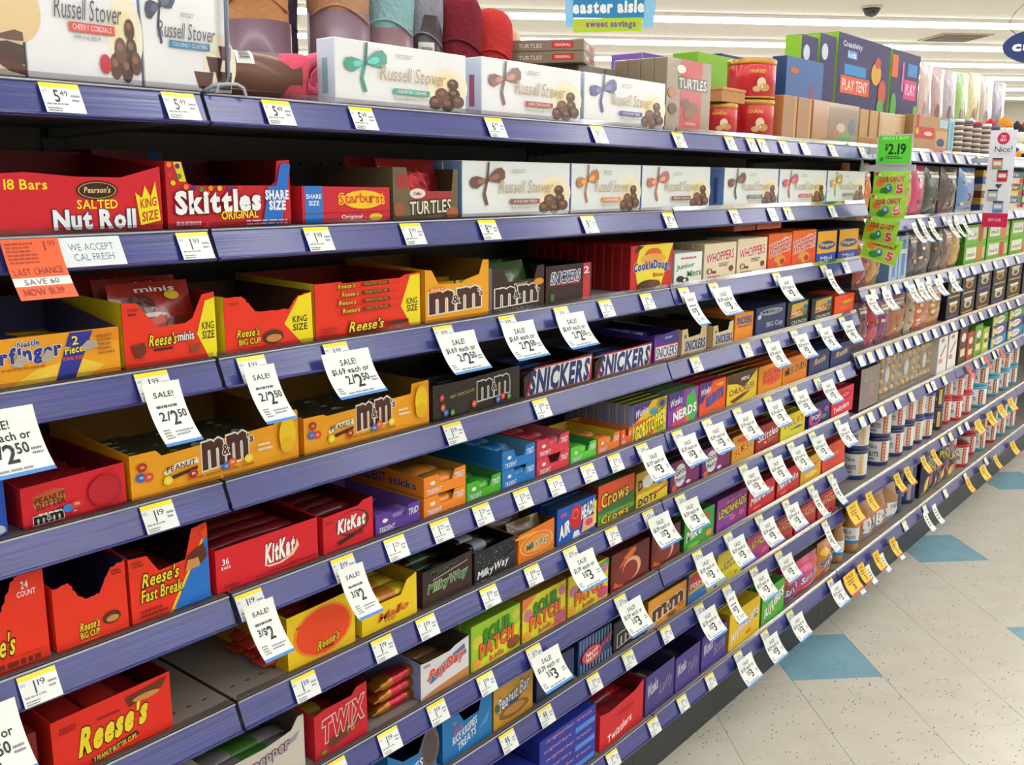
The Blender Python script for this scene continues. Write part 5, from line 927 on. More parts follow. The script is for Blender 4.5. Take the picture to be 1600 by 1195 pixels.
# ================================================================ seventh shelf
tray(6, 335, 478, 0, 'open white bar display box with silver tubes and bars inside', 'open white bar box', [(0, .96), (.55, .96), (.85, 1.06), (.93, 1.3), (1, 1.3)], ('#c8c2b8', '#5a5048'), .2, [Pg('#9a8aa0', (.3, .5), (.8, .85), (.95, .98), (.9, .8), (.6, .6)), Tx('#b8a8b0', 'pepper', .42, .55, .82, .80, b=.03, oc='#5a4450', rise=.14), Ln('#c8c0c0', .1, .3, .5, .42, 2, 2)], fill=dict(c='#8a8288', c2='#3f7a2c', layers=3, lab='silver and green wrapped bar', th=.02), hb=.085, H=.075)
tray(6, 492, 575, 1122, 'red twin bar display box with white outlined lettering and brown swoosh', 'red twin bar box', [(0, 1), (.2, 1.06), (.7, 1.06), (.8, 1.2), (1, 1.22)], ('#c82030', '#5a1016'), .2, [Pg('#6a3424', (.2, .3), (.9, .62), (.95, .5), (.6, .2), (.3, .1)), Pg('#c82030', (.55, .0), (1, .45), (1, 0)), Tx('#c82030', 'TWIX', .14, .40, .92, .86, b=.05, oc='#e8e4dc', sh=.1, rise=.16), Tx('#c8a03c', 'PB', .6, .28, .74, .42, b=.02), El('#4a9a3a', .16, .12, .05, .05)], fill=dict(c='#7a1c20', c2='#c8a03c', layers=2, lab='red and gold twin bar'))
xg0 = XU(577, deck(6)+.02, .05)
for k in range(5):
    o = obj('candy_bar', bar_mesh(.128, .036, .022, '#b0702c', '#b82c3c', crimp=.012, mk=foil)); lv, jj = divmod(k, 2)
    o.location = (xg0+.004+.004*lv, .045+.04*jj, deck(6)+.0005+.0225*lv); o.rotation_euler = (0, 0, .03*(-1)**k); tag(o, f'shiny gold and red bar in the loose pile, {ORD[k]} laid from the bottom', 'candy bar', 'gold bars on the seventh shelf')
reg(6, xg0, xg0+.13, 'loose gold bar pile')
tray(6, 657, 733, 1040, 'white peanut bar display box with red lettering and pale blue side', 'white peanut bar box', [(0, 1), (.15, .98), (.6, .98), (.72, 1.06), (1, 1.14)], ('#d8d8dc', '#4a4038'), .2, [Pg('#c88a50', (0, .0), (1, .0), (1, .28), (.6, .22), (.3, .16), (0, .06)), Pg('#5a6a98', (.12, .5), (.4, .72), (.9, .98), (.95, .7), (.5, .5), (.2, .34)), Tx('#d8482c', 'PayDay', .16, .46, .90, .80, b=.05, oc='#e8e0dc', sh=.2, rise=.2), Ln('#8a8a94', .06, .86, .2, .92, 1, 3)], side='#8090c8', fill=dict(c='#8a6a44', layers=2, lab='brown peanut bar'))
SPp = lambda a, b: [El(b, .12, .6, .1, .14), El(b, .9, .8, .08, .12), El(a, .85, .2, .14, .14), El('#e8a03c', .1, .15, .08, .1), Tx('#3f8a2c', 'SOUR', .24, .56, .78, .84, b=.05, oc='#204a18', rise=.1), Tx('#e8602c', 'PATCH', .16, .28, .84, .56, b=.05, oc='#5a2410', rise=.1), Tx('#c83a5a', 'kids', .36, .08, .64, .2, b=.03, rise=.03)]
theater(6, 736, 813, 'lime green sour gummy box, leftmost of the three sour boxes', 'lime sour gummy box', ('#9cc42a', '#7aae30', '#6a8a28'), [Pg('#d8d82c', (0, 0), (.9, 0), (1, .6), (.5, .4))]+SPp('#8a4a2c', '#c8c83c'), n=4, H=.096)
theater(6, 816, 884, 'yellow and coral sour gummy box, middle of the three sour boxes', 'coral sour gummy box', ('#dcd22c', '#c86a3c', '#8a6a2c'), [Pg('#e87a4a', (0, .7), (.3, 1), (0, 1)), Pg('#e8743c', (.6, 0), (1, 0), (1, .4))]+SPp('#b85a7a', '#c87a90'), n=4, H=.096)
theater(6, 887, 950, 'yellow sour gummy box with green top, rightmost of the three sour boxes', 'yellow sour gummy box', ('#d8cc28', '#a8a028', '#8a4a3c'), [Pg('#4aa83a', (.5, .9), (1, 1), (1, .8))]+SPp('#c84a7a', '#b87a9a'), n=4, H=.096)
HTp = [Pg('#d8582c', (.05, .1), (.3, .05), (.62, .9), (.5, .98), (.2, .6)), El('#7a2c20', .4, .35, .34, .26), El('#e8b89a', .52, .42, .24, .30), El('#8a2c20', .48, .38, .2, .26), Tx('#d8a88a', 'HOT CHOCOLATE', .82, .05, .92, .9, b=0), Pg('#e8802c', (.3, .8), (.6, .98), (.62, .85), (.4, .7))]
for k, (a, b) in enumerate(((954, 1014), (1017, 1062))):
    theater(6, a, b, f'brown chocolate box with cream swirl, {"left" if k == 0 else "right"} of two', f'{"left" if k == 0 else "right"} brown swirl box', ('#6c201c', '#4a1614', '#4a1816'), HTp[:-2] + [HTp[-1]], n=3, H=.094)
theater(6, 1068, 1115, 'green chewy candy box with slanted white lettering', 'green chewy box', ('#3c9a3a', '#2a6a2c', '#2a4a24'), [Tx('#e8f0e0', 'Mike', .06, .30, .6, .60, b=.03, sh=.2, rise=.1), El('#e8902c', .82, .22, .1, .1), El('#c8302c', .7, .78, .12, .08), El('#7ac83a', .3, .1, .2, .06)], n=4, H=.092)
theater(6, 1119, 1166, 'purple lemon candy box with wavy yellow lettering', 'purple lemon box', ('#8a3a8c', '#5a2a6c', '#5a2450'), [Tx('#d87ab0', 'Berry', .3, .76, .8, .88, b=.03, rise=.06), Tx('#e8d83c', 'LEMONHEADS', .06, .48, .94, .72, b=.04, oc='#5a2a3c', rise=.14), El('#e04a8c', .5, .28, .1, .08), El('#d84a7c', .8, .3, .1, .08), El('#5a3ac8', .25, .1, .08, .06), Rc('#6a8ac8', .2, .36, .5, .42)], n=4, H=.094)
for k, (a, b) in enumerate(((1169, 1210), (1213, 1248))):
    theater(6, a, b, f'red chewy candy box with slanted white lettering, {"left" if k == 0 else "right"} of the pair', f'{"left" if k == 0 else "right"} red chewy box', ('#cc2430', '#8a1a22', '#7a1c1c'), [Tx('#f0ece8', 'Mike & Ike', .06, .4, .94, .66, b=.02, sh=.2, rise=.16), El('#e86a4a', .3, .16, .15, .06), Rc('#a8a8a0', .0, .84, .5, .92)], n=4, H=.082)
theater(6, 1250, 1282, 'golden yellow caramel candy box on the seventh shelf', 'golden caramel box', ('#e0a828', '#b8801c', '#8a5a1c'), [Tx('#b85a1c', 'Sugar', .1, .5, .9, .7, b=.03, sh=.2, rise=.1), El('#f0d060', .5, .3, .3, .1)], n=3, H=.084)
theater(6, 1284, 1319, 'red-orange cinnamon candy box at the end of the seventh shelf', 'red-orange cinnamon box', ('#e04a2c', '#b8341c', '#c83c24'), [Tx('#f0a08a', 'hot', .3, .5, .7, .66, b=.02), El('#d8402c', .5, .3, .4, .12)], n=3, H=.09)

# ================================================================ eighth shelf
tray(7, 606, 683, 1175, 'bright blue crispy treat display box with a printed round cookie, left of the two', 'left blue crispy box', [(0, .9), (.3, .6), (.62, .58), (.8, 1.0), (1, 1.05)], ('#1f74b8', '#1c2430'), .16, [El('#6a5a58', .86, .55, .2, .42), El('#54484a', .86, .55, .15, .34), Tx('#dfe8f0', 'KRISPIES', .15, .2, .7, .38, b=.03, rise=.16)], fill=dict(c='#16344c', layers=1, mx=3, d0=.05, lab='blue crispy treat'))
tray(7, 691, 769, 1128, 'bright blue crispy treat display box with notch, right of the two', 'right blue crispy box', [(0, 1), (.32, .96), (.42, .72), (.72, .74), (.80, 1.15), (1, 1.2)], ('#1f74b8', '#1c2430'), .18, [Tx('#d83a4a', 'RICE', .22, .56, .40, .66, b=.03, rise=.06), Tx('#e6ecf2', 'RICE KRISPIES', .20, .40, .68, .58, b=.03, rise=.2), Tx('#e6ecf2', 'TREATS', .30, .18, .66, .36, b=.04, rise=.18), Pg('#4a90c8', (.7, .3), (.95, .7), (.9, .4)), Ln('#c87a8a', .2, .76, .3, .82, 1, 2)], fill=dict(c='#14283a', layers=1, mx=3, d0=.06, lab='dark blue crispy treat'))
theater(7, 771, 833, 'golden yellow peanut bar box with blue lettering and printed bar', 'golden peanut bar box', ('#c8942a', '#7a5a1c', '#5a4420'), [Tx('#e0e6ec', 'Peanut Bar', .10, .48, .90, .78, b=.04, oc='#28447c', rise=.22, sh=.15), Pg('#28447c', (.3, .5), (.7, .5), (.5, .36)), El('#8a5a2c', .5, .26, .38, .16), El('#b8803c', .5, .28, .28, .10), El('#3a5a3a', .08, .5, .06, .1)], n=3, H=.095, D=.04)
theater(7, 838, 897, 'dark teal navy bar box partly hidden by a sale card', 'dark teal bar box', ('#22385c', '#182846', '#1c2c44'), [Tx('#3f6488', 'bars', .4, .12, .9, .3, b=.02, rise=.1)], n=3, H=.08, D=.05)
theater(7, 903, 955, 'blue striped wafer candy box with red oval', 'striped wafer box', ('#2c4478', '#1e2c50', '#22304c'), [Rc('#7a94b8', .04+.09*k, .5, .07+.09*k, .98) for k in range(11)] + [Rc('#7a94b8', .04+.09*k, .02, .07+.09*k, .3) for k in range(11)] + [El('#c8303c', .36, .46, .30, .24, 24, .2), El('#e0a0a0', .36, .46, .26, .19, 24, .2), El('#c8303c', .36, .46, .25, .175, 24, .2), Tx('#eef0f4', 'Necco', .18, .46, .54, .60, b=.02, rise=.1, sh=.2), Tx('#eef0f4', 'Wafers', .18, .32, .54, .44, b=.02, rise=.1, sh=.2), Pg('#c8303c', (.62, .56), (.95, .80), (.96, .70), (.64, .48))], n=3, H=.085, D=.045)
theater(7, 958, 1008, 'dark candy box with white letters and red end, left of the amber one', 'dark white letter box', ('#25262a', '#1a1a1e', '#1c1c20'), [*mmt('#2a1c18', .14, .2, .86, .56, '#d8d8d8', .14), El('#c8303c', .86, .5, .12, .1), El('#c84a5a', .6, .18, .08, .06)], n=4, H=.076)
theater(7, 1012, 1072, 'amber orange candy box with large dark letters', 'amber letter box', ('#e0982a', '#b0701c', '#5a4c24'), [*mmt('#4a2c1c', .12, .24, .88, .60, '#e8dcc8', .16), El('#b86a24', .84, .26, .1, .1), El('#8a5420', .6, .12, .12, .08), Tx('#a8502c', 'peanut', .3, .66, .66, .74, b=0, rise=.06)], n=4, H=.078)
theater(7, 1075, 1117, 'red, blue and yellow fish candy box', 'red and blue fish candy box', ('#d8b82c', '#2c6ab0', '#b8a028'), [Pg('#2c74c0', (0, 0), (.7, 0), (.6, .35), (0, .32)), Pg('#c8383c', (0, .4), (.5, .45), (.5, .95), (0, .9)), Tx('#e8e4e0', 'FISH', .06, .46, .5, .64, b=.04), El('#c8384a', .72, .62, .2, .14), El('#e8d83c', .72, .62, .12, .08)], n=4, H=.084)
theater(7, 1120, 1158, 'pale yellow lemon candy box between two sale cards', 'pale yellow lemon box', ('#e8d62c', '#c8b020', '#a89c20'), [Tx('#7a5ab0', 'Lemon', .25, .55, .85, .70, b=.02, rise=.08), Tx('#8a9a2c', 'Heads', .15, .38, .85, .54, b=.03, rise=.08), El('#d8c01c', .5, .16, .14, .10), El('#b88a1c', .75, .12, .06, .05)], n=4, H=.090)
theater(7, 1165, 1202, 'pink-purple lemon candy box with yellow arc', 'pink purple lemon box', ('#b8407c', '#8a2c6c', '#7a2854'), [Tx('#e88ac0', 'Pink', .3, .76, .7, .88, b=.02), Tx('#e8d83c', 'LEMON', .1, .5, .9, .7, b=.04, arc=.06), El('#8a3aa8', .4, .2, .16, .12), El('#c85a9a', .75, .25, .14, .1)], n=4, H=.088)
for k, (a, b) in enumerate(((1205, 1238), (1241, 1274), (1277, 1305))):
    theater(7, a, b, f'dark red candy box with yellow-green arc, {["left", "middle", "right"][k]} of three, eighth shelf', f'{["left", "middle", "right"][k]} dark red arc box', ('#b8283a', '#8a1c2a', '#7a1c24'), [Tx('#e89aa0', 'Apple', .3, .74, .75, .86, b=.02), Tx('#c8c03c', 'HEADS', .1, .46, .9, .66, b=.04, arc=.06), El('#e0505a', .4, .2, .16, .1), El('#7a1c24', .7, .15, .12, .08)], n=3, H=.086)

# ================================================================ bottom shelf
for st, (a, b, nb) in enumerate(((760, 838, 4), (842, 930, 6))):
    x0, x1 = XU(a, deck(8)+.01, .03), XU(b, deck(8)+.01, .03); reg(8, x0, x1, f'{"left" if st == 0 else "right"} royal blue bar stack')
    for k in range(nb):
        for j in range(2):
            H = .0225; r = thing('wafer_bar_box', f'flat royal blue box in the {"left" if st == 0 else "right"} {"rear" if j else "front"} stack, {ORD[k]} from the bottom', 'candy box', (x0+.001, .03+j*.11, deck(8)+.0003+k*(H+.0006)))
            W = x1-x0-.002
            obj('carton', rbox('carton', 0, 0, 0, W, .108, H, (card('#2a3ca4'), card('#22308a'), card('#26349a'))), r)
            if j == 0: obj('printed_front', Print().add([Tx('#e08a80', 'original bar treats', .1, .34, .92, .74, b=.02, sh=.2)] if k % 2 else [Tx('#e08a80', 'original bars', .06, .34, .55, .74, b=.02, sh=.2), Rc('#5a8ad8', .62, .2, .98, .8)], flatmap(W, H)).mesh('printed_front'), r)
tray(8, 936, 1004, 1115, 'red licorice display bag box open at the top with red packs inside', 'red licorice box', [(0, .92), (.2, .86), (.8, .95), (1, 1.1)], ('#d6242e', '#6a1016'), .24, [Tx('#f0ece8', 'Twizzlers', .18, .15, .72, .35, b=.04, rise=.2), Ln('#a01c24', .4, .6, .8, .7, 2, 3)], fill=dict(c='#a01c24', c2='#7a1c24', layers=3, lab='red licorice pack', th=.026, wd=.055))
WKp = lambda t: [Tx('#dcd6ea', 'Wonka', .06, .48, .44, .80, b=.02, sh=.25, rise=.12), Tx('#8a86a0', t, .48, .30, .94, .66, b=.02, sh=.2, rise=.12)]
tray(8, 1007, 1052, 1060, 'purple grey candy display box with yellow striped packs inside', 'purple box with yellow packs', [(0, 1), (1, 1.04)], ('#4c3f84', '#2c2450'), .26, WKp('Laffy'), fill=dict(c='#4a3c5c', c2='#d8a82c', layers=3, lab='yellow taffy pack', wd=.045))
tray(8, 1054, 1092, 1030, 'violet taffy display box with red and blue packs inside', 'violet box with red packs', [(0, 1), (1, 1.04)], ('#50408c', '#2c2450'), .26, WKp('Taffy'), fill=dict(c='#5a4a5c', c2='#b83040', layers=3, lab='red taffy pack', wd=.05), left=[Tx('#8ab0c8', 'LAFFY', .2, .3, .8, .7)])
carton(8, 1095, 1134, 0, 'deep violet closed candy box with cream script', 'deep violet box', cols=('#4e3a90', '#3a2c78', '#33286a'), D=.26, H=.105, pr=WKp('Bottle'))
theater(8, 1138, 1186, 'bright yellow fruit gum box with white and red lettering along a diagonal', 'bright yellow fruit gum box', ('#ecc41e', '#b8941a', '#c8a81c'), [Tx('#f4eee4', 'JUJYFRUITS', .06, .30, .94, .58, b=.05, oc='#b8281c', rise=.34), El('#c85a2c', .34, .70, .08, .05), El('#5a9a3a', .26, .66, .05, .04), El('#e07a20', .62, .2, .1, .06), El('#4a9a3a', .85, .5, .05, .05)], n=5, H=.115, D=.04)
theater(8, 1189, 1224, 'bright green gum drop box with white diagonal lettering', 'green gum drop box', ('#52b234', '#3a8a2a', '#2f6a2c'), [Tx('#f0f4ea', 'JUJUBES', .1, .26, .94, .60, b=.05, oc='#2a6a24', rise=.36), El('#c83a2c', .15, .12, .06, .04), El('#e8d83c', .5, .28, .06, .04), El('#e8902c', .2, .7, .06, .05)], n=5, H=.115, D=.04)

# ---------------------------------------------------------------- bags at the right end of the bottom shelf
CUR = {}
def rowbag(row, u, wpx, label, short, H, c, c2, pr, T=.05, cat='candy bag', y=.06, name='candy_bag', n=1, **kw):
    x0, x1 = XU(u, deck(row)+.02, y), XU(u+wpx, deck(row)+.02, y)
    w_ = x1-x0; x0 = max(x0, CUR.get(row, X1+.008 if row != 8 else -9)); x1 = max(x1, x0+w_*.7); CUR[row] = x1+.001; reg(row, x0, x1, short)
    for k in range(n):
        pouch(label if k == 0 else f'{short} tucked in the row behind', cat, (x0, y+T*.64+k*(T*1.4+.004), deck(row)+.001), x1-x0, H, T, c, c2, pr=pr if k == 0 else (), name=name, seed=int(u+k), group=None if k == 0 else f'{short} row', **kw)
LS = lambda a, b: [Tx('#e6eef4', 'SAVERS', .12, .42, .88, .60, b=.04, oc='#3a5a9c', rise=.16), El(a, .3, .76, .24, .09), El(b, .7, .80, .2, .07), El(a, .6, .24, .25, .1), El(b, .3, .2, .14, .08)]
rowbag(8, 1231, 23, 'dark red and blue gummy ring candy bag', 'dark red gummy bag', .115, '#8a1c3c', '#3a2c6c', LS('#c82c5a', '#3a4aa0'), y=.012, n=2)
rowbag(8, 1254, 32, 'hot pink gummy ring candy bag', 'hot pink gummy bag', .125, '#c82c6c', '#6a1c4c', LS('#e85a9a', '#d8303c'), y=.012, n=2)
rowbag(8, 1287, 20, 'orange and yellow gummy candy bag', 'orange yellow gummy bag', .135, '#c8782c', '#b83a2c', LS('#e8c02c', '#c8302c'), y=.012)

# ================================================================ the bays further along
Wt, Nv, Aq, Rd = '#dcdad6', '#243a78', '#3fa0bc', '#c8303c'
CANX = {}
def can(label, short, row, u, y, k, R, H, lid, base, stripe='#b8502c', txt='NUTS', tc='#2c3a6c', lid2=None, body=Wt, x=None):
    x = XU(u, deck(row)+.01, y-R*.6) + R*.8 if x is None else x
    if k == 0: x = max(x, CUR.get(row, -9)+R*1.04); CUR[row] = x+R*1.04; CANX[(row, u)] = x
    x = CANX[(row, u)]
    r = thing('nut_canister', label, 'canister', (x, y, deck(row)+.0004+k*(H+.001)))
    if k == 0 and short: reg(row, x-R, x+R, short)
    n = 22
    MB().lathe([(R*.96, 0), (R, .003), (R, H*.14), (R, H*.86), (R*.985, H*.87)], [M(base, .35, 0, .2), M(base, .35, 0, .2), M(body, .4, 0, .15), M(body, .4, 0, .15)], n).obj('can_body', r)
    MB().lathe([(R*1.02, H*.87), (R*1.035, H*.88), (R*1.035, H*.985), (R*.97, H), (.001, H*.995)], M(lid, .3, 0, .3), n).obj('lid', r)
    def f(s, t, l): a = 2.45+s*2.0; q = R+.0005+l*.0002; return (q*math.cos(a), q*math.sin(a), H*t)
    obj('printed_wrap', Print().add([Rc(stripe, .74, .16, .92, .84)] + [El('#e0b080', .83, .25+.12*i, .05, .05, 10) for i in range(5)] + [Tx(tc, 'Nice', .30, .62, .58, .76, b=0), Tx(tc, txt, .26, .34, .64, .50, b=.02), Ln('#6a7090', .28, .22, .6, .28, 1, 2)], f, True).mesh('printed_wrap'), r)
    return r
# canister shelf
def stack(row, u, y, R, H, lv, what, short, lid, base, stripe, txt='NUTS', tc='#2c3a6c', body=Wt):
    for k in range(lv):
        can(f'{what}, {"single" if lv == 1 else ["lower one", "upper one", "third one"][k]}', short if k == 0 else None, row, u, y, k, R, H, lid, base, stripe, txt, tc, body=body)
for k, (u, txt, st, lid) in enumerate(((1337, 'PEANUTS', '#e0c89a', '#1c2c58'), (1372, 'NUTS', '#c05a4a', '#1c2c58'), (1395, 'PEANUTS', '#c8505a', '#1c2c58'), (1412, 'NUTS', '#c8606a', '#1c2c58'), (1427, 'PEANUTS', '#b87a5a', '#20305c'))):
    stack('r5', u, .10, .052, .112, 2, f'white and navy peanut canister, {ORD[k]} column on the canister shelf', f'{ORD[k]} navy lid column', lid, Nv, st, txt)
stack('r5', 1443, .09, .048, .10, 2, 'white cashew canister with royal blue lid on the canister shelf', 'royal blue lid column', '#2446a0', Nv, '#b8703c')
stack('r5', 1460, .10, .045, .10, 2, 'dark blue and yellow nut canister on the canister shelf', 'dark blue yellow column', '#1a2448', '#1a2448', '#e8c82c', 'NUTS', '#e8c82c', body='#1c2854')
for k, u in enumerate((1472, 1489, 1505)): stack('r5', u, .09+.02*(k == 0), .05, .105 if k else .12, 2, f'white canister with red lid, {ORD[k]} red column on the canister shelf', f'{ORD[k]} red lid column', '#b8202c', Rd, '#c8404a', 'CASHEWS', '#4a4a6c')
for k, u in enumerate((1524, 1548, 1564, 1577)): stack('r5', u, .10, .072 if k == 0 else .055, .105, 2, f'white canister with aqua lid, {ORD[k]} aqua column on the canister shelf', f'{ORD[k]} aqua lid column', Aq, Aq, '#8a4a4a', 'NUTS')
# bottom shelf of the far bays: jars, pouches and cans
def jar(label, short, u, y, k, R, H, x=None):
    x = max(XU(u, deck('r6')+.01, y) + R, X1+.01+R, CUR.get('r6', -9)+R); CUR['r6'] = x+R+.002
    r = thing('nut_jar', label, 'jar', (x, y, deck('r6')+.0004+k*(H+.002)));  reg('r6', x-R, x+R, short if k == 0 else None)
    gl = M('#b07a44', .25, 0, .6, .5, 60, .3)
    MB().lathe([(R*.8, 0), (R*.98, .006), (R*.9, H*.2), (R, H*.4), (R*.92, H*.62), (R*.7, H*.8), (R*.74, H*.86), (R*.5, H*.9)], gl, 18).obj('jar_body', r)
    MB().lathe([(R*.62, H*.9), (R*.64, H*.98), (.001, H)], M('#c87a3c', .4), 18).obj('lid', r)
    def f(s, t, l): a = 2.5+s*2; q = R*1.01+.0005+l*.0003; return (q*math.cos(a), q*math.sin(a), H*(.22+.36*t))
    obj('printed_wrap', Print().add([Rc('#dfe4e8', 0, 0, 1, 1), Rc('#2c8ac0', 0, 0, 1, .2), Tx('#2c3a6c', 'Nice', .2, .6, .6, .9, b=0), Tx('#2c3a6c', 'PEANUTS', .15, .3, .8, .5, b=.02)], f, True).mesh('printed_wrap'), r)
jar('clear jar of orange-brown nuts behind the first yellow sale card, bottom shelf', 'left nut jar', 1296, .07, 0, .036, .15)
jar('clear jar of orange-brown nuts with rounded neck, right of the first jar', 'right nut jar', 1318, .07, 0, .04, .17)
for k, u in enumerate((1338, 1362, 1378)): rowbag('r6', u, 26, f'clear bag of brown nuts with white label, {ORD[k]} from the jars', f'{ORD[k]} brown nut bag', .185, '#a87240', '#b8854c', [Rc('#dfe2e6', .12, .2, .88, .58), Rc('#2c8ac0', .12, .2, .88, .28), Tx('#2c3a6c', 'Nice', .25, .42, .75, .54, b=0)], T=.07, y=.012, name='nut_bag')
for k, u in enumerate((1390, 1412)): stack('r6', u, .12, .062, .105, 2, f'big dark navy nut tub, {"left" if k == 0 else "right"} of two on the bottom shelf', f'{"left" if k == 0 else "right"} navy tub', '#16244c', '#1c2c58', '#8a9ab0', 'NUTS', '#c8d0e0', body='#22386c')
PLp = [Tx('#e8c82c', 'PLANTERS', .06, .66, .94, .82, b=.03), El('#d84a5a', .62, .4, .22, .16), El('#e8d04c', .25, .3, .1, .2), Rc('#e8c82c', .1, .06, .9, .12)]
for k, u in enumerate((1421, 1436, 1450, 1463)):
    rowbag('r6', u, 19, f'dark blue snack nut bag with yellow lettering, {ORD[k]} from left', f'{ORD[k]} dark nut bag', .15 if k % 2 else .20, '#1c2650', '#16204a', PLp, T=.06, y=.02, name='nut_bag')
for k, u in enumerate((1479, 1494, 1512)): stack('r6', u, .09+.03*(k != 1), .052, .11, 2 if k != 1 else 1, f'white almond canister with red lid on the bottom shelf, {ORD[k]} red column', f'{ORD[k]} bottom red column', '#b8202c', Rd, '#c8404a', 'ALMONDS', '#4a4a6c')
for k, u in enumerate((1528, 1545, 1560, 1575)): stack('r6', u, .10, .05, .11, 2, f'{"aqua" if k != 1 else "red"} lidded canister on the bottom shelf, {ORD[k]} column past the almonds', f'{ORD[k]} bottom mixed column', Aq if k != 1 else '#b8202c', Aq if k != 1 else Rd, '#8a4a4a', 'NUTS')
# shelf r1, r2, r3: hanging and standing bags
_gr = random.Random(5)
def spots(a, b): return [El(_gr.choice([a, b, '#d8cdb8', '#7a3c30', '#c89a50', '#4a4a6c']), _gr.uniform(.15, .85), _gr.uniform(.12, .72), _gr.uniform(.04, .11), _gr.uniform(.02, .05), 8) for _ in range(10)]
G = lambda a, b: spots(a, b) + [Rc('#d8d4cc', .2, .76, .8, .82), Rc(a, .15, .84, .85, .88)] if True else [El(a, .5, .62, .32, .14), El(b, .4, .36, .2, .09), El(a, .7, .24, .14, .07), Rc('#d8d4cc', .2, .74, .8, .82), El(b, .75, .5, .12, .07)]
hb = [('r1', 1338, 18, '#e07a2c', '#c85a1c', .185, 'shiny orange candy bag behind the sour candy strip'), ('r1', 1404, 26, '#c8a06a', '#b08850', .185, 'tan gold candy bag just right of the sour candy strip'), ('r1', 1431, 18, '#c83a6c', '#a82c54', .185, 'bright pink candy bag on the second shelf past the strip'),
      ('r1', 1450, 22, '#24402c', '#1c3024', .185, 'dark green chocolate bag on the second shelf past the strip'), ('r1', 1475, 25, '#4a3a3c', '#6a4a5c', .185, 'plum chocolate bag on the second shelf past the strip'), ('r1', 1503, 24, '#5a86c0', '#d8dce0', .185, 'pale blue and white chocolate bag leaning at the end of the bags'),
      ('r2', 1336, 28, '#8a1c24', '#6a141c', .168, 'red candy bag partly hidden below the sour candy strip'), ('r2', 1364, 16, '#b8894c', '#a0743c', .168, 'gold candy bag below the sour candy strip'), ('r2', 1421, 17, '#3a3a5c', '#2c2c44', .168, 'dark navy candy bag on the third far shelf'), ('r2', 1439, 20, '#544a48', '#3c3434', .168, 'grey brown candy bag on the third far shelf'),
      ('r2', 1461, 16, '#3a2c2c', '#2a2020', .168, 'very dark brown candy bag on the third far shelf'), ('r2', 1478, 12, '#8a6a5c', '#7a5a4c', .168, 'dusty pink-brown bag on the third far shelf'), ('r2', 1491, 12, '#c8a05a', '#3a4a7c', .168, 'golden bag beside the green boxes'),
      ('r3', 1342, 18, '#5c1c40', '#481430', .17, 'dark wine coloured candy bag on the fourth far shelf'), ('r3', 1361, 15, '#b8284c', '#8a1c5c', .17, 'magenta red candy bag on the fourth far shelf'), ('r3', 1377, 18, '#7c2468', '#5c1c50', .16, 'purple candy bag on the fourth far shelf'), ('r3', 1396, 24, '#a85a2c', '#8a4420', .17, 'rust orange candy bag on the fourth far shelf'),
      ('r3', 1422, 11, '#b8a890', '#a09078', .16, 'slim beige candy bag on the fourth far shelf'), ('r3', 1435, 22, '#c8602c', '#a84420', .17, 'orange and red candy bag on the fourth far shelf, left of a pair'), ('r3', 1457, 18, '#b87a30', '#a8501c', .17, 'amber orange candy bag on the fourth far shelf, right of a pair')]
for row, u, wpx, c, c2, H, lab in hb: rowbag(row, u, wpx, lab, lab.split(' on ')[0].split(' below')[0].split(' behind')[0].split(' just')[0].split(' partly')[0].split(' leaning')[0], H, c, c2, G('#d8b070' if c < '#8' else '#f0d8b0', '#8a2c2c' if c > '#5' else '#a86a4c'), T=.042, y=.022, n=2)
for k, u in enumerate((1388, 1402)):
    carton('r2', u, u+13, 0, f'tall pale blue-white chocolate bar standing on end, {"left" if k == 0 else "right"} of the pair', f'{"left" if k == 0 else "right"} pale blue bar', 'chocolate bar', 'chocolate_bar', ('#a8c0dc', '#7a98c8', '#c0d0e0'), .09, [Rc('#6a88b8', .3, .1, .7, .9), Rc('#d8e0e8', .1, .6, .9, .7)], H=.16)
def boxrow(row, us, wpx, lv, hh, cols, prf, name, lab, D=.10, short=None, cat='candy box'):
    for i, u in enumerate(us):
        x0, x1 = XU(u, deck(row)+.01, .035), XU(u+wpx, deck(row)+.01, .035)
        if short: reg(row, x0, x1, f'{ORD[i]} {short}')
        for k in range(lv):
            c = cols[(i*3+k) % len(cols)]
            lb = f'{lab}, {["bottom", "second", "third", "fourth", "fifth", "sixth"][k]} layer of the {ORD[i]} column'
            r = thing(name, lb, cat, (x0+.001, .035, deck(row)+.0003+k*(hh+.0008)))
            obj('carton', rbox('carton', 0, 0, 0, x1-x0-.003, D, hh, (card(c[0]), card(c[1]), card(c[0]))), r)
            obj('printed_front', Print().add(prf(i+k, c), flatmap(x1-x0-.003, hh)).mesh('printed_front'), r)
boxrow('r1', (1531, 1566, 1594), 30, 6, .029, [('#3a5a9c', '#2c4478'), ('#c8a83c', '#a8882c'), ('#7a3a2c', '#5c2c20'), ('#c8c0a8', '#a89c84')], lambda i, c: [Tx('#e8dcc0', 'wafer', .1, .2, .7, .8, b=.03), Rc('#c83a2c' if i % 2 else '#3f8a4a', .75, .1, .95, .9)], 'wafer_box', 'flat striped wafer box behind the tall hanging sign', short='wafer stack')
boxrow('r2', (1505, 1540, 1576), 33, 2, .085, [('#6aa832', '#4a8a24'), ('#74b03a', '#4a8a24')], lambda i, c: [Rc('#dfe0d4', .08, .25, .55, .85), Rc('#c83a2c' if i % 2 else '#e0702c', .6, .1, .78, .9), Tx('#4a6a3c', 'snack', .14, .4, .5, .6, b=.02), Rc('#c8b890', .82, .2, .96, .8)], 'snack_box', 'green and white snack box past the bags', short='green snack box')
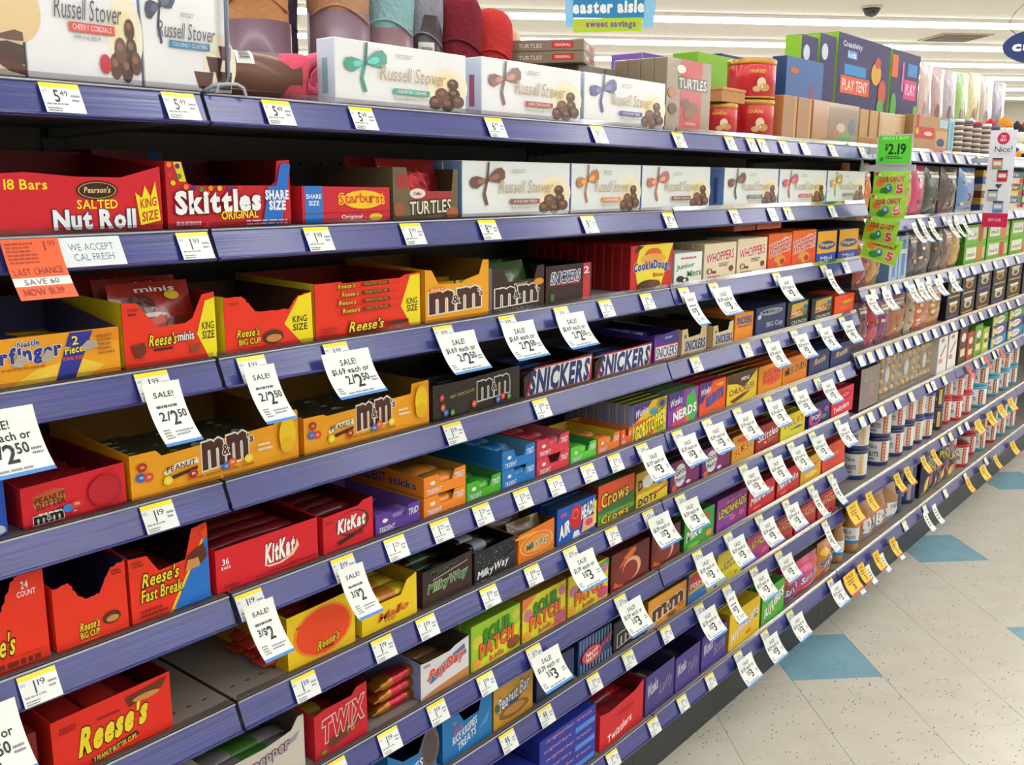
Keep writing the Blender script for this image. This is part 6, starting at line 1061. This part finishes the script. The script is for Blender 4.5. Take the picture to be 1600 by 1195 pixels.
boxrow('r3', (1477, 1500, 1524, 1548, 1572, 1596), 21, 2, .085, [('#241e22', '#1a1618'), ('#2a2434', '#1c1824'), ('#1e2424', '#141a1a')], lambda i, c: [El('#c8bca8' if i % 2 else '#b88a4c', .5, .55, .28, .24), Rc('#e0dcd0', .2, .72, .8, .86), El('#5a3a28', .5, .5, .14, .12), Rc('#7a4a9c' if i % 3 == 0 else '#c89a3c', .1, .08, .9, .16)], 'chocolate_carton', 'near-black chocolate carton with pale round picture', short='dark chocolate carton')
# gift chocolates in clear boxes
def ferr(label, short, u, u1, n, m, H=.15, y=.05, bg='#6a4420'):
    x0, x1 = XU(u, deck('r4')+.01, y), XU(u1, deck('r4')+.01, y); W = x1-x0-.002; reg('r4', x0, x1, short)
    r = thing('praline_box', label, 'chocolate box', (x0+.001, y, deck('r4')+.0004))
    obj('box_tray', rbox('box_tray', 0, .022, 0, W, .05, H, (M(bg, .4), M('#4a3018', .4), M('#4a3018', .4))), r)
    gold = M('#c89a38', .3, .7, .3, .6, 90, .2)
    for i in range(n):
        for j in range(m):
            if n > 2 and abs(i-(n-1)/2) < .6 and abs(j-(m-1)/2) < .6: continue
            cx, cz, rr = W*(i+.5)/n, H*(j+.5)/m, min(W/n, H/m)*.42
            mb = MB(); mb.lathe([(.001, -rr*.8), (rr*.6, -rr*.7), (rr, -rr*.1), (rr*.85, rr*.5), (.001, rr*.9)], gold, 10)
            mb.v = [(cx+a, .018-c_, cz+b_) for a, b_, c_ in mb.v]; mb.obj('gold_praline', r)
    mb = MB(); mb.lathe([(.02, 0), (.026, .002), (.02, .004), (.001, .005)], M('#c8c8c8', .4), 16); mb.v = [(W/2+a, .012-c_, H/2+b_*1.3) for a, b_, c_ in mb.v]; mb.obj('oval_seal', r)
    MB().box(-.0004, 0, 0, W+.0004, .0215, H, M('#f0ece4', .06, 0, .6, alpha=.22, vary=0)).obj('clear_cover', r)
carton('r4', 1341, 1371, 0, 'dark maroon chocolate gift box left of the gold pralines', 'dark maroon gift box', 'chocolate box', 'chocolate_box', ('#3a1c20', '#281416', '#3a1c20'), .06, [Rc('#7a2430', .5, .3, .75, .6), Ln('#8a6a5c', .2, .7, .8, .85, 2, 2)], H=.155, mk=wrap)
ferr('clear box of gold wrapped pralines with an oval seal, leftmost', 'left gold praline box', 1374, 1401, 3, 4, .16)
ferr('wide clear box of gold wrapped pralines, middle one', 'middle gold praline box', 1403, 1432, 4, 4, .15)
ferr('wide clear box of gold wrapped pralines, rightmost one', 'right gold praline box', 1434, 1457, 4, 4, .15)
for k, (a, b) in enumerate(((1463, 1477), (1479, 1492))):
    carton('r4', a, b, 0, f'white box with dark script and red stripe, {"left" if k == 0 else "right"} of two beside the pralines', f'{"left" if k == 0 else "right"} white red stripe box', 'chocolate box', 'chocolate_box', ('#e0dcd8', '#c8c4c0', '#d8d4d0'), .05, [Rc('#c83038', .1, .3, .5, .42), Pg('#4a4448', (.2, .5), (.8, .8), (.8, .7), (.3, .45)), El('#4a4448', .4, .9, .2, .05)], H=.16, mk=wrap)
for k, (a, b, c, h, nm) in enumerate(((1496, 1508, '#4a2c24', .17, 'dark brown'), (1509, 1519, '#b83a34', .13, 'red'), (1520, 1532, '#5a9a34', .15, 'green'), (1533, 1543, '#a8b83c', .12, 'lime'))):
    carton('r4', a, b, 0, f'narrow {nm} candy box standing between the white boxes and the party tubs', f'narrow {nm} box', cols=(c, c, c), D=.06, pr=[El('#e8e0c8', .5, .7, .3, .12), Rc('#e8d4a0', .2, .2, .8, .4), El('#7a2c2c', .5, .5, .2, .08)], H=h)
boxrow('r4', (1547, 1573, 1598), 24, 3, .052, [('#2c8ab0', '#1c6488'), ('#3a3a7c', '#2c2c5c'), ('#3f8a4a', '#2c6a34')], lambda i, c: [El('#e8e4dc', .5, .5, .3, .35), Tx('#c8403c', 'gum', .3, .35, .7, .65, b=.03), Rc('#e8c83c', .05, .1, .2, .9)], 'candy_tub', 'colourful party candy tub', short='party tub', cat='candy tub')

# ---------------------------------------------------------------- hanging strip, price card, tall sign
ZR_ = -math.pi/2
r = thing('clip_strip', 'grey plastic clip strip holding the lime green sour candy packs', 'clip strip', (2.40, .03, 1.603), ZR_)
MB().box(0, -.004, .0, .17, .004, .020, M('#b9bcc0', .3, 0, .4)).box(.0, -.003, .0195, .006, .003, .0445, M('#b9bcc0', .3, 0, .4)).obj('clip_bar', r); MB().box(.066, -.0025, -.24, .086, -.0005, .0, M('#c8cbd0', .25, 0, .4, alpha=.6)).obj('strip', r)
SK = [El('#e8742c', .20, .55, .12, .15), Pg('#e8e8d0', (.06, .86), (.2, .92), (.2, .8)), Tx('#7a2418', 'SOUR CANDY', .18, .60, .90, .78, b=.04, oc='#e88a50', rise=.05), El('#2c6ab8', .48, .36, .10, .16), El('#dfe8f0', .48, .4, .05, .07), El('#1f8a3a', .35, .25, .14, .13), Tx('#d83a4a', '5', .72, .18, .88, .48, b=.05, oc='#f0e0d8'), Rc('#c83048', .05, .84, .14, .95)]
for k, (y, z, tilt, rz, w) in enumerate(((-.020, 1.522, 0, 0, .108), (-.018, 1.452, .1, .05, .108), (-.002, 1.388, -.45, -.15, .112), (.0, 1.338, -.8, .2, .112))):
    p = pouch(['topmost lime green sour candy pack on the hanging strip', 'second lime green sour candy pack on the hanging strip', 'third lime green sour candy pack on the strip, twisted to the left', 'lowest lime green sour candy pack on the strip, hanging askew'][k], 'candy pack', (2.385-.007*k, y, z), w, .082, .016, '#9ad42a', '#c8dc3c', SK, 'sour_candy_pack', seed=k+20)
    p.rotation_euler = (0, tilt*.5, 0); p.rotation_euler = Matrix.Rotation(ZR_+rz, 3, 'Z').to_euler() if not tilt else (Matrix.Rotation(ZR_+rz, 3, 'Z') @ Matrix.Rotation(-tilt*.35, 3, 'Y')).to_euler()
r = thing('price_sign', 'bright green price card reading 2.19 above the lime green sour packs', 'price sign', (2.392, -.023, 1.626), ZR_)
MB().box(-.003, 0, -.003, .105, .003, .089, M('#c8cdd0', .2, 0, .5)).obj('sign_holder', r)
obj('printed_card', Print().add([Rc('#5ed63a', 0, 0, 1, 1), Tx('#c8f0b0', 'GREAT BUY', .12, .86, .9, .96, b=.02), Tx('#16301a', '$', .22, .46, .30, .70, b=.03), Tx('#16301a', '2.19', .32, .34, .84, .70, b=.03), Ln('#2c6a24', .25, .18, .8, .27, 2, 4), El('#2c8a24', .14, .16, .05, .07)], flatmap(.102, .086)).mesh('printed_card'), r)
MB().box(-.034, .0032, .03, .06, .0055, .05, M('#b9bcc0', .3, .4)).obj('sign_clip', r)
r = thing('aisle_sign', 'tall white hanging shelf sign reading Nice! with four package pictures and a magenta foot', 'sign', (3.6, -.046, 1.392), ZR_)
W, H = .096, .385
MB().prism([(0, 0), (W, 0), (W+.004, H), (0, H)], 'y', 0, .003, M('#e6e8ee', .4)).obj('sign_board', r)
pk = lambda s, t, c, d: [Rc('#2a2c3c', s, t+.10, s+.40, t+.115), Rc(c, s, t, s+.40, t+.10), Rc('#e4e0d8', s+.05, t+.04, s+.35, t+.08), Rc(d, s, t, s+.40, t+.022)]
obj('printed_sign', Print().add([Rc('#d42458', 0, 0, 1, .145), Tx('#f0c8d4', 'NEW LOOK', .25, .06, .75, .09, b=.02), El('#d42a4c', .52, .915, .24, .062), Tx('#f4e8ec', 'TRY', .42, .92, .62, .945, b=.02), Tx('#f4e8ec', 'NEW', .40, .885, .64, .912, b=.02), Tx('#2a3a6c', 'Nice!', .22, .775, .90, .835, b=0), Rc('#d88a9c', .3, .755, .8, .759)] + pk(.18, .60, '#c8806a', '#7aa05a') + pk(.42, .475, '#c83a3c', '#b83038') + [Pg('#3a4048', (.38, .445), (.66, .445), (.52, .40))] + pk(.12, .275, '#9ab8b0', '#c8a09a') + pk(.38, .155, '#8a9ac0', '#3f8ac0'), flatmap(W, H)).mesh('printed_sign'), r)
MB().tube([(.05, .006, H), (.05, .006, H+.05), (.05, -.02, H+.058)], .0015, M('#c0c4c8', .3, .6), 6).obj('wire_hook', r)
MB().box(-.064, .0032, .256, .03, .0052, .276, M('#c0c4c8', .3, .6)).obj('rail_clip', r)

# ---------------------------------------------------------------- signs and fittings at the ceiling
def ceil_pt(u, v, z=CEIL):
    d = FW + RT*((u-800)/FPX) - UP*((v-597.5)/FPX); return CAM + d*((z-CAM.z)/d.z)
def depth_pt(u, v, d): return CAM + (FW + RT*((u-800)/FPX) - UP*((v-597.5)/FPX))*d
d = 6.0; px = d/FPX; P = depth_pt(884, 51, d); dirv = depth_pt(1023, 49, d)-P; rz = math.atan2(dirv.y, dirv.x)
r = thing('hanging_sign', 'light blue hanging sign reading easter aisle with a lime strip for sweet savings', 'sign', P, rz)
tilt = .0
MB().prism([(0, 9*px), (12*px, 9*px), (12*px, 110*px), (-6*px, 110*px)], 'y', 0, .012, M('#8cc8ec', .5)).obj('side_panel', r)
MB().prism([(120*px, 9*px), (136*px, 10*px), (146*px, 110*px), (120*px, 110*px)], 'y', 0, .012, M('#8cc8ec', .5)).obj('side_panel', r)
MB().box(11*px, -.004, 22*px, 121*px, .008, 110*px, M('#2a86c0', .5)).obj('center_panel', r)
MB().prism([(12*px, 0), (117*px, 3*px), (120*px, 23*px), (11*px, 20*px)], 'y', -.010, -.004, M('#b4d42c', .5)).obj('lime_strip', r)
f = lambda s, t, l: (s*px, -.0106-l*EPS*2, t*px)
obj('lettering', Print().add([Tx('#eef2f4', 'easter aisle', 11, 30, 120, 47, b=.05, rise=3), Tx('#d8b060', 'for', 16, 8, 29, 15, b=.02), Tx('#8a5a8a', 'sweet savings', 32, 6, 108, 17, b=.05, rise=1)], lambda s, t, l: (s*px, (-.0106 if t < 24 else -.0044)-l*EPS*2, t*px)).mesh('lettering'), r)
for xx in (20, 112):
    MB().tube([(xx*px, .004, 110*px), (xx*px, .004, CEIL-P.z)], .002, M('#c8c8c8', .4, .5), 6).obj('hanger_wire', r)
d = 7.5; px = d/FPX; P = depth_pt(1626, 73, d); dirv = depth_pt(1726, 73, d)-P; rz = math.atan2(dirv.y, dirv.x)
r = thing('oval_sign', 'dark blue oval hanging department sign at the right edge', 'sign', P, rz)
MB().prism([(58*px*math.cos(a), 26*px*math.sin(a)) for a in [6.2832*k/40 for k in range(40)]], 'y', 0, .02, M('#1c3068', .4)).obj('oval_board', r)
obj('lettering', Print().add([Tx('#e8ecf0', 'candy', -43, -9, 40, 9, b=.05, rise=4)], lambda s, t, l: (s*px, -.0004-l*EPS*2, t*px)).mesh('lettering'), r)
MB().tube([(-40*px, .01, 19*px), (-50*px, .01, 26*px), (-52*px, .01, 34*px), (-45*px, .01, 50*px), (-30*px, .01, 66*px), (-30*px, .01, CEIL-P.z)], .003, M('#4a4a50', .4, .5), 6).obj('hanger_wire', r)
MB().tube([(40*px, .01, 18*px), (40*px, .01, CEIL-P.z)], .003, M('#4a4a50', .4, .5), 6).obj('hanger_wire', r)
c = ceil_pt(1362, 10)
r = thing('security_camera', 'small black dome security camera on the ceiling', 'camera', (c.x, c.y, CEIL))
MB().lathe([(.001, -.10), (.045, -.088), (.075, -.055), (.085, -.02)], M('#1c1c20', .15, 0, .6), 20).obj('dome', r); MB().lathe([(.085, -.02), (.10, -.015), (.10, -.0005)], M('#d0ccc6', .5), 20).obj('mount_ring', r)
c = ceil_pt(1492, 58)
r = thing('ceiling_vent', 'pale square ceiling air vent between the tube rows at the right', 'vent', (c.x, c.y, CEIL), -math.pi/4)
MB().box(-.3, -.3, -.012, .3, .3, -.0005, M('#b0a79c', .6)).obj('vent_frame', r)
for k in range(6): MB().box(-.25, -.25+k*.09, -.022, .25, -.21+k*.09, -.013, M('#847a70', .5)).obj('slat', r)

# ================================================================ price tags
P99 = ('5', '49')
for u in (58, 250, 407, 543, 755): pricetag(0, u, P99 if u < 545 else ('6', '99'))
for u in (920, 1048, 1130, 1164, 1181, 1215, 1248, 1292, 1340): pricetag(0, u, ('9', '99'))
for u in (273, 472, 623, 745, 905, 1033, 1137, 1222, 1292): pricetag(1, u, ('1', '99') if u < 700 else ('8', '99'))
pricetag(1, 1197, ('', ''), 'blank')
# store notice and clearance tag on the second shelf rail
xb = XU(87, 1.50, .017)
def on_rail(W, z, t0=.0, k=.036): return lambda s, t, l: (s*W, RY*(t*.94+.03) - .0022 - l*.0001, .036*(t*.94+.03))
o = obj('notice_card', Print().add([Rc('#dfe8ea', 0, 0, 1, 1), Tx('#6a7480', 'WE ACCEPT', .14, .54, .86, .78, b=0), Tx('#6a7480', 'CAL FRESH', .18, .20, .82, .44, b=0)], on_rail(.078, 0), mk=lambda c: M(c, .4, 0, .2, vary=0)).mesh('notice_card'))
o.location = (xb, 0, ZB[1]); tag(o, 'pale notice card reading WE ACCEPT CAL FRESH in the second shelf rail', 'notice card')
def hang(W, L, y0, z0, th0, th1):
    def f(s, t, l):
        d = (1-t)*L; y = y0; z = z0
        for i in range(8): th = th0+(th1-th0)*((i+.5)/8*(1-t)); y -= math.sin(th)*d/8; z -= math.cos(th)*d/8
        return (s*W, y-l*.00015, z)
    return f
o = obj('clearance_tag', Print().add([Rc('#f0622c', 0, 0, 1, 1), Rc('#eeeae6', 0, .24, 1, .38), Tx('#a8341c', '1', .715, .80, .745, .96, b=0), Tx('#a8341c', '99', .79, .86, .92, .96, b=0), Ln('#a8401c', .05, .62, .6, .94, 6, 3), Tx('#8a3020', 'LAST CHANCE', .06, .43, .92, .54, b=0, rise=.02), Tx('#6a6470', 'SAVE 60', .18, .265, .78, .36, b=0, rise=.01), Tx('#a8341c', 'NOW $1.39', .10, .07, .80, .20, b=.018, rise=.01)], hang(.066, .078, .012, .036, .35, .75), True, mk=lambda c: M(c, .5, 0, .05, vary=0)).mesh('clearance_tag'))
o.location = (XU(2, 1.50, .012)-.002, 0, ZB[1]); tag(o, 'bright orange clearance tag reading LAST CHANCE SAVE 60 NOW 1.39 at the left edge', 'clearance tag')
L69 = '$1.69 each or'; P250 = ('2/', '2', '50'); P3 = ('3/$', '3', '')
for u in (208, 368, 503, 675, 777, 863, 933, 998, 1058, 1105, 1205, 1280): pricetag(2, u, ('1', '99'))
pricetag(2, 1314, ('', ''), 'blank')
sale(2, -85, 'wide', L69, P250, L=.085); sale(2, 222, 'narrow', L69, P250, L=.09); sale(2, 380, 'narrow', L69, P250, L=.09)
for u in (502, 683, 783, 868): sale(2, u, 'wide', L69, P250)
sale(2, 1068, 'narrow'); sale(2, 1113, 'wide'); sale(2, 1215, 'wide'); sale(2, 1290, 'narrow', W=.045)
for u in (217, 690, 830): pricetag(3, u, ('1', '19'))
for u in (1076, 1157, 1190, 1233, 1272, 1309): pricetag(3, u, ('1', '59'))
for u in (1196, 1241, 1280, 1316): sale(3, u, 'wide', W=.088)
for u in (25, 365, 515): pricetag(4, u, ('1', '19'))
for u in (598, 670, 736, 800, 853, 905, 948): pricetag(4, u, ('1', '29'))
for u in (992, 1048, 1095, 1143, 1192, 1233, 1270): pricetag(4, u, ('1', '59'))
pricetag(4, 1305, ('', ''), 'blank')
sale(4, 380, 'narrow', price=('3/$', '2', '')); sale(4, 528, 'narrow', price=('3/$', '2', ''))
for u in (1001, 1056, 1102, 1150, 1198, 1240): sale(4, u, 'wide')
sale(4, 1283, 'wide')
for u in (453, 578, 648, 748, 817, 878, 944, 1002, 1053, 1153, 1193, 1228, 1262, 1302): pricetag(5, u, ('1', '19') if u < 880 else ('1', '59'))
sale(4, -120, 'wide', L69, P250, L=.09, W=.10)
for u in (886, 1012, 1060, 1160, 1199, 1235, 1268, 1308): sale(5, u, 'wide')
for u in (503, 588, 665, 743, 820, 958, 1080, 1129, 1178, 1220, 1260, 1291): pricetag(6, u, ('1', '19') if u < 800 else ('1', '59'))
for u in (829, 966, 1086, 1137, 1186, 1226): sale(6, u, 'wide')
for u in (1268, 1298): sale(6, u, 'narrow', W=.045)
for u, p in ((778, ('99', '')), (838, ('99', '')), (915, ('1', '19')), (970, ('1', '19')), (1030, ('1', '19')), (1083, ('1', '59')), (1127, ('1', '59')), (1170, ('1', '59')), (1209, ('1', '59')), (1282, ('1', '59'))): pricetag(7, u, p)
for u in (1090, 1176, 1216): sale(7, u, 'wide')
sale(7, 1134, 'narrow'); sale(7, 1288, 'narrow', W=.045)
for u in (945, 1010, 1056, 1100, 1145, 1187, 1227, 1291): pricetag(8, u, ('1', '19') if u < 1140 else ('1', '59'))
for u in (1151, 1193, 1234, 1297): sale(8, u, 'wide')
# far bays
for k in range(11): pricetag('r0', 1400+k*18, ('', ''))
for k in range(9): pricetag('r1', 1432+k*19, ('', ''))
for u in (1424, 1437, 1450, 1480, 1490, 1502): sale('r1', u, 'narrow', W=.05)
for k in range(14): pricetag('r2', 1358+k*17.5, ('', ''))
for u in (1352, 1378, 1418, 1432): sale('r2', u, 'wide', W=.08)
sale('r2', 1446, 'narrow', W=.05); sale('r2', 1460, 'wide', W=.08); sale('r2', 1482, 'wide', W=.08)
for k in range(18): pricetag('r3', 1338+k*14.6, ('', ''))
for u in (1340, 1354, 1372, 1396, 1418, 1445, 1470, 1520, 1531, 1549, 1556, 1570, 1582): pricetag('r4', u, ('', ''))
pricetag('r4', 1453, ('', ''), 'blank')
ORP = []
for k, u in enumerate((1509, 1537, 1560)):
    o = obj('clearance_tag', Print().add([Rc('#ee5a3c', 0, 0, 1, 1), Ln('#8a2c1c', .2, .3, .8, .8, 3, 4)], hang(.042, .06, .008, .032, .35, .8), True, mk=lambda c: M(c, .5, vary=0)).mesh('clearance_tag'))
    o.location = (XU(u, ZR[4]+.03, .01), 0, ZR[4]); tag(o, f'small orange clearance tag on the gift chocolate shelf, {ORD[k]} from left of three', 'clearance tag', 'orange clearance tags')
for u in (1468, 1480, 1495, 1506): pricetag('r5', u, ('', ''))
for u, W in ((1322, .10), (1352, .06), (1396, .06), (1412, .06), (1438, .055), (1454, .055)): sale('r5', u, 'yellow', W=W, L=.075)
for u in (1522, 1541, 1558, 1574): sale('r5', u, 'yellow', W=.10, L=.07)
for u, W in ((1317, .11), (1339, .06), (1363, .06), (1389, .06), (1508, .06), (1530, .10), (1552, .06), (1578, .09)): sale('r6', u, 'yellow', W=W, L=.075)
for u in (1331, 1350, 1372, 1394): sale('r6', u+2, 'slip', W=.04, L=.075, dz=-.03)
for k in range(5): pricetag('r6', 1408+k*32, ('', ''))
for u in (1442, 1456): sale('r6', u, 'slip', W=.05, L=.09)
name_signs()

# make every label that is shared without a group unique by its order along the shelf
seen = {}
for o in C.objects:
    if o.get('label') and o.get('category'): seen.setdefault(o['label'], []).append(o)
for lb, L_ in seen.items():
    if len(L_) > 1 and len({q.get('group') for q in L_}) == 1 and L_[0].get('group'): continue
    if len(L_) > 1: print('DUP', len(L_), lb)
print('objects', len(C.objects))
for o in C.objects:
    if o.get('label') and len(o['label'].replace(',', '').split()) > 16: print('LONG', o.name, o['label'])
